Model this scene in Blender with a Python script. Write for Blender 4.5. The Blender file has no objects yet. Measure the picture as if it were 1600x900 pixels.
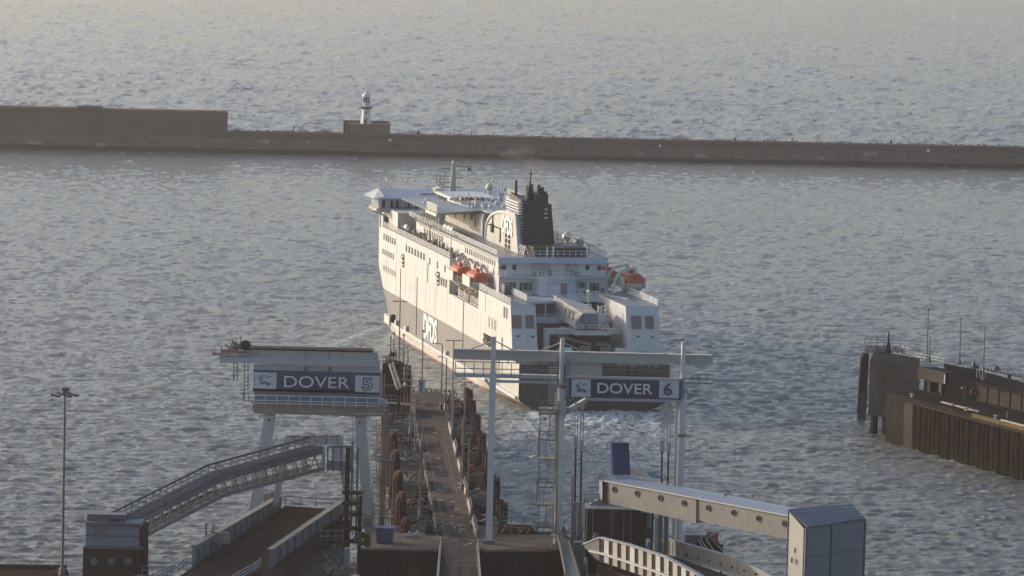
import bpy, bmesh, math, random
import numpy as np
from mathutils import Vector, Matrix

random.seed(7)
C = bpy.context.scene.collection
PI = math.pi

# ------------------------------------------------------------------ camera
CAM_H, FPX = 100.0, 7050.0
PITCH, ROLL = math.atan(650 / FPX), math.radians(1.4)
cf = Vector((0, math.cos(PITCH), -math.sin(PITCH)))
cr0, cu0 = Vector((1, 0, 0)), Vector((0, math.sin(PITCH), math.cos(PITCH)))
cr = math.cos(ROLL) * cr0 + math.sin(ROLL) * cu0
cu = -math.sin(ROLL) * cr0 + math.cos(ROLL) * cu0
cd = bpy.data.cameras.new('camera')
cam = bpy.data.objects.new('camera', cd)
C.objects.link(cam)
M = Matrix((cr, cu, -cf)).transposed().to_4x4()
M.translation = Vector((0, 0, CAM_H))
cam.matrix_world = M
cd.sensor_width = 36.0
cd.lens = FPX / 1600 * 36.0
cd.clip_start = 1.0
cd.clip_end = 40000
bpy.context.scene.camera = cam

# ------------------------------------------------------------------ sky, sun, exposure
SUN_AZ, SUN_EL = math.radians(-61), math.radians(14)      # azimuth from +Y, negative = left
w = bpy.data.worlds.new('World')
bpy.context.scene.world = w
w.use_nodes = True
nt = w.node_tree
sky = nt.nodes.new('ShaderNodeTexSky')
sky.sky_type = 'NISHITA'
sky.sun_disc = False
sky.sun_elevation = SUN_EL
sky.sun_rotation = SUN_AZ
sky.air_density = 0.85
sky.dust_density = 3.1
sky.ozone_density = 1.3
bg = nt.nodes['Background']
nt.links.new(sky.outputs[0], bg.inputs[0])
bg.inputs[1].default_value = 0.15
sd = bpy.data.lights.new('sun', 'SUN')
sd.energy = 2.05
sd.angle = math.radians(0.5)
sd.color = (1.0, 0.88, 0.75)
sun = bpy.data.objects.new('sun', sd)
C.objects.link(sun)
sv = Vector((math.sin(SUN_AZ) * math.cos(SUN_EL), math.cos(SUN_AZ) * math.cos(SUN_EL), math.sin(SUN_EL)))
sun.rotation_euler = (-sv).to_track_quat('-Z', 'Y').to_euler()
vs = bpy.context.scene.view_settings
vs.view_transform = 'Standard'
vs.look = 'None'
vs.gamma = 1
vs.exposure = 0.63
HAZE = 0.6e-4

# ------------------------------------------------------------------ survey: photograph sight line -> place in the world
def ray(px, py):
    return cf * FPX + cr * (px - 800) + cu * (450 - py)
def at(px, py, z=0.0):                      # where the sight line meets height z
    d = ray(px, py); t = (z - CAM_H) / d.z
    return Vector((d.x * t, d.y * t, z))
def aty(px, py, Y):                         # where it meets distance Y
    d = ray(px, py); t = Y / d.y
    return Vector((d.x * t, Y, CAM_H + d.z * t))

# ------------------------------------------------------------------ materials
MATS = {}
def mat(name, col, rough=0.6, metal=0.0, var=0.25, scale=0.5, streak=0.0, bump=0.0, dirt=None, dirt_amt=0.0, spec=0.5, tide=None):
    if name in MATS: return MATS[name]
    m = bpy.data.materials.new(name); m.use_nodes = True
    n = m.node_tree.nodes; l = m.node_tree.links
    b = n['Principled BSDF']
    b.inputs['Roughness'].default_value = rough
    b.inputs['Metallic'].default_value = metal
    b.inputs['Specular IOR Level'].default_value = spec if rough < .74 else (0.12 if rough < .8 else 0.0)
    g = n.new('ShaderNodeNewGeometry')
    mp = n.new('ShaderNodeMapping'); l.new(g.outputs['Position'], mp.inputs[0])
    mp.inputs['Scale'].default_value = (1, 1, 1 - 0.85 * streak)
    t = n.new('ShaderNodeTexNoise'); l.new(mp.outputs[0], t.inputs['Vector'])
    t.inputs['Scale'].default_value = scale; t.inputs['Detail'].default_value = 7; t.inputs['Roughness'].default_value = 0.65
    r = n.new('ShaderNodeValToRGB'); l.new(t.outputs[0], r.inputs[0])
    r.color_ramp.elements[0].position = 0.3; r.color_ramp.elements[1].position = 0.7
    r.color_ramp.elements[0].color = tuple(c * (1 - var) for c in col) + (1,)
    r.color_ramp.elements[1].color = tuple(min(1, c * (1 + var)) for c in col) + (1,)
    out = r.outputs[0]
    if dirt is not None:
        t2 = n.new('ShaderNodeTexNoise'); l.new(mp.outputs[0], t2.inputs['Vector'])
        t2.inputs['Scale'].default_value = scale * 2.7; t2.inputs['Detail'].default_value = 9; t2.inputs['Roughness'].default_value = 0.75
        r2 = n.new('ShaderNodeValToRGB'); l.new(t2.outputs[0], r2.inputs[0])
        r2.color_ramp.elements[0].position = 0.62 - 0.2 * dirt_amt; r2.color_ramp.elements[1].position = 0.80 - 0.12 * dirt_amt
        mx = n.new('ShaderNodeMix'); mx.data_type = 'RGBA'
        l.new(r2.outputs[0], mx.inputs['Factor']); l.new(out, mx.inputs['A']); mx.inputs['B'].default_value = tuple(dirt) + (1,)
        out = mx.outputs['Result']
    if tide is not None:                                  # wet weed below the tide line
        sx_ = n.new('ShaderNodeSeparateXYZ'); l.new(g.outputs['Position'], sx_.inputs[0])
        ad = n.new('ShaderNodeMath'); ad.operation = 'MULTIPLY_ADD'; l.new(t.outputs[0], ad.inputs[0]); ad.inputs[1].default_value = -2.2; l.new(sx_.outputs[2], ad.inputs[2])
        rt = n.new('ShaderNodeMapRange'); l.new(ad.outputs[0], rt.inputs[0]); rt.inputs[1].default_value = tide - 1.5; rt.inputs[2].default_value = tide - .9; rt.inputs[3].default_value = .75; rt.inputs[4].default_value = 0
        mt = n.new('ShaderNodeMix'); mt.data_type = 'RGBA'; l.new(rt.outputs[0], mt.inputs['Factor']); l.new(out, mt.inputs['A']); mt.inputs['B'].default_value = (0.020, 0.022, 0.012, 1)
        out = mt.outputs['Result']
    l.new(out, b.inputs['Base Color'])
    if bump:
        bp = n.new('ShaderNodeBump'); bp.inputs['Strength'].default_value = bump; bp.inputs['Distance'].default_value = 0.1
        l.new(t.outputs[0], bp.inputs['Height']); l.new(bp.outputs[0], b.inputs['Normal'])
    MATS[name] = m
    return m

RUST = (0.11, 0.055, 0.035)
ship_white = mat('ship_white_paint', (0.52, 0.52, 0.515), 0.45, 0, 0.08, 0.25, 0.85, 0, (0.40, 0.37, 0.33), 0.5)
ship_grey = mat('ship_hull_glare_grey', (0.145, 0.145, 0.15), 0.5, 0, 0.13, 0.15, 0.8, 0, (0.20, 0.18, 0.16), 0.4)  # dark navy hull paint, greyed in the colour to imitate sun glare
ship_cream = mat('ship_cream_paint_and_glare', (0.40, 0.395, 0.375), 0.5, 0, 0.12, 0.2, 0.85, 0, (0.29, 0.255, 0.225), 0.6)  # cream paint; on the lower and aft hull it paints in sun glare
ship_black = mat('ship_dark_stern_paint', (0.030, 0.028, 0.030), 0.5, 0, 0.25, 0.3, 0.7)
funnel_black = mat('funnel_dark_paint', (0.028, 0.024, 0.022), 0.55, 0, 0.2, 0.4)
antifoul = mat('red_antifouling', (0.30, 0.10, 0.08), 0.6, 0, 0.25, 0.6)
ship_deck = mat('grey_steel_deck', (0.15, 0.165, 0.185), 0.38, 0, 0.15, 0.3)
ship_blue = mat('pale_blue_panel', (0.42, 0.47, 0.54), 0.4, 0, 0.06, 0.3)
wglass = mat('window_glass', (0.05, 0.055, 0.06), 0.15, 0, 0.3, 1.5)
wbrown = mat('brown_shutter', (0.17, 0.14, 0.13), 0.5, 0, 0.1, 0.8)
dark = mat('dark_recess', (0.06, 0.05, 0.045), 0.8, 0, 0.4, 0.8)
interior = mat('brown_machinery', (0.16, 0.11, 0.08), 0.7, 0, 0.5, 1.2)
orange = mat('orange_canopy', (0.40, 0.085, 0.03), 0.5, 0, 0.12, 0.8)
lb_white = mat('lifeboat_white', (0.56, 0.54, 0.48), 0.45, 0, 0.08, 0.9)
rail_w = mat('white_rail_paint', (0.66, 0.66, 0.64), 0.5, 0, 0.1, 1.0)
red = mat('red_paint', (0.42, 0.05, 0.04), 0.5, 0, 0.15, 1.0)
gal = mat('galvanised_steel', (0.17, 0.17, 0.165), 0.5, 0.35, 0.2, 0.8)
gantry_p = mat('gantry_grey_paint', (0.38, 0.39, 0.40), 0.45, 0, 0.08, 0.3, 0.7, 0, (0.32, 0.27, 0.23), 0.2)
gantry_c = mat('gantry_cream_cladding', (0.40, 0.375, 0.335), 0.5, 0, 0.08, 0.4, 0.7, 0, (0.32, 0.27, 0.22), 0.25)
gantry_t = mat('weathered_tan_steel', (0.24, 0.205, 0.17), 0.55, 0, 0.18, 0.5, 0.7, 0, (0.2, 0.12, 0.08), 0.4)
bluegrey = mat('blue_grey_cladding', (0.17, 0.20, 0.245), 0.45, 0, 0.12, 0.35, 0.7)
slate = mat('slate_grey_steel', (0.10, 0.107, 0.12), 0.5, 0, 0.2, 0.5, 0.5)
navy = mat('navy_sign_face', (0.035, 0.045, 0.095), 0.4, 0, 0.12, 0.6)
navy2 = mat('blue_painted_steel', (0.048, 0.062, 0.125), 0.5, 0, 0.2, 0.5)
signw = mat('white_sign_face', (0.50, 0.52, 0.55), 0.4, 0, 0.05, 0.6, 0.7)
letter_m = mat('sign_lettering', (0.62, 0.60, 0.58), 0.4, 0, 0.06, 0.8)
rust = mat('rusty_steel', (0.050, 0.031, 0.026), 0.8, 0, 0.45, 0.7, 0.5, 0.3, (0.085, 0.042, 0.03), 0.2, tide=2.4)
brown = mat('dark_brown_steel', (0.036, 0.026, 0.022), 0.75, 0, 0.4, 0.5, 0.7, 0.2, tide=2.0)
orust = mat('orange_rusty_ladder', (0.42, 0.22, 0.13), 0.7, 0, 0.3, 1.0)
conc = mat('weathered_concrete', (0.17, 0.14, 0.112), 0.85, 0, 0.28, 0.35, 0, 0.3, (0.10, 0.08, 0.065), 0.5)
conc_d = mat('dark_shaded_concrete', (0.027, 0.0255, 0.025), 0.8, 0, 0.4, 0.3, 0.6, 0.3, (0.022, 0.019, 0.017), 0.6, tide=2.2)  # kept very dark: the right quay's shade is put into the colour
road_m = mat('pier_asphalt', (0.125, 0.10, 0.086), 0.8, 0, 0.28, 0.3, 0, 0.1, (0.075, 0.063, 0.058), 0.6)
road_d = mat('dark_tarmac', (0.075, 0.065, 0.06), 0.85, 0, 0.25, 0.3, 0, 0.1)
patch_m = mat('tarmac_patch', (0.070, 0.062, 0.062), 0.8, 0, 0.2, 0.5)
paint_l = mat('faded_line_paint', (0.33, 0.29, 0.24), 0.7, 0, 0.35, 1.2)
yellow = mat('yellow_paint', (0.20, 0.18, 0.11), 0.6, 0, 0.25, 0.8)
bw_low = mat('breakwater_lower_stone', (0.205, 0.168, 0.138), 0.9, 0, 0.16, 0.08, 0.3, 0.2, (0.15, 0.125, 0.105), 0.4, tide=1.6)
bw_up = mat('breakwater_upper_stone', (0.15, 0.122, 0.10), 0.9, 0, 0.14, 0.1, 0.3, 0.2)
lh_w = mat('lighthouse_white', (0.68, 0.66, 0.62), 0.6, 0, 0.08, 0.5)
shed_l = mat('shed_sunlit_cladding', (0.42, 0.40, 0.365), 0.45, 0, 0.05, 0.4)  # paler copy of the shed wall, with sunlight put into the colour
shed_r = mat('shed_grey_roof', (0.14, 0.15, 0.17), 0.4, 0, 0.12, 0.5)
shed_t = mat('dark_trim', (0.05, 0.06, 0.075), 0.4, 0, 0.1, 1)
skin_m = mat('skin', (0.45, 0.28, 0.2), 0.6, 0, 0.05, 3)
cloth_m = mat('dark_clothing', (0.03, 0.03, 0.04), 0.8, 0, 0.2, 3)
gull_m = mat('gull_feathers', (0.7, 0.7, 0.7), 0.7, 0, 0.05, 4)
weed = mat('green_weed', (0.07, 0.075, 0.03), 0.9, 0, 0.3, 1)

# ------------------------------------------------------------------ object helpers
def setp(o, label=None, cat=None, group=None, kind=None):
    if label: o['label'] = label
    if cat: o['category'] = cat
    if group: o['group'] = group
    if kind: o['kind'] = kind
    return o
def thing(name, label, cat, loc=(0, 0, 0), rz=0.0, group=None):
    o = bpy.data.objects.new(name, None); C.objects.link(o)
    o.location = loc; o.rotation_euler = (0, 0, rz); o.empty_display_size = 0.5
    o['L'] = 0
    del o['L']
    FR[o.name] = Matrix.Translation(Vector(loc)) @ Matrix.Rotation(rz, 4, 'Z')
    return setp(o, label, cat, group)
FR = {}
def link(name, me, parent=None, kind=None, label=None):
    o = bpy.data.objects.new(name, me); C.objects.link(o)
    if parent is not None: o.parent = parent
    return setp(o, label, None, None, kind)
def copy_tree(o, parent=None):
    c = o.copy(); C.objects.link(c)
    if parent is not None: c.parent = parent
    for ch in list(o.children): copy_tree(ch, c)
    return c

class MB:
    """collects shapes, build() links them as ONE mesh object. root given = points are world points"""
    def __init__(s, root=None):
        s.v = []; s.f = []; s.inv = FR[root.name].inverted() if root is not None else None
    def add(s, vs, fs):
        k = len(s.v)
        s.v += [Vector(p) for p in vs]; s.f += [tuple(i + k for i in f) for f in fs]
        return s
    def box(s, x0, x1, y0, y1, z0, z1, rz=0.0, pivot=None):
        vs = [Vector((x, y, z)) for z in (z0, z1) for x, y in ((x0, y0), (x1, y0), (x1, y1), (x0, y1))]
        if rz:
            pv = Vector(pivot) if pivot else Vector(((x0 + x1) / 2, (y0 + y1) / 2, 0))
            R = Matrix.Rotation(rz, 3, 'Z'); vs = [R @ (v - pv) + pv for v in vs]
        return s.add(vs, HEX)
    def hexa(s, a, b): return s.add(list(a) + list(b), HEX)        # 4 bottom + 4 top corners
    def prism(s, pts, vec):
        n = len(pts); vec = Vector(vec); P = [Vector(p) for p in pts]
        fs = [tuple(range(n))[::-1], tuple(range(n, 2 * n))] + [(i, (i + 1) % n, n + (i + 1) % n, n + i) for i in range(n)]
        return s.add(P + [p + vec for p in P], fs)
    def beam(s, p, q, w, h=None, n=4, w2=None):
        p, q = Vector(p), Vector(q); h = h or w; d = (q - p)
        if d.length < 1e-6: return s
        d.normalize(); up = Vector((0, 0, 1)) if abs(d.z) < 0.95 else Vector((0, 1, 0))
        a = d.cross(up).normalized(); b = a.cross(d).normalized()
        sc = (w2 / w) if w2 else 1.0
        vs = []
        for c, k in ((p, 1.0), (q, sc)):
            for i in range(n):
                t = 2 * PI * (i + 0.5) / n; r = math.sqrt(2) if n == 4 else 1.0
                vs.append(c + (a * math.cos(t) * w + b * math.sin(t) * h) * 0.5 * r * k)
        fs = [tuple(range(n))[::-1], tuple(range(n, 2 * n))] + [(i, (i + 1) % n, n + (i + 1) % n, n + i) for i in range(n)]
        return s.add(vs, fs)
    def tube(s, pts, r, n=5):
        for a, b in zip(pts[:-1], pts[1:]): s.beam(a, b, 2 * r, n=n)
        return s
    def sphere(s, c, r, sc=(1, 1, 1), nu=12, nv=8, zmin=-1.0):
        vs = []; fs = []; c = Vector(c)
        t0 = math.asin(max(-1, zmin))
        for j in range(nv + 1):
            t = t0 + (PI / 2 - t0) * j / nv
            for i in range(nu):
                a = 2 * PI * i / nu
                vs.append(c + Vector((r * sc[0] * math.cos(t) * math.cos(a), r * sc[1] * math.cos(t) * math.sin(a), r * sc[2] * math.sin(t))))
        for j in range(nv):
            for i in range(nu): fs.append((j * nu + i, j * nu + (i + 1) % nu, (j + 1) * nu + (i + 1) % nu, (j + 1) * nu + i))
        fs.append(tuple(range(nu))[::-1])
        return s.add(vs, fs)
    def lathe(s, c, prof, n=12):
        c = Vector(c); vs = []; fs = []
        for r, z in prof:
            for i in range(n): vs.append(c + Vector((r * math.cos(2 * PI * (i + .5) / n), r * math.sin(2 * PI * (i + .5) / n), z)))
        for j in range(len(prof) - 1):
            for i in range(n): fs.append((j * n + i, j * n + (i + 1) % n, (j + 1) * n + (i + 1) % n, (j + 1) * n + i))
        fs.append(tuple(range(n))[::-1]); fs.append(tuple(range((len(prof) - 1) * n, len(prof) * n)))
        return s.add(vs, fs)
    def mesh(s, name, m, smooth=False):
        me = bpy.data.meshes.new(name)
        vs = [(s.inv @ v) if s.inv is not None else v for v in s.v]
        me.from_pydata([tuple(v) for v in vs], [], s.f)
        bm = bmesh.new(); bm.from_mesh(me); bmesh.ops.recalc_face_normals(bm, faces=bm.faces); bm.to_mesh(me); bm.free()
        if smooth: me.polygons.foreach_set('use_smooth', [True] * len(me.polygons))
        me.materials.append(m); return me
    def build(s, name, m, parent=None, kind=None, label=None, smooth=False):
        return link(name, s.mesh(name, m, smooth), parent, kind, label)
HEX = [(0, 3, 2, 1), (4, 5, 6, 7), (0, 1, 5, 4), (1, 2, 6, 5), (2, 3, 7, 6), (3, 0, 4, 7)]
UB = {}
def unit(m):
    if m.name not in UB: UB[m.name] = MB().box(-.5, .5, -.5, .5, -.5, .5).mesh('unit_block', m)
    return UB[m.name]
def piece(name, m, parent, c, s, rz=0.0, label=None):              # cheap block part sharing its mesh, in the parent's frame
    o = link(name, unit(m), parent, None, label)
    o.location = c; o.scale = s; o.rotation_euler = (0, 0, rz); return o
def railing(mb, pts, h=1.1, step=1.8, rails=(1.0, 0.55), r=0.035):
    P = [Vector(p) for p in pts]
    for a, b in zip(P[:-1], P[1:]):
        L = (b - a).length; n = max(1, int(round(L / step)))
        for i in range(n + 1):
            c = a.lerp(b, i / n); mb.beam(c, c + Vector((0, 0, h)), 2 * r)
        for k in rails: mb.beam(a + Vector((0, 0, h * k)), b + Vector((0, 0, h * k)), 2 * r)
    return mb
def text_mesh(name, body, height, width, depth, m, outline=0.0):
    cu_ = bpy.data.curves.new(name, 'FONT'); cu_.body = body; cu_.size = 1; cu_.extrude = 0.5
    cu_.offset = outline
    ob = bpy.data.objects.new('tmp', cu_); C.objects.link(ob)
    dg = bpy.context.evaluated_depsgraph_get(); me = bpy.data.meshes.new_from_object(ob.evaluated_get(dg))
    bpy.data.objects.remove(ob)
    co = np.array([v.co[:] for v in me.vertices]); mn, mx = co.min(0), co.max(0)
    co = (co - mn) / (mx - mn) * np.array([width, height, depth])      # x = reading direction, y = up, z = thickness
    co[:, 0] -= width / 2; co[:, 1] -= height / 2
    me.vertices.foreach_set('co', co.ravel()); me.materials.clear(); me.materials.append(m); me.name = name
    return me
def place_text(name, me, parent, c, right, up):                     # c, right, up in the parent's frame
    right = Vector(right).normalized(); up = Vector(up).normalized(); nrm = right.cross(up)
    o = link(name, me, parent)
    mm = Matrix((right, up, nrm)).transposed().to_4x4(); mm.translation = Vector(c)
    o.matrix_local = mm
    return o

# ------------------------------------------------------------------ ferry frame (needed for its wake)
PSI = math.radians(11.5)
SHIP_O = Vector((15.8, 838.4, 0))
SHIP_B = Vector((math.cos(PSI), math.sin(PSI), 0)); SHIP_H = Vector((-math.sin(PSI), math.cos(PSI), 0))

# ------------------------------------------------------------------ the sea: one displaced sheet out to the horizon
def ocean_tile(N, L, lp, hs, wdir, spread, seed, lmin=0.0):
    rng = np.random.default_rng(seed)
    k1 = np.fft.fftfreq(N, 1.0 / N) * 2 * np.pi / L
    kx, ky = np.meshgrid(k1, k1, indexing='xy'); k = np.hypot(kx, ky); k[0, 0] = 1e-6
    kp = 2 * np.pi / lp
    S = np.exp(-1.25 * (kp / k) ** 2) * k ** -3.55
    if lmin: S = S * np.exp(-(k * lmin / 2 / np.pi) ** 2)
    cs = (kx * math.cos(wdir) + ky * math.sin(wdir)) / k
    S = S * (np.where(cs > 0, np.abs(cs) ** spread, 0.0) + 0.02); S[0, 0] = 0
    A = np.sqrt(S) * (rng.normal(size=(N, N)) + 1j * rng.normal(size=(N, N)))
    h = np.fft.ifft2(A).real; sc = hs / 4 / h.std()
    A = A * sc; h = h * sc
    dx = np.fft.ifft2(1j * kx / k * A).real; dy = np.fft.ifft2(1j * ky / k * A).real
    jxx = np.fft.ifft2(-kx * kx / k * A).real; jyy = np.fft.ifft2(-ky * ky / k * A).real; jxy = np.fft.ifft2(-kx * ky / k * A).real
    return [a.astype(np.float32) for a in (h, dx, dy, jxx, jyy, jxy)], L, N
def samp(tile, x, y):
    arrs, L, N = tile
    u = (x / L * N) % N; v = (y / L * N) % N
    i = u.astype(np.int32) % N; j = v.astype(np.int32) % N; fu = (u - np.floor(u)).astype(np.float32); fv = (v - np.floor(v)).astype(np.float32)
    i1 = (i + 1) % N; j1 = (j + 1) % N
    return [a[j, i] * (1 - fu) * (1 - fv) + a[j, i1] * fu * (1 - fv) + a[j1, i] * (1 - fu) * fv + a[j1, i1] * fu * fv for a in arrs]
def smooth(a, b, x):
    t = np.clip((x - a) / (b - a), 0, 1); return t * t * (3 - 2 * t)
BW_Y = 1577.0
def make_water():
    NX, NY = 760, 1400
    # rows: even steps of the depression angle, so near water is fine and far water coarse
    dep = np.linspace(1250, 165, NY); Yr = FPX * CAM_H / dep
    Yr = np.concatenate([[-3000, -300, 300], Yr, [5500, 8000, 12000]])
    ux = np.linspace(-1, 1, NX)
    half = 0.132 * np.clip(Yr, 520, None) + 26
    X = ux[None, :] * half[:, None]; Y = np.repeat(Yr[:, None], NX, 1)
    big = 6000.0
    X = np.concatenate([np.full((len(Yr), 1), -big), X[:, :1] - 250, X, X[:, -1:] + 250, np.full((len(Yr), 1), big)], 1)
    Y = np.concatenate([Y[:, :2], Y, Y[:, :2]], 1)
    x = X.astype(np.float64).copy(); y = Y.astype(np.float64).copy()
    inner = ocean_tile(1024, 517.0, 4.6, 0.56, math.radians(-95), 16.0, 3)
    inner2 = ocean_tile(1024, 389.0, 2.7, 0.28, math.radians(-82), 12, 5)
    outer = ocean_tile(1024, 911.0, 15.0, 1.25, math.radians(-97), 14.0, 11)
    outer2 = ocean_tile(1024, 640.0, 8.0, .75, math.radians(-76), 10, 12)
    c, s_ = math.cos(0.5), math.sin(0.5)
    a1 = samp(inner, x, y); a2 = samp(inner2, x, y); b1 = samp(outer, x, y); b2 = samp(outer2, c * x + s_ * y, -s_ * x + c * y)
    out = smooth(BW_Y - 20, BW_Y + 30, y)
    ch = 1.0
    H = (a1[0] + a2[0]) * (1 - out) + (b1[0] + b2[0]) * out
    DX = (a1[1] + a2[1]) * (1 - out) + (b1[1] + c * b2[1] - s_ * b2[2]) * out
    DY = (a1[2] + a2[2]) * (1 - out) + (b1[2] + s_ * b2[1] + c * b2[2]) * out
    Ji = (1 + ch * (a1[3] + a2[3])) * (1 + ch * (a1[4] + a2[4])) - (ch * (a1[5] + a2[5])) ** 2
    Jo = (1 + ch * (b1[3] + b2[3])) * (1 + ch * (b1[4] + b2[4])) - (ch * (b1[5] + b2[5])) ** 2
    patch = samp(ocean_tile(256, 700.0, 60.0, 4.0, 0.3, 0.5, 21), x, y)[0]         # gusts: foam comes in patches
    foam_i = smooth(np.quantile(Ji[3:-3, 3:-3], 0.030), np.quantile(Ji[3:-3, 3:-3], 0.004), Ji)
    foam_o = smooth(np.quantile(Jo[3:-3, 3:-3], 0.045), np.quantile(Jo[3:-3, 3:-3], 0.012), Jo)
    foam = (foam_i * (1 - out) + foam_o * out) * np.clip(0.75 + 0.5 * patch, 0, 1)
    # lee of the breakwater and of the quays is calmer
    calm = 1 - 0.3 * smooth(BW_Y - 230, BW_Y - 10, y) * (1 - out)
    # the ferry's wash, in the ferry's own frame
    rx, ry = x - SHIP_O.x, y - SHIP_O.y
    sx = rx * SHIP_B.x + ry * SHIP_B.y; sy = rx * SHIP_H.x + ry * SHIP_H.y
    bend = -0.25 * np.clip(-sy, 0, None)
    wid = 13.5 + 0.05 * np.clip(-sy, 0, None)
    q = (sx - bend) / wid
    wash = smooth(6, -4, sy) * np.exp(-np.abs(q) ** 3.2) * np.exp(-np.clip(-sy, 0, None) / 95.0)
    edge = smooth(4, -6, sy) * np.exp(-((np.abs(q) - 0.85) / 0.16) ** 2) * np.exp(-np.clip(-sy, 0, None) / 90.0)
    # narrow foam along the port side, and the bow wave spreading from it
    along = (sx < 0) * np.exp(-((sx + 15.6) / 1.3) ** 2) * smooth(-8, 10, sy) * smooth(165, 140, sy)
    bowv = np.exp(-((sx + 14.5 + 0.42 * np.clip(148 - sy, 0, None)) / (1.6 + 0.03 * np.clip(148 - sy, 0, None))) ** 2) * smooth(150, 140, sy) * smooth(40, 110, sy) * (sx < -10)
    bowv2 = np.exp(-((sx + 14.5 + 0.22 * np.clip(135 - sy, 0, None)) / 1.8) ** 2) * smooth(136, 128, sy) * smooth(70, 115, sy) * (sx < -10)
    wake = np.clip(wash * 1.0 + edge * 0.5 + along * 0.55 + bowv * 0.5 + bowv2 * 0.5, 0, 1)
    fx = samp(ocean_tile(512, 60.0, 4.0, 0.55, math.radians(-90), 0.3, 31), x, y)
    lump = np.clip(wash * 0.9 + along * 0.3, 0, 1)
    H = H * calm * (1 - 0.5 * wash) + fx[0] * lump * 1.4 + bowv * 0.55 + bowv2 * 0.4
    DX = DX * calm; DY = DY * calm
    fade = smooth(16000, 4500, np.hypot(x, y)) * smooth(0, 520, y); fade[:, :2] = 0; fade[:, -2:] = 0
    fade *= (np.abs(X) < np.repeat(np.concatenate([half, ])[:, None], X.shape[1], 1) + 1)
    X = X + (ch * DX * fade); Y = Y + (ch * DY * fade); Z = H * fade
    ny, nx = X.shape
    co = np.stack([X, Y, Z], -1).reshape(-1, 3).astype(np.float32)
    idx = np.arange(ny * nx, dtype=np.int32).reshape(ny, nx)
    quads = np.stack([idx[:-1, :-1], idx[:-1, 1:], idx[1:, 1:], idx[1:, :-1]], -1).reshape(-1, 4)
    me = bpy.data.meshes.new('sea')
    me.vertices.add(len(co)); me.vertices.foreach_set('co', co.ravel())
    me.loops.add(quads.size); me.loops.foreach_set('vertex_index', quads.ravel())
    me.polygons.add(len(quads)); me.polygons.foreach_set('loop_start', np.arange(0, quads.size, 4, dtype=np.int32))
    me.polygons.foreach_set('loop_total', np.full(len(quads), 4, dtype=np.int32))
    me.polygons.foreach_set('use_smooth', np.ones(len(quads), dtype=bool))
    me.update(calc_edges=True)
    a = me.attributes.new('foam', 'FLOAT', 'POINT'); a.data.foreach_set('value', (foam * fade * calm).astype(np.float32).ravel())
    a = me.attributes.new('wake', 'FLOAT', 'POINT'); a.data.foreach_set('value', (wake * fade).astype(np.float32).ravel())
    m = bpy.data.materials.new('sea_water'); m.use_nodes = True
    n = m.node_tree.nodes; l = m.node_tree.links; b = n['Principled BSDF']
    g = n.new('ShaderNodeNewGeometry')
    def noise(scale, detail, rough, sc=(1, 1, 1), dist=0.0):
        mp = n.new('ShaderNodeMapping'); l.new(g.outputs['Position'], mp.inputs[0]); mp.inputs['Scale'].default_value = sc
        mp.inputs['Rotation'].default_value = (0, 0, 0.12)
        t = n.new('ShaderNodeTexNoise'); l.new(mp.outputs[0], t.inputs['Vector'])
        t.inputs['Scale'].default_value = scale; t.inputs['Detail'].default_value = detail; t.inputs['Roughness'].default_value = rough
        t.inputs['Distortion'].default_value = dist
        return t.outputs[0]
    def math_(op, a_, b_=None, clamp=False):
        t = n.new('ShaderNodeMath'); t.operation = op; t.use_clamp = clamp
        for i, v in enumerate((a_, b_)):
            if v is None: continue
            if isinstance(v, (int, float)): t.inputs[i].default_value = v
            else: l.new(v, t.inputs[i])
        return t.outputs[0]
    def mr(v, a_, b_, c_=0.0, d_=1.0):
        t = n.new('ShaderNodeMapRange'); t.clamp = True; l.new(v, t.inputs[0])
        for i, k in enumerate((a_, b_, c_, d_)): t.inputs[i + 1].default_value = k
        return t.outputs[0]
    af = n.new('ShaderNodeAttribute'); af.attribute_name = 'foam'
    aw = n.new('ShaderNodeAttribute'); aw.attribute_name = 'wake'
    nf = noise(1.1, 6, 0.7, (1, 1, 1), 0.4); nw = noise(0.22, 10, 0.74, (1.2, 0.7, 1), 2.0)
    fw = math_('MULTIPLY', af.outputs['Fac'], mr(nf, 0.36, 0.62))
    ridge = math_('ABSOLUTE', math_('SUBTRACT', nw, 0.5))
    vein = mr(ridge, 0.045, 0.0)
    body = mr(math_('ADD', math_('MULTIPLY', aw.outputs['Fac'], 0.50), nw), 0.84, 1.08)
    wk = math_('ADD', math_('MULTIPLY', math_('MULTIPLY', vein, aw.outputs['Fac']), 0.8), math_('MULTIPLY', body, 0.8), True)
    foamf = math_('ADD', fw, wk, True)
    # silty green-grey water, a little paler where it is churned up
    big_ = noise(0.012, 5, 0.6, (1, 0.35, 1))
    cr_ = n.new('ShaderNodeValToRGB'); l.new(big_, cr_.inputs[0])
    cr_.color_ramp.elements[0].position = 0.35; cr_.color_ramp.elements[1].position = 0.65
    cr_.color_ramp.elements[0].color = (0.172, 0.176, 0.16, 1); cr_.color_ramp.elements[1].color = (0.225, 0.222, 0.196, 1)
    mx0 = n.new('ShaderNodeMix'); mx0.data_type = 'RGBA'; l.new(aw.outputs['Fac'], mx0.inputs['Factor']); l.new(cr_.outputs[0], mx0.inputs['A']); mx0.inputs['B'].default_value = (0.16, 0.19, 0.195, 1)
    mx = n.new('ShaderNodeMix'); mx.data_type = 'RGBA'; l.new(foamf, mx.inputs['Factor']); l.new(mx0.outputs['Result'], mx.inputs['A']); mx.inputs['B'].default_value = (0.80, 0.80, 0.78, 1)
    l.new(mx.outputs['Result'], b.inputs['Base Color'])
    l.new(mr(foamf, 0, 1, 0.10, 0.7), b.inputs['Roughness'])
    b.inputs['IOR'].default_value = 1.333
    h1 = noise(1.3, 8, 0.72, (0.3, 1.5, 1), 0.3)
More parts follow.
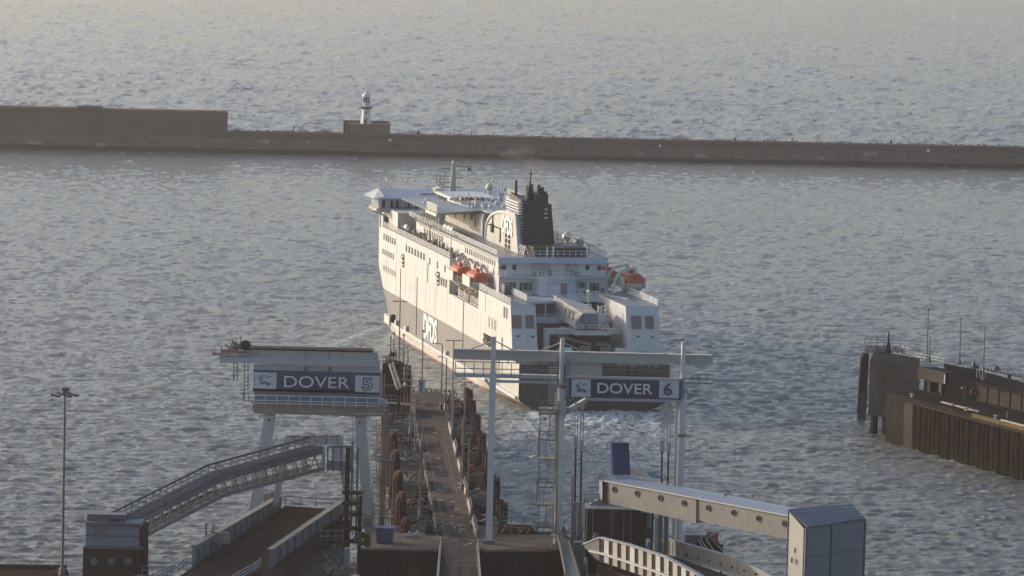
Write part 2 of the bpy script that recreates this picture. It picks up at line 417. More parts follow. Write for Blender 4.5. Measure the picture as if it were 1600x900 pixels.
    bp = n.new('ShaderNodeBump'); bp.inputs['Strength'].default_value = 1.0; bp.inputs['Distance'].default_value = .32
    l.new(h1, bp.inputs['Height'])
    l.new(bp.outputs[0], b.inputs['Normal'])
    me.materials.append(m)
    setp(link('sea', me), kind='structure')
make_water()

# ------------------------------------------------------------------ breakwater, its lighthouse and marks
def make_breakwater():
    yw, z1 = BW_Y, 0.0
    d = (at(1600, 264) - at(0, 232)); d.normalize(); nrm = Vector((-d.y, d.x, 0))
    A = at(0, 232) - d * 700; L = 1900.0
    def pt(px, off=0.0, z=0.0):                        # along the wall where the picture column crosses it
        r_ = ray(px, 235); r_.z = 0; r_.normalize()
        o = Vector((0, 0, 0)); den = r_.x * d.y - r_.y * d.x
        t = (A.x * d.y - A.y * d.x) / den
        p = r_ * t + nrm * off; p.z = z; return p
    B = thing('breakwater', 'long dark stone breakwater crossing behind the ferry with a raised section on the left', 'breakwater', (0, BW_Y, 0))
    def run(mb, a, b, o0, o1, z0, z1_, batter=0.0):
        a0, b0 = Vector(a), Vector(b)
        a0.z = b0.z = 0
        f = lambda p, o, z: Vector((p.x, p.y, 0)) + nrm * o + Vector((0, 0, z))
        mb.hexa([f(a0, o0 - batter, z0), f(b0, o0 - batter, z0), f(b0, o1, z0), f(a0, o1, z0)], [f(a0, o0, z1_), f(b0, o0, z1_), f(b0, o1, z1_), f(a0, o1, z1_)])
    E0, E1 = A, A + d * L
    m = MB(B); run(m, E0, E1, 0, 14, -4, 5.2, 0.7); m.build('lower_wall', bw_low, B)
    m = MB(B); run(m, E0, E1, 1.0, 13, 5.2, 7.3); m.build('parapet', bw_up, B)
    m = MB(B); run(m, E0, E1, 0.9, 1.9, 7.3, 7.65); m.build('coping', bw_low, B)
    p355 = pt(355)
    m = MB(B); run(m, E0, p355, 2.5, 12, 7.65, 14.0, 0.4); m.build('raised_wall', bw_up, B)
    m = MB(B); run(m, E0, pt(120), 2.0, 11, 14.0, 14.6); m.build('raised_coping', bw_low, B)
    m = MB(B); run(m, pt(120), pt(158), 2.0, 11, 14.0, 15.1); m.build('raised_block', bw_up, B)
    m = MB(B); run(m, pt(158), pt(354), 2.6, 11, 14.0, 14.35); m.build('raised_coping', bw_low, B)
    m = MB(B); run(m, E0, pt(275), 1.9, 2.5, 12.2, 12.6); m.build('string_course', bw_low, B)
    # masonry courses, proud bands along the face
    for z in (1.6, 3.0, 4.3):
        m = MB(B); run(m, E0, E1, -0.06 - (5.2 - z) * 0.135, 0.3, z, z + 0.12); m.build('stone_course', bw_low, B)
    for i_ in range(60):
        c_ = pt(-20 + i_ * 27.7, 0); a_ = c_ + d * .12
        m = MB(B); run(m, c_, a_, -.62, .2, -1, 5.0); m.build('masonry_joint', bw_up, B)
    rg = random.Random(77)
    for i_ in range(34):
        c_ = pt(rg.uniform(0, 1600), 0); a_ = c_ + d * rg.uniform(1.0, 5); z_ = rg.uniform(1.2, 4.0)
        m = MB(B); run(m, c_, a_, -.10 - (5.2 - z_) * .135, .2, z_, z_ + rg.uniform(.5, 1.5)); m.build('repair_patch', (bw_up, mat('pale_stone_patch', (.33, .27, .22), .9, 0, .2, .3))[i_ % 3 == 0], B)
    # low stones and loose blocks along the far edge of the top
    rg = random.Random(4); m = MB(B)
    for i in range(260):
        px = rg.uniform(365, 1600); c = pt(px, rg.uniform(9, 12)); s_ = rg.uniform(0.05, 0.2)
        if 525 < px < 615: continue
        m.box(c.x - s_ * 2, c.x + s_ * 2, c.y - s_, c.y + s_, 7.3, 7.5 + s_ * rg.uniform(0.5, 1.2))
    m.build('loose_stones', bw_up, B, kind='stuff')
    k = 0
    for px, h, wd in ((459, 1.9, .35), (654, .9, .8), (738, 1.6, .35), (1151, .9, .8), (1242, 1.7, .3), (1396, .9, .8), (1424, 1.5, .3)):
        c = pt(px, 6)
        names = {459: 'thin dark post on the breakwater left of the lighthouse', 654: 'squat bollard on the breakwater just right of the lighthouse',
                 738: 'thin dark post on the breakwater above the ferry mast', 1151: 'squat bollard on the breakwater right of the ferry, first of three marks',
                 1242: 'thin post on the breakwater midway between two squat bollards', 1396: 'squat bollard on the breakwater beside the rightmost thin post', 1424: 'rightmost thin post on the breakwater near the white square board'}
        t = thing('breakwater_post' if wd < .5 else 'bollard', names[px], 'post' if wd < .5 else 'bollard', (c.x, c.y, 7.3))
        if wd < .5:
            m = MB(); m.beam((0, 0, 0), (0, 0, h + .4), wd, n=6); m.build('post', brown, t)
            m = MB(); m.box(-.25, .25, -.25, .25, 0, .35); m.build('footing', bw_low, t)
        else:
            m = MB(); m.lathe((0, 0, 0), [(.45, 0), (.35, .2), (.33, .8), (.6, 1.0), (.6, 1.2), (.3, 1.35)], 8); m.build('bollard_body', brown, t)
    for px, s_, lab in ((609, 1.0, 'small white square board on the breakwater wall below the lighthouse'), (1031, .75, 'smallest white square board, on the breakwater wall right of the funnel'), (1451, 1.1, 'rightmost white square board on the breakwater wall')):
        c = pt(px, 0.75)
        t = thing('marker_board', lab, 'sign', (c.x, c.y, 5.0))
        m = MB(); m.box(-s_ / 2, s_ / 2, -.35, -.22, 0.2, 0.2 + s_); m.build('board', lh_w, t)
        m = MB(); m.box(-s_ * .6, s_ * .6, -.22, -.12, 0.1, 0.3 + s_); m.build('frame', bw_up, t)
        m = MB(); m.box(-.08, .08, -.12, .5, 0.4, 0.6); m.build('bracket', bw_up, t)
    # lighthouse
    c = pt(572, 7)
    t = thing('lighthouse', 'small white stone lighthouse with domed lantern on a square brown base on the breakwater', 'lighthouse', (c.x, c.y, 7.3), math.atan2(d.y, d.x))
    m = MB(); m.box(-7.2, 8.3, -5.0, 4.5, 0, 3.6); base = m.build('base_block', bw_low, t)
    m = MB(); m.box(-8.0, -7.2, -5.0, 4.5, 0, 4.4); m.box(-8.0, 8.3, 3.9, 4.8, 3.6, 4.4); m.box(7.7, 8.5, -4.5, 3.9, 3.6, 4.2); m.build('base_parapet', bw_up, t)
    m = MB(); m.box(-7.9, -7.25, -5.12, -4.95, .1, 3.9); m.box(-6.3, -5.9, -5.12, -4.95, .2, 3.0); m.build('base_doorway', dark, base)
    m = MB(); m.lathe((0, 0, 3.6), [(2.0, 0), (1.9, 1.6), (1.72, 1.6), (1.5, 4.6), (1.55, 5.3), (1.9, 5.6)], 10); m.build('tower', lh_w, t)
    m = MB(); m.lathe((0, 0, 9.2), [(1.7, -0.5), (2.2, 0), (2.2, .35), (1.5, .35)], 12); gal_ = m.build('gallery', bw_low, t)
    m = MB()
    for i in range(12):
        a = 2 * PI * i / 12; m.beam((2.1 * math.cos(a), 2.1 * math.sin(a), 9.5), (2.1 * math.cos(a), 2.1 * math.sin(a), 10.5), .07)
        a2 = 2 * PI * (i + 1) / 12; m.beam((2.1 * math.cos(a), 2.1 * math.sin(a), 10.5), (2.1 * math.cos(a2), 2.1 * math.sin(a2), 10.5), .07)
    m.build('gallery_rail', gal, gal_)
    m = MB(); m.lathe((0, 0, 9.55), [(1.35, 0), (1.3, 1.2), (1.45, 1.25), (1.45, 1.4)], 8); m.build('lantern_base', lh_w, t)
    m = MB(); m.lathe((0, 0, 10.95), [(1.2, 0), (1.2, 2.0)], 8); lan = m.build('lantern_glass', wglass, t)
    m = MB()
    for i in range(8):
        a = 2 * PI * (i + .5) / 8; m.beam((1.25 * math.cos(a), 1.25 * math.sin(a), 10.9), (1.25 * math.cos(a), 1.25 * math.sin(a), 13.0), .3)
    m.build('lantern_pillars', lh_w, lan)
    m = MB(); m.lathe((0, 0, 12.95), [(1.5, 0), (1.5, .25), (1.35, .8), (.95, 1.35), (.45, 1.7), (.3, 1.9), (.28, 2.3), (.1, 2.5), (.06, 3.1)], 12); m.build('dome', lh_w, t)
    for z in (5.2, 7.4): piece('window', dark, t, (0, -1.72, z), (.4, .3, .9))
    piece('door', dark, t, (-.2, -1.98, 4.3), (.7, .2, 1.5))
make_breakwater()

# ------------------------------------------------------------------ the ferry (own frame: x starboard, y forward, z up)
BM = 14.4
def hb(y, z):                                             # half breadth of the hull
    h = BM
    yb = 130 + 1.75 * min(z, 13.0); yt = 182 + 0.2 * z
    if y > yb: h = BM * (1 - min(1.0, (y - yb) / (yt - yb)) ** 2.1)
    if z < 2.2 and y < 40:                                # rounded bilge corner of the stern
        h -= (2.2 - z) ** 1.6 * 1.1 * (1 - max(0.0, y) / 40)
    if z > 18.7 and y < 30: h -= 0
    return max(h, 0.05)
def y_aft(z):                                             # slanting aft edge of the hull side
    return 0.0 if z <= 8.7 else 6.2 + (z - 8.7) * 0.37
def shell(mb, z0, z1, ya, yb_, ny=40, nz=5, grow=0.0, cap=True):
    rows = []
    for j in range(nz + 1):
        z = z0 + (z1 - z0) * j / nz
        a = max(ya, y_aft(z)) if ya < 12 else ya
        ys = [a + (yb_(z) - a if callable(yb_) else yb_ - a) * (i / ny) for i in range(ny + 1)]
        rows.append([(-hb(y, z) - grow, y, z) for y in ys] + [(hb(y, z) + grow, y, z) for y in reversed(ys)])
    n = len(rows[0]); vs = [p for r in rows for p in r]; fs = []
    for j in range(nz):
        for i in range(n): fs.append((j * n + i, j * n + (i + 1) % n, (j + 1) * n + (i + 1) % n, (j + 1) * n + i))
    if cap:
        for j in (0, nz):
            m_ = ny + 1
            for i in range(ny): 
                q = (j * n + i, j * n + i + 1, j * n + n - 2 - i, j * n + n - 1 - i)
                fs.append(q)
    mb.add(vs, fs)
tipy = lambda z: 182 + 0.2 * z - 0.05
S = thing('ferry', 'large white car ferry with dark funnel and grey hull band, sailing away from the berths', 'ferry', SHIP_O, PSI)

def build_ferry():
    m = MB(); shell(m, -2.5, 0.35, 0.0, tipy, 48, 3); m.build('antifouling_hull', antifoul, S, smooth=False)
    m = MB(); shell(m, 0.35, 2.35, 0.0, tipy, 60, 4); m.build('lower_hull', ship_cream, S)
    m = MB(); shell(m, 2.35, 8.7, 18.0, tipy, 56, 4); m.build('grey_hull_band', ship_grey, S)
    m = MB(); shell(m, 2.35, 8.7, 0.0, 17.98, 6, 3); m.build('aft_hull', ship_cream, S)
    m = MB(); shell(m, 8.7, 15.0, 22.0, tipy, 56, 5); m.build('upper_hull', ship_white, S)
    m = MB(); shell(m, 15.0, 22.0, 72.0, tipy, 50, 5); m.build('forward_hull_side', ship_white, S)
    # belt fender along the waterline and a second thin one
    m = MB()
    for sgn in (-1, 1):
        m = MB()
        ys = [1 + i * 3.1 for i in range(45)]
        for a, b in zip(ys[:-1], ys[1:]):
            m.beam((sgn * (hb(a, 2.3) + .22), a, 2.35), (sgn * (hb(b, 2.3) + .22), b, 2.35), .55, .55)
            if a > 60: m.beam((sgn * (hb(a, 1) + .1), a, .95), (sgn * (hb(b, 1) + .1), b, .95), .22, .22)
        m.beam((sgn * (hb(137, 2.3) + .1), 136.5, 2.8), (sgn * (hb(142, 2.3) + .5), 142.5, 3.0), 1.5, 1.9)
        m.build('belt_fender', ship_white, S)
    for y in (130, 118): piece('fender_step', ship_white, S, (-hb(y, 3) - .35, y, 3.2), (.6, 1.6, 1.0))
    for y in (72,): piece('fender_step', ship_white, S, (-BM - .35, y, 3.0), (.6, 1.8, .8))
    m = MB(); m.lathe((-hb(134, 3) - .2, 134.5, 3.6), [(.1, -.9), (.8, -.7), (.95, 0), (.8, .7), (.1, .9)], 10); m.build('side_buffer', brown, S)
    # dark transom with doors outline
    m = MB()
    pr = [(-BM, 8.7), (-BM, 2.2)] + [(-hb(0, z), z) for z in (1.6, .9, .2, -.6, -1.5)]
    pr += [(-x, z) for x, z in reversed(pr)]
    m.prism([(x, -0.04, z) for x, z in pr], (0, -.12, 0)); tr = m.build('transom', ship_black, S)
    piece('transom_door_edge', brown, tr, (-6.3, -.2, 6.1), (.15, .12, 4.6)); piece('transom_door_edge', brown, tr, (6.3, -.2, 6.1), (.15, .12, 4.6))
    piece('transom_sill', rust, tr, (0, -.22, 3.6), (13, .15, .15))
    # bow bulwark and foredeck
    m = MB()
    ys = [152 + i * 3 for i in range(11)]
    for sgn in (-1, 1):
        for a, b in zip(ys[:-1], ys[1:]):
            xa, xb = sgn * hb(a, 22), sgn * hb(b, 22)
            m.hexa([(xa, a, 22), (xb, b, 22), (xb - sgn * .35, b, 22), (xa - sgn * .35, a, 22)], [(xa, a, 24.4), (xb, b, 24.4), (xb - sgn * .35, b, 24.4), (xa - sgn * .35, a, 24.4)])
    m.build('bow_bulwark', ship_white, S)
    # side deck plating on top of the hull
    m = MB(); m.box(-14.1, -10.75, 72.2, 150, 22.0, 22.06); m.box(10.75, 14.1, 72.2, 150, 22.0, 22.06); m.build('side_deck', ship_deck, S)
    m = MB(); m.box(-12.5, 12.5, 131.2, 150, 22.06, 22.1); m.build('forward_deck', ship_deck, S)
    # stern houses either side of the mooring deck
    for sgn, xi in ((-1, 9.5), (1, 7.9)):
        z0, z1 = 8.7, 18.7
        m = MB()
        a = [(sgn * xi, 6.2, z0), (sgn * BM, 6.2, z0), (sgn * BM, 34, z0), (sgn * xi, 34, z0)]
        b = [(sgn * xi, 9.9, z1), (sgn * (BM - .1), 9.9, z1), (sgn * (BM - .1), 34, z1), (sgn * xi, 34, z1)]
        if sgn > 0: a = [a[i] for i in (1, 0, 3, 2)]; b = [b[i] for i in (1, 0, 3, 2)]
        m.hexa(a, b); hs = m.build('stern_house', ship_white, S)
        m = MB(); m.box(min(sgn * xi, sgn * 14.0), max(sgn * xi, sgn * 14.0), 10.3, 34, 18.7, 18.78); m.build('stern_house_roof', ship_deck, hs)
        cx = -(9.5 + BM) / 2 if sgn < 0 else (7.9 + BM) / 2
        for k, dx in enumerate((-1.35, 1.2)):
            yw = 6.2 + (16.1 - 8.7) * .37 - .06
            m = MB(); ww = .95 if k == 0 else .8
            m.hexa([(cx + dx - ww, yw - .62, 14.6), (cx + dx + ww, yw - .62, 14.6), (cx + dx + ww, yw + .3, 14.6), (cx + dx - ww, yw + .3, 14.6)],
                   [(cx + dx - ww, yw + .17, 17.0), (cx + dx + ww, yw + .17, 17.0), (cx + dx + ww, yw + .6, 17.0), (cx + dx - ww, yw + .6, 17.0)])
            m.build('shuttered_window', wbrown, hs)
        for dx, z, s_ in ((-1.2, 13.2, (.6, .2, .3)), (1.6, 13.1, (.5, .3, .3)), (-.6, 10.4, (1.9, .06, .08))):
            piece('vent', slate, hs, (cx + dx, 6.2 + (z - 8.7) * .37 - .05, z), s_)
        m = MB(); yw = 6.35
        for i in range(12): m.box(cx - 2.2 + i * .38, cx - 2.05 + i * .38, yw - .5, yw - .3, 8.7, 9.1 + .4 * random.random())
        m.build('deck_fittings', slate, hs)
    # port side wall continues forward under the deck rail (z 15 -> 18.7), parapet without roof
    m = MB()
    for sgn in (-1, 1): m.box(min(sgn * BM, sgn * 14.1), max(sgn * BM, sgn * 14.1), 34, 41, 15.0, 18.7)
    m.build('aft_side_bulwark', ship_white, S)
    # side details: slits, square openings, opened cargo vent
    def portbox(name, y0, y1, z0, z1, m_, d=.06):
        y = (y0 + y1) / 2; z = (z0 + z1) / 2
        return piece(name, m_, S, (-hb(y, z) - d / 2 + .02, y, z), (d, abs(y1 - y0), z1 - z0))
    for i in range(6): portbox('window', 150.6 - i * 2.75, 149.2 - i * 2.75, 19.3, 20.7, wglass)
    for i in range(7): portbox('window', 122.8 - i * 3.5, 121.0 - i * 3.5, 19.2, 20.6, wglass)
    for y in (94.8, 86.2, 77.6): portbox('window', y, y - 1.3, 18.9, 20.3, wglass)
    for i in range(6): portbox('window', 151.5 - i * 2.6, 150.2 - i * 2.6, 16.1, 17.3, wglass)
    for i in range(6): portbox('window', 150.2 - i * 2.9, 148.4 - i * 2.9, 12.6, 13.8, ship_grey)
    for i in range(3): portbox('window', 81.5 - i * 2.6, 79.9 - i * 2.6, 15.9, 17.5, wglass)
    for y in (125.5, 84.1):
        o = portbox('side_door_opening', y + 1.5, y - 1.5, 15.5, 18.3, dark)
        for z in (16.0, 16.9, 17.8): portbox('opening_fitting', y + .9, y - .7, z - .2, z + .2, ship_white, .16)
    seam = mat('hull_seam', (.36, .345, .32), .5, 0, .1, .4)
    for y in range(26, 150, 12):
        if y < 40 or y > 73: portbox('plate_seam', y + .05, y - .05, 9.0, 14.9, seam, .05)
        if y > 73: portbox('plate_seam', y + .05, y - .05, 15.0, 21.9, seam, .05)
    for i_ in range(16):
        y = 24 + i_ * 7.7 + (i_ % 3) * 1.3; portbox('rust_run', y + .07, y - .07, 9.6 + (i_ % 4) * .8, 12.6 + (i_ % 5) * .6, mat('rust_stain', (.36, .30, .25), .7, 0, .2, 2), .045)
    for y in (127.8, 87.2): portbox('small_vent', y + .4, y - .4, 17.2, 18.0, slate)
    for y in (15.6, 13.2): portbox('slit_window', y + .5, y - .6, 15.9, 18.0, wbrown)
    for y in (29.6, 26.6, 23.7): portbox('slit_window', y + .7, y - .6, 12.6, 14.6, wbrown)
    o = portbox('cargo_vent', 35, 27.3, 8.9, 11.0, dark)
    m = MB()
    rg = random.Random(2)
    for i in range(26):
        y = 27.6 + rg.random() * 7; z = 9.1 + rg.random() * 1.6
        m.beam((-BM - .12, y, z), (-BM - .12, y + rg.uniform(-1.4, 1.4), z + rg.uniform(-.5, .5)), .16)
    m.build('cargo_vent_grille', gantry_t, S, kind='stuff')
    portbox('narrow_door', 17.3, 16.0, 9.2, 12.0, slate)
    for y, z0 in ((128, 2.7), (108, 2.7), (96, 15.0), (56, 2.7)): portbox('rubbing_strake', y + .16, y - .16, z0, 15 if z0 < 10 else 19, ship_grey, .14)
    # boat recess, port and starboard
    m = MB(); m.box(-10.75, 10.75, 41, 72, 15.0, 21.7); m.build('midship_house', ship_white, S)
    for sgn in (-1, 1):
        m = MB(); m.box(min(sgn * 10.8, sgn * 13.6), max(sgn * 10.8, sgn * 13.6), 41, 72, 15.0, 15.06); m.build('boat_deck', brown, S)
        m = MB(); rg = random.Random(5)
        for i in range(16):
            y = rg.uniform(43, 70); m.box(sgn * 12 - rg.uniform(.3, 1.0), sgn * 12 + rg.uniform(.3, 1.0), y - rg.uniform(.4, 1.2), y + rg.uniform(.4, 1.2), 15.06, 15.6 + rg.random() * 2.2)
        m.build('boat_deck_machinery', interior, S, kind='stuff')
        for i in range(7):
            m = MB(); y = 44 + i * 4.2; m.beam((sgn * 11.5, y, 15), (sgn * 13.6, y, 17.6), .4, .5); m.beam((sgn * 13.6, y, 17.6), (sgn * 12.3, y, 18.4), .35, .4); m.build('liferaft_cradle', lb_white, S)
        m = MB(); railing(m, [(sgn * 14.2, 42, 15.0), (sgn * 14.2, 50.6, 15.0)], 1.7, 2.1, (1, .75, .5, .25), .05); railing(m, [(sgn * 14.2, 53, 15.0), (sgn * 14.2, 63, 15.0)], 1.7, 2.1, (1, .75, .5, .25), .05)
        m.build('boat_deck_rail', rail_w, S)
    # deck above, accommodation strip with the long window row
    m = MB(); m.box(-10.75, 10.75, 40.2, 131, 21.7, 25.0); A = m.build('upper_accommodation', ship_white, S)
    m = MB(); m.box(-10.95, 10.95, 40.0, 131.2, 25.0, 25.28); rf = m.build('upper_deck_plating', ship_deck, S)
    for y in [121.2 - i * 1.95 for i in range(12)] + [74.3 - i * 2.03 for i in range(16)]:
        for sgn in (-1, 1): piece('window', wglass, A, (sgn * 10.77, y, 23.7), (.06, .75, 1.15))
    m = MB(); rg = random.Random(8)
    for i in range(60): y = 42 + i * 1.45; m.box(-10.86, -10.75, y, y + .25, 24.55, 24.75)
    m.build('wall_lights', slate, A)
    m = MB(); railing(m, [(-10.9, 41, 25.28), (-10.9, 139, 25.28)], 1.15, 1.9, (1, .7, .4), .055); m.build('deck_rail', rail_w, S)
    m = MB(); railing(m, [(10.9, 41, 25.28), (10.9, 139, 25.28)], 1.15, 1.9, (1, .7, .4), .055); m.build('deck_rail', rail_w, S)
    m = MB(); railing(m, [(-14.2, 73, 22.0), (-14.2, 153, 22.0)], 1.1, 2.0, (1, .66, .33), .055); m.build('deck_rail', rail_w, S)
    m = MB(); railing(m, [(14.2, 73, 22.0), (14.2, 153, 22.0)], 1.1, 2.0, (1, .66, .33), .055); m.build('deck_rail', rail_w, S)
    # liferaft canisters and boat boxes on the side deck
    for y, z in ((146, 22.1), (141, 22.1), (136.5, 22.1), (99, 25.3), (95.5, 25.3), (92, 25.3)):
        x = -11.8 if z < 23 else -10.2
        m = MB(); m.beam((x, y - .9, z + 1.1), (x, y + .9, z + 1.1), 1.2, n=10); m.sphere((x, y - .9, z + 1.1), .62, nu=8, nv=4); o = m.build('liferaft_canister', lb_white, S)
        m = MB(); m.box(x - .5, x + .5, y - .7, y + .7, z, z + .55); m.build('cradle', slate, o)
        m = MB(); m.beam((-x - .1, y - .9, z + 1.1), (-x - .1, y + .9, z + 1.1), 1.2, n=10); m.build('liferaft_canister', lb_white, S)
    m = MB(); rg = random.Random(12)
    for i in range(70):
        y = rg.uniform(74, 148); hgt = rg.choice((.3, .5, .8, 1.3)); x = rg.uniform(-13.2, -11.2); m.box(x, x + rg.uniform(.2, .7), y, y + rg.uniform(.2, 1.4), 22.06, 22.1 + hgt)
    m.build('side_deck_gear', gal, S, kind='stuff')
    m = MB()
    for y in (126, 103, 79): m.beam((-12.9, y, 22), (-12.9, y, 26.4), .16, n=6); m.beam((-12.9, y, 26.4), (-11.2, y - 3.4, 26.1), .14, n=6)
    m.build('davit_crane', gal, S)
    # aft faces of the accommodation: house A (z 21.7..25) and its wide eave
    m = MB(); m.box(-10.95, 10.95, 39.6, 40.2, 24.1, 25.28); m.build('roof_fascia', ship_blue, S)
    for x0, x1 in ((-4.3, -.3), (2.6, 4.9)):
        piece('open_bay', mat('bay_beige', (0.36, 0.36, 0.35), .6), A, ((x0 + x1) / 2, 40.15, 22.9), (x1 - x0, .12, 2.3))
    for x in (-9.6, -7.6, 7.0, 9.3): piece('window', wglass, A, (x, 40.15, 23.3), (.75, .1, .95))
    for x in (-10.3, 10.2): piece('red_locker', red, A, (x, 40.1, 23.2), (.5, .2, .6))
    m = MB()                                             # terrace of house A, bowed aft in the middle
    arc = [(-10.9, 38.3), (-4.6, 38.1), (-3.6, 37.0), (-2.2, 35.3), (0, 34.2), (2.2, 34.6), (4.2, 36.4), (5.6, 38.0), (10.9, 38.3)]
    m.prism([(x, y, 21.35) for x, y in arc] + [(10.9, 41, 21.35), (-10.9, 41, 21.35)], (0, 0, .38)); m.build('upper_terrace', ship_blue, S)
    m = MB(); railing(m, [(x, y + .15, 21.73) for x, y in arc], 1.05, 1.3, (1, .6, .3), .045); m.build('terrace_rail', rail_w, S)
    m = MB(); rg = random.Random(3)
    for i in range(14): x = rg.choice((rg.uniform(-4.5, -.4), rg.uniform(2.4, 5))); y = 37.5 + rg.random(); m.box(x - .25, x + .25, y, y + .5, 21.73, 22.7); 
    m.build('terrace_chairs', slate, S, kind='stuff')
    # house B (z 17.8..21.4) with curved white screen
    m = MB(); m.box(-10.75, 10.75, 39.4, 41.2, 15.0, 21.4); Bh = m.build('lower_accommodation_wall', ship_white, S)
    m = MB()
    arc2 = [(-4.1, 39.4), (-3.4, 37.3), (-2.0, 35.6), (0, 34.8), (2.0, 35.2), (3.9, 36.8), (5.0, 39.4)]
    m.prism([(x, y, 18.1) for x, y in arc2], (0, 0, 3.27)); sc = m.build('curved_screen', ship_blue, S)
    piece('screen_door', wbrown, sc, (1.25, 34.98, 19.4), (1.25, .25, 2.5))
    m = MB()
    for a, b in zip(arc2[:-1], arc2[1:]): m.beam((a[0], a[1] - .03, 20.5), (b[0], b[1] - .03, 20.5), .05)
    m.build('screen_seam', slate, sc)
    for x, w_, z, h_ in ((-8.5, 2.2, 19.7, 1.4), (-5.4, 2.4, 19.6, 1.5), (5.9, 1.4, 19.9, 1.1), (8.3, 1.9, 19.6, 1.5)):
        o = piece('window', wglass, Bh, (x, 39.36, z), (w_, .12, h_))
        for k in (-.25, .25): piece('window_mullion', ship_white, Bh, (x + k * w_, 39.28, z), (.09, .08, h_))
    piece('cabinet', slate, Bh, (-10.0, 39.2, 18.9), (.6, .4, .7)); piece('cabinet', slate, Bh, (9.9, 39.2, 19.0), (.5, .4, .6))
    # deck C, z 18, stepped edge out over the mooring deck
    m = MB()
    edge = [(-9.6, 34), (-9.6, 24.6), (-6, 25.2), (-3, 26.8), (1, 29.2), (4.2, 30.2), (7.2, 29.4), (9.4, 26), (10.8, 20.5), (14.2, 16), (14.2, 41), (-14.2, 41), (-14.2, 34)]
    m.prism([(x, y, 17.55) for x, y in edge], (0, 0, .45)); m.build('aft_deck', ship_blue, S)
    m = MB(); railing(m, [(x, y, 18.0) for x, y in edge[1:9]], 1.05, 1.6, (1, .66, .33), .045); m.build('aft_deck_rail', rail_w, S)
    m = MB(); railing(m, [(-14.2, 10.3, 18.75), (-14.2, 41, 18.75)], 1.25, 2.2, (1, .75, .5, .25), .055); railing(m, [(-9.7, 17, 18.75), (-9.7, 31, 18.75)], 1.3, 2.0, (1, .75, .5, .25), .055); m.build('stern_rail', rail_w, S)
    m = MB(); railing(m, [(14.2, 10.3, 18.75), (14.2, 41, 18.75)], 1.25, 2.2, (1, .75, .5, .25), .055); m.build('stern_rail', rail_w, S)
    m = MB(); m.box(-11.3, -9.9, 31, 34, 18.78, 20.7); m.build('stair_house', slate, S)
    # deck D, z 14.7, below: dark openings, posts, rail
    m = MB(); m.box(-9.48, 7.88, 21.8, 34, 14.2, 14.7); dk = m.build('mooring_gallery_deck', ship_blue, S)
    m = MB(); m.box(-9.48, 7.88, 33.9, 34.1, 14.7, 17.55); m.build('gallery_wall', mat('gallery_grey', (0.34, 0.345, 0.35), .6), S)
    m = MB(); railing(m, [(-9.3, 21.9, 14.7), (-.6, 21.9, 14.7)], 1.1, 1.5, (1, .5), .05); m.build('gallery_rail', rail_w, S); m = MB(); railing(m, [(3.9, 21.9, 14.7), (7.8, 21.9, 14.7)], 1.1, 1.5, (1, .5), .05); m.build('gallery_rail', rail_w, S)
    m = MB()
    for x in (-8.9, -4.4, 4.6, 7.5): m.beam((x, 24.9, 14.7), (x, 24.9, 17.6), .16)
    m.build('gallery_post', rail_w, S)
    for x, w_ in ((-8.6, 1.2), (-7, .8), (5.1, 1.5), (6.9, 1.0)): piece('gallery_door', interior, S, (x, 33.85, 16.0), (w_, .1, 2.1))
    for x, s_ in ((4.6, .8), (6.8, 1.3)): piece('gallery_locker', ship_blue, S, (x, 24, 15.3), (s_, 1, 1.2))
    # mooring deck z 8.7 and everything under the gallery
    m = MB(); m.box(-14.2, 14.2, .2, 22, 8.7, 8.76); m.build('mooring_deck', slate, S)
    m = MB(); m.box(-9.48, 7.88, 21.95, 22.3, 8.76, 14.2); m.build('mooring_bulkhead', mat('bulkhead_brown', (0.13, 0.115, 0.11), .7), S)
    m = MB()
    m.box(-7.0, -6.0, 13, 14.2, 8.76, 13.0); m.box(-7.0, 8.0, 13, 14.2, 13.0, 14.1); m.build('portal_beam', ship_white, S)
    m = MB(); m.prism([(-1.6, 10.5, 13.1), (5.2, 10.5, 13.1), (5.2, 18, 13.1), (-3.0, 18, 13.1)], (0, 0, .85)); m.build('control_platform', ship_white, S)
    m = MB(); m.prism([(-1.3, 10.7, 13.96), (5.0, 10.7, 13.96), (5.0, 18, 13.96), (-2.6, 18, 13.96)], (0, 0, .05)); m.build('control_platform_floor', slate, S)
    m = MB(); railing(m, [(-1.4, 17, 14), (-1.4, 10.7, 14), (5.1, 10.7, 14), (5.1, 17, 14)], 1.0, 1.2, (1, .5), .045); m.build('control_platform_rail', rail_w, S)
    m = MB()
    m.hexa([(-1.4, 13.8, 14.4), (3.4, 12.5, 14.1), (3.4, 21, 14.4), (-2.2, 28, 15.2)], [(.2, 12.6, 17.1), (3.2, 12.6, 17.1), (3.2, 21, 17.9), (-2.2, 28, 19.0)])
    ch = m.build('stern_control_house', ship_cream, S)
    piece('control_window', bluegrey, ch, (1.75, 12.45, 15.9), (2.4, .5, 1.9)); piece('control_window', slate, ch, (1.75, 12.3, 14.55), (2.6, .5, .5))
    m = MB()
    for y in (14.5, 17, 19.5, 22.0): m.beam((-1.15 - .10 * (y - 14), y, 15.6), (-1.15 - .10 * (y - 14), y, 17.3), .3)
    m.build('side_fitting', gantry_c, ch)
    m = MB(); m.box(3.25, 3.65, 12.4, 12.8, 13.96, 18.2); m.build('control_post', ship_white, S)
    m = MB(); m.beam((1.6, 14, 17.2), (1.6, 14, 21.0), .28, n=6); m.sphere((1.6, 14, 21.1), .35, nu=8, nv=4)
    for z, w_ in ((20, .8), (19.2, .6), (18.4, 1.0), (17.8, 1.3)): m.beam((1.6 - w_, 14, z), (1.6 + w_ * .4, 14, z + .2), .16)
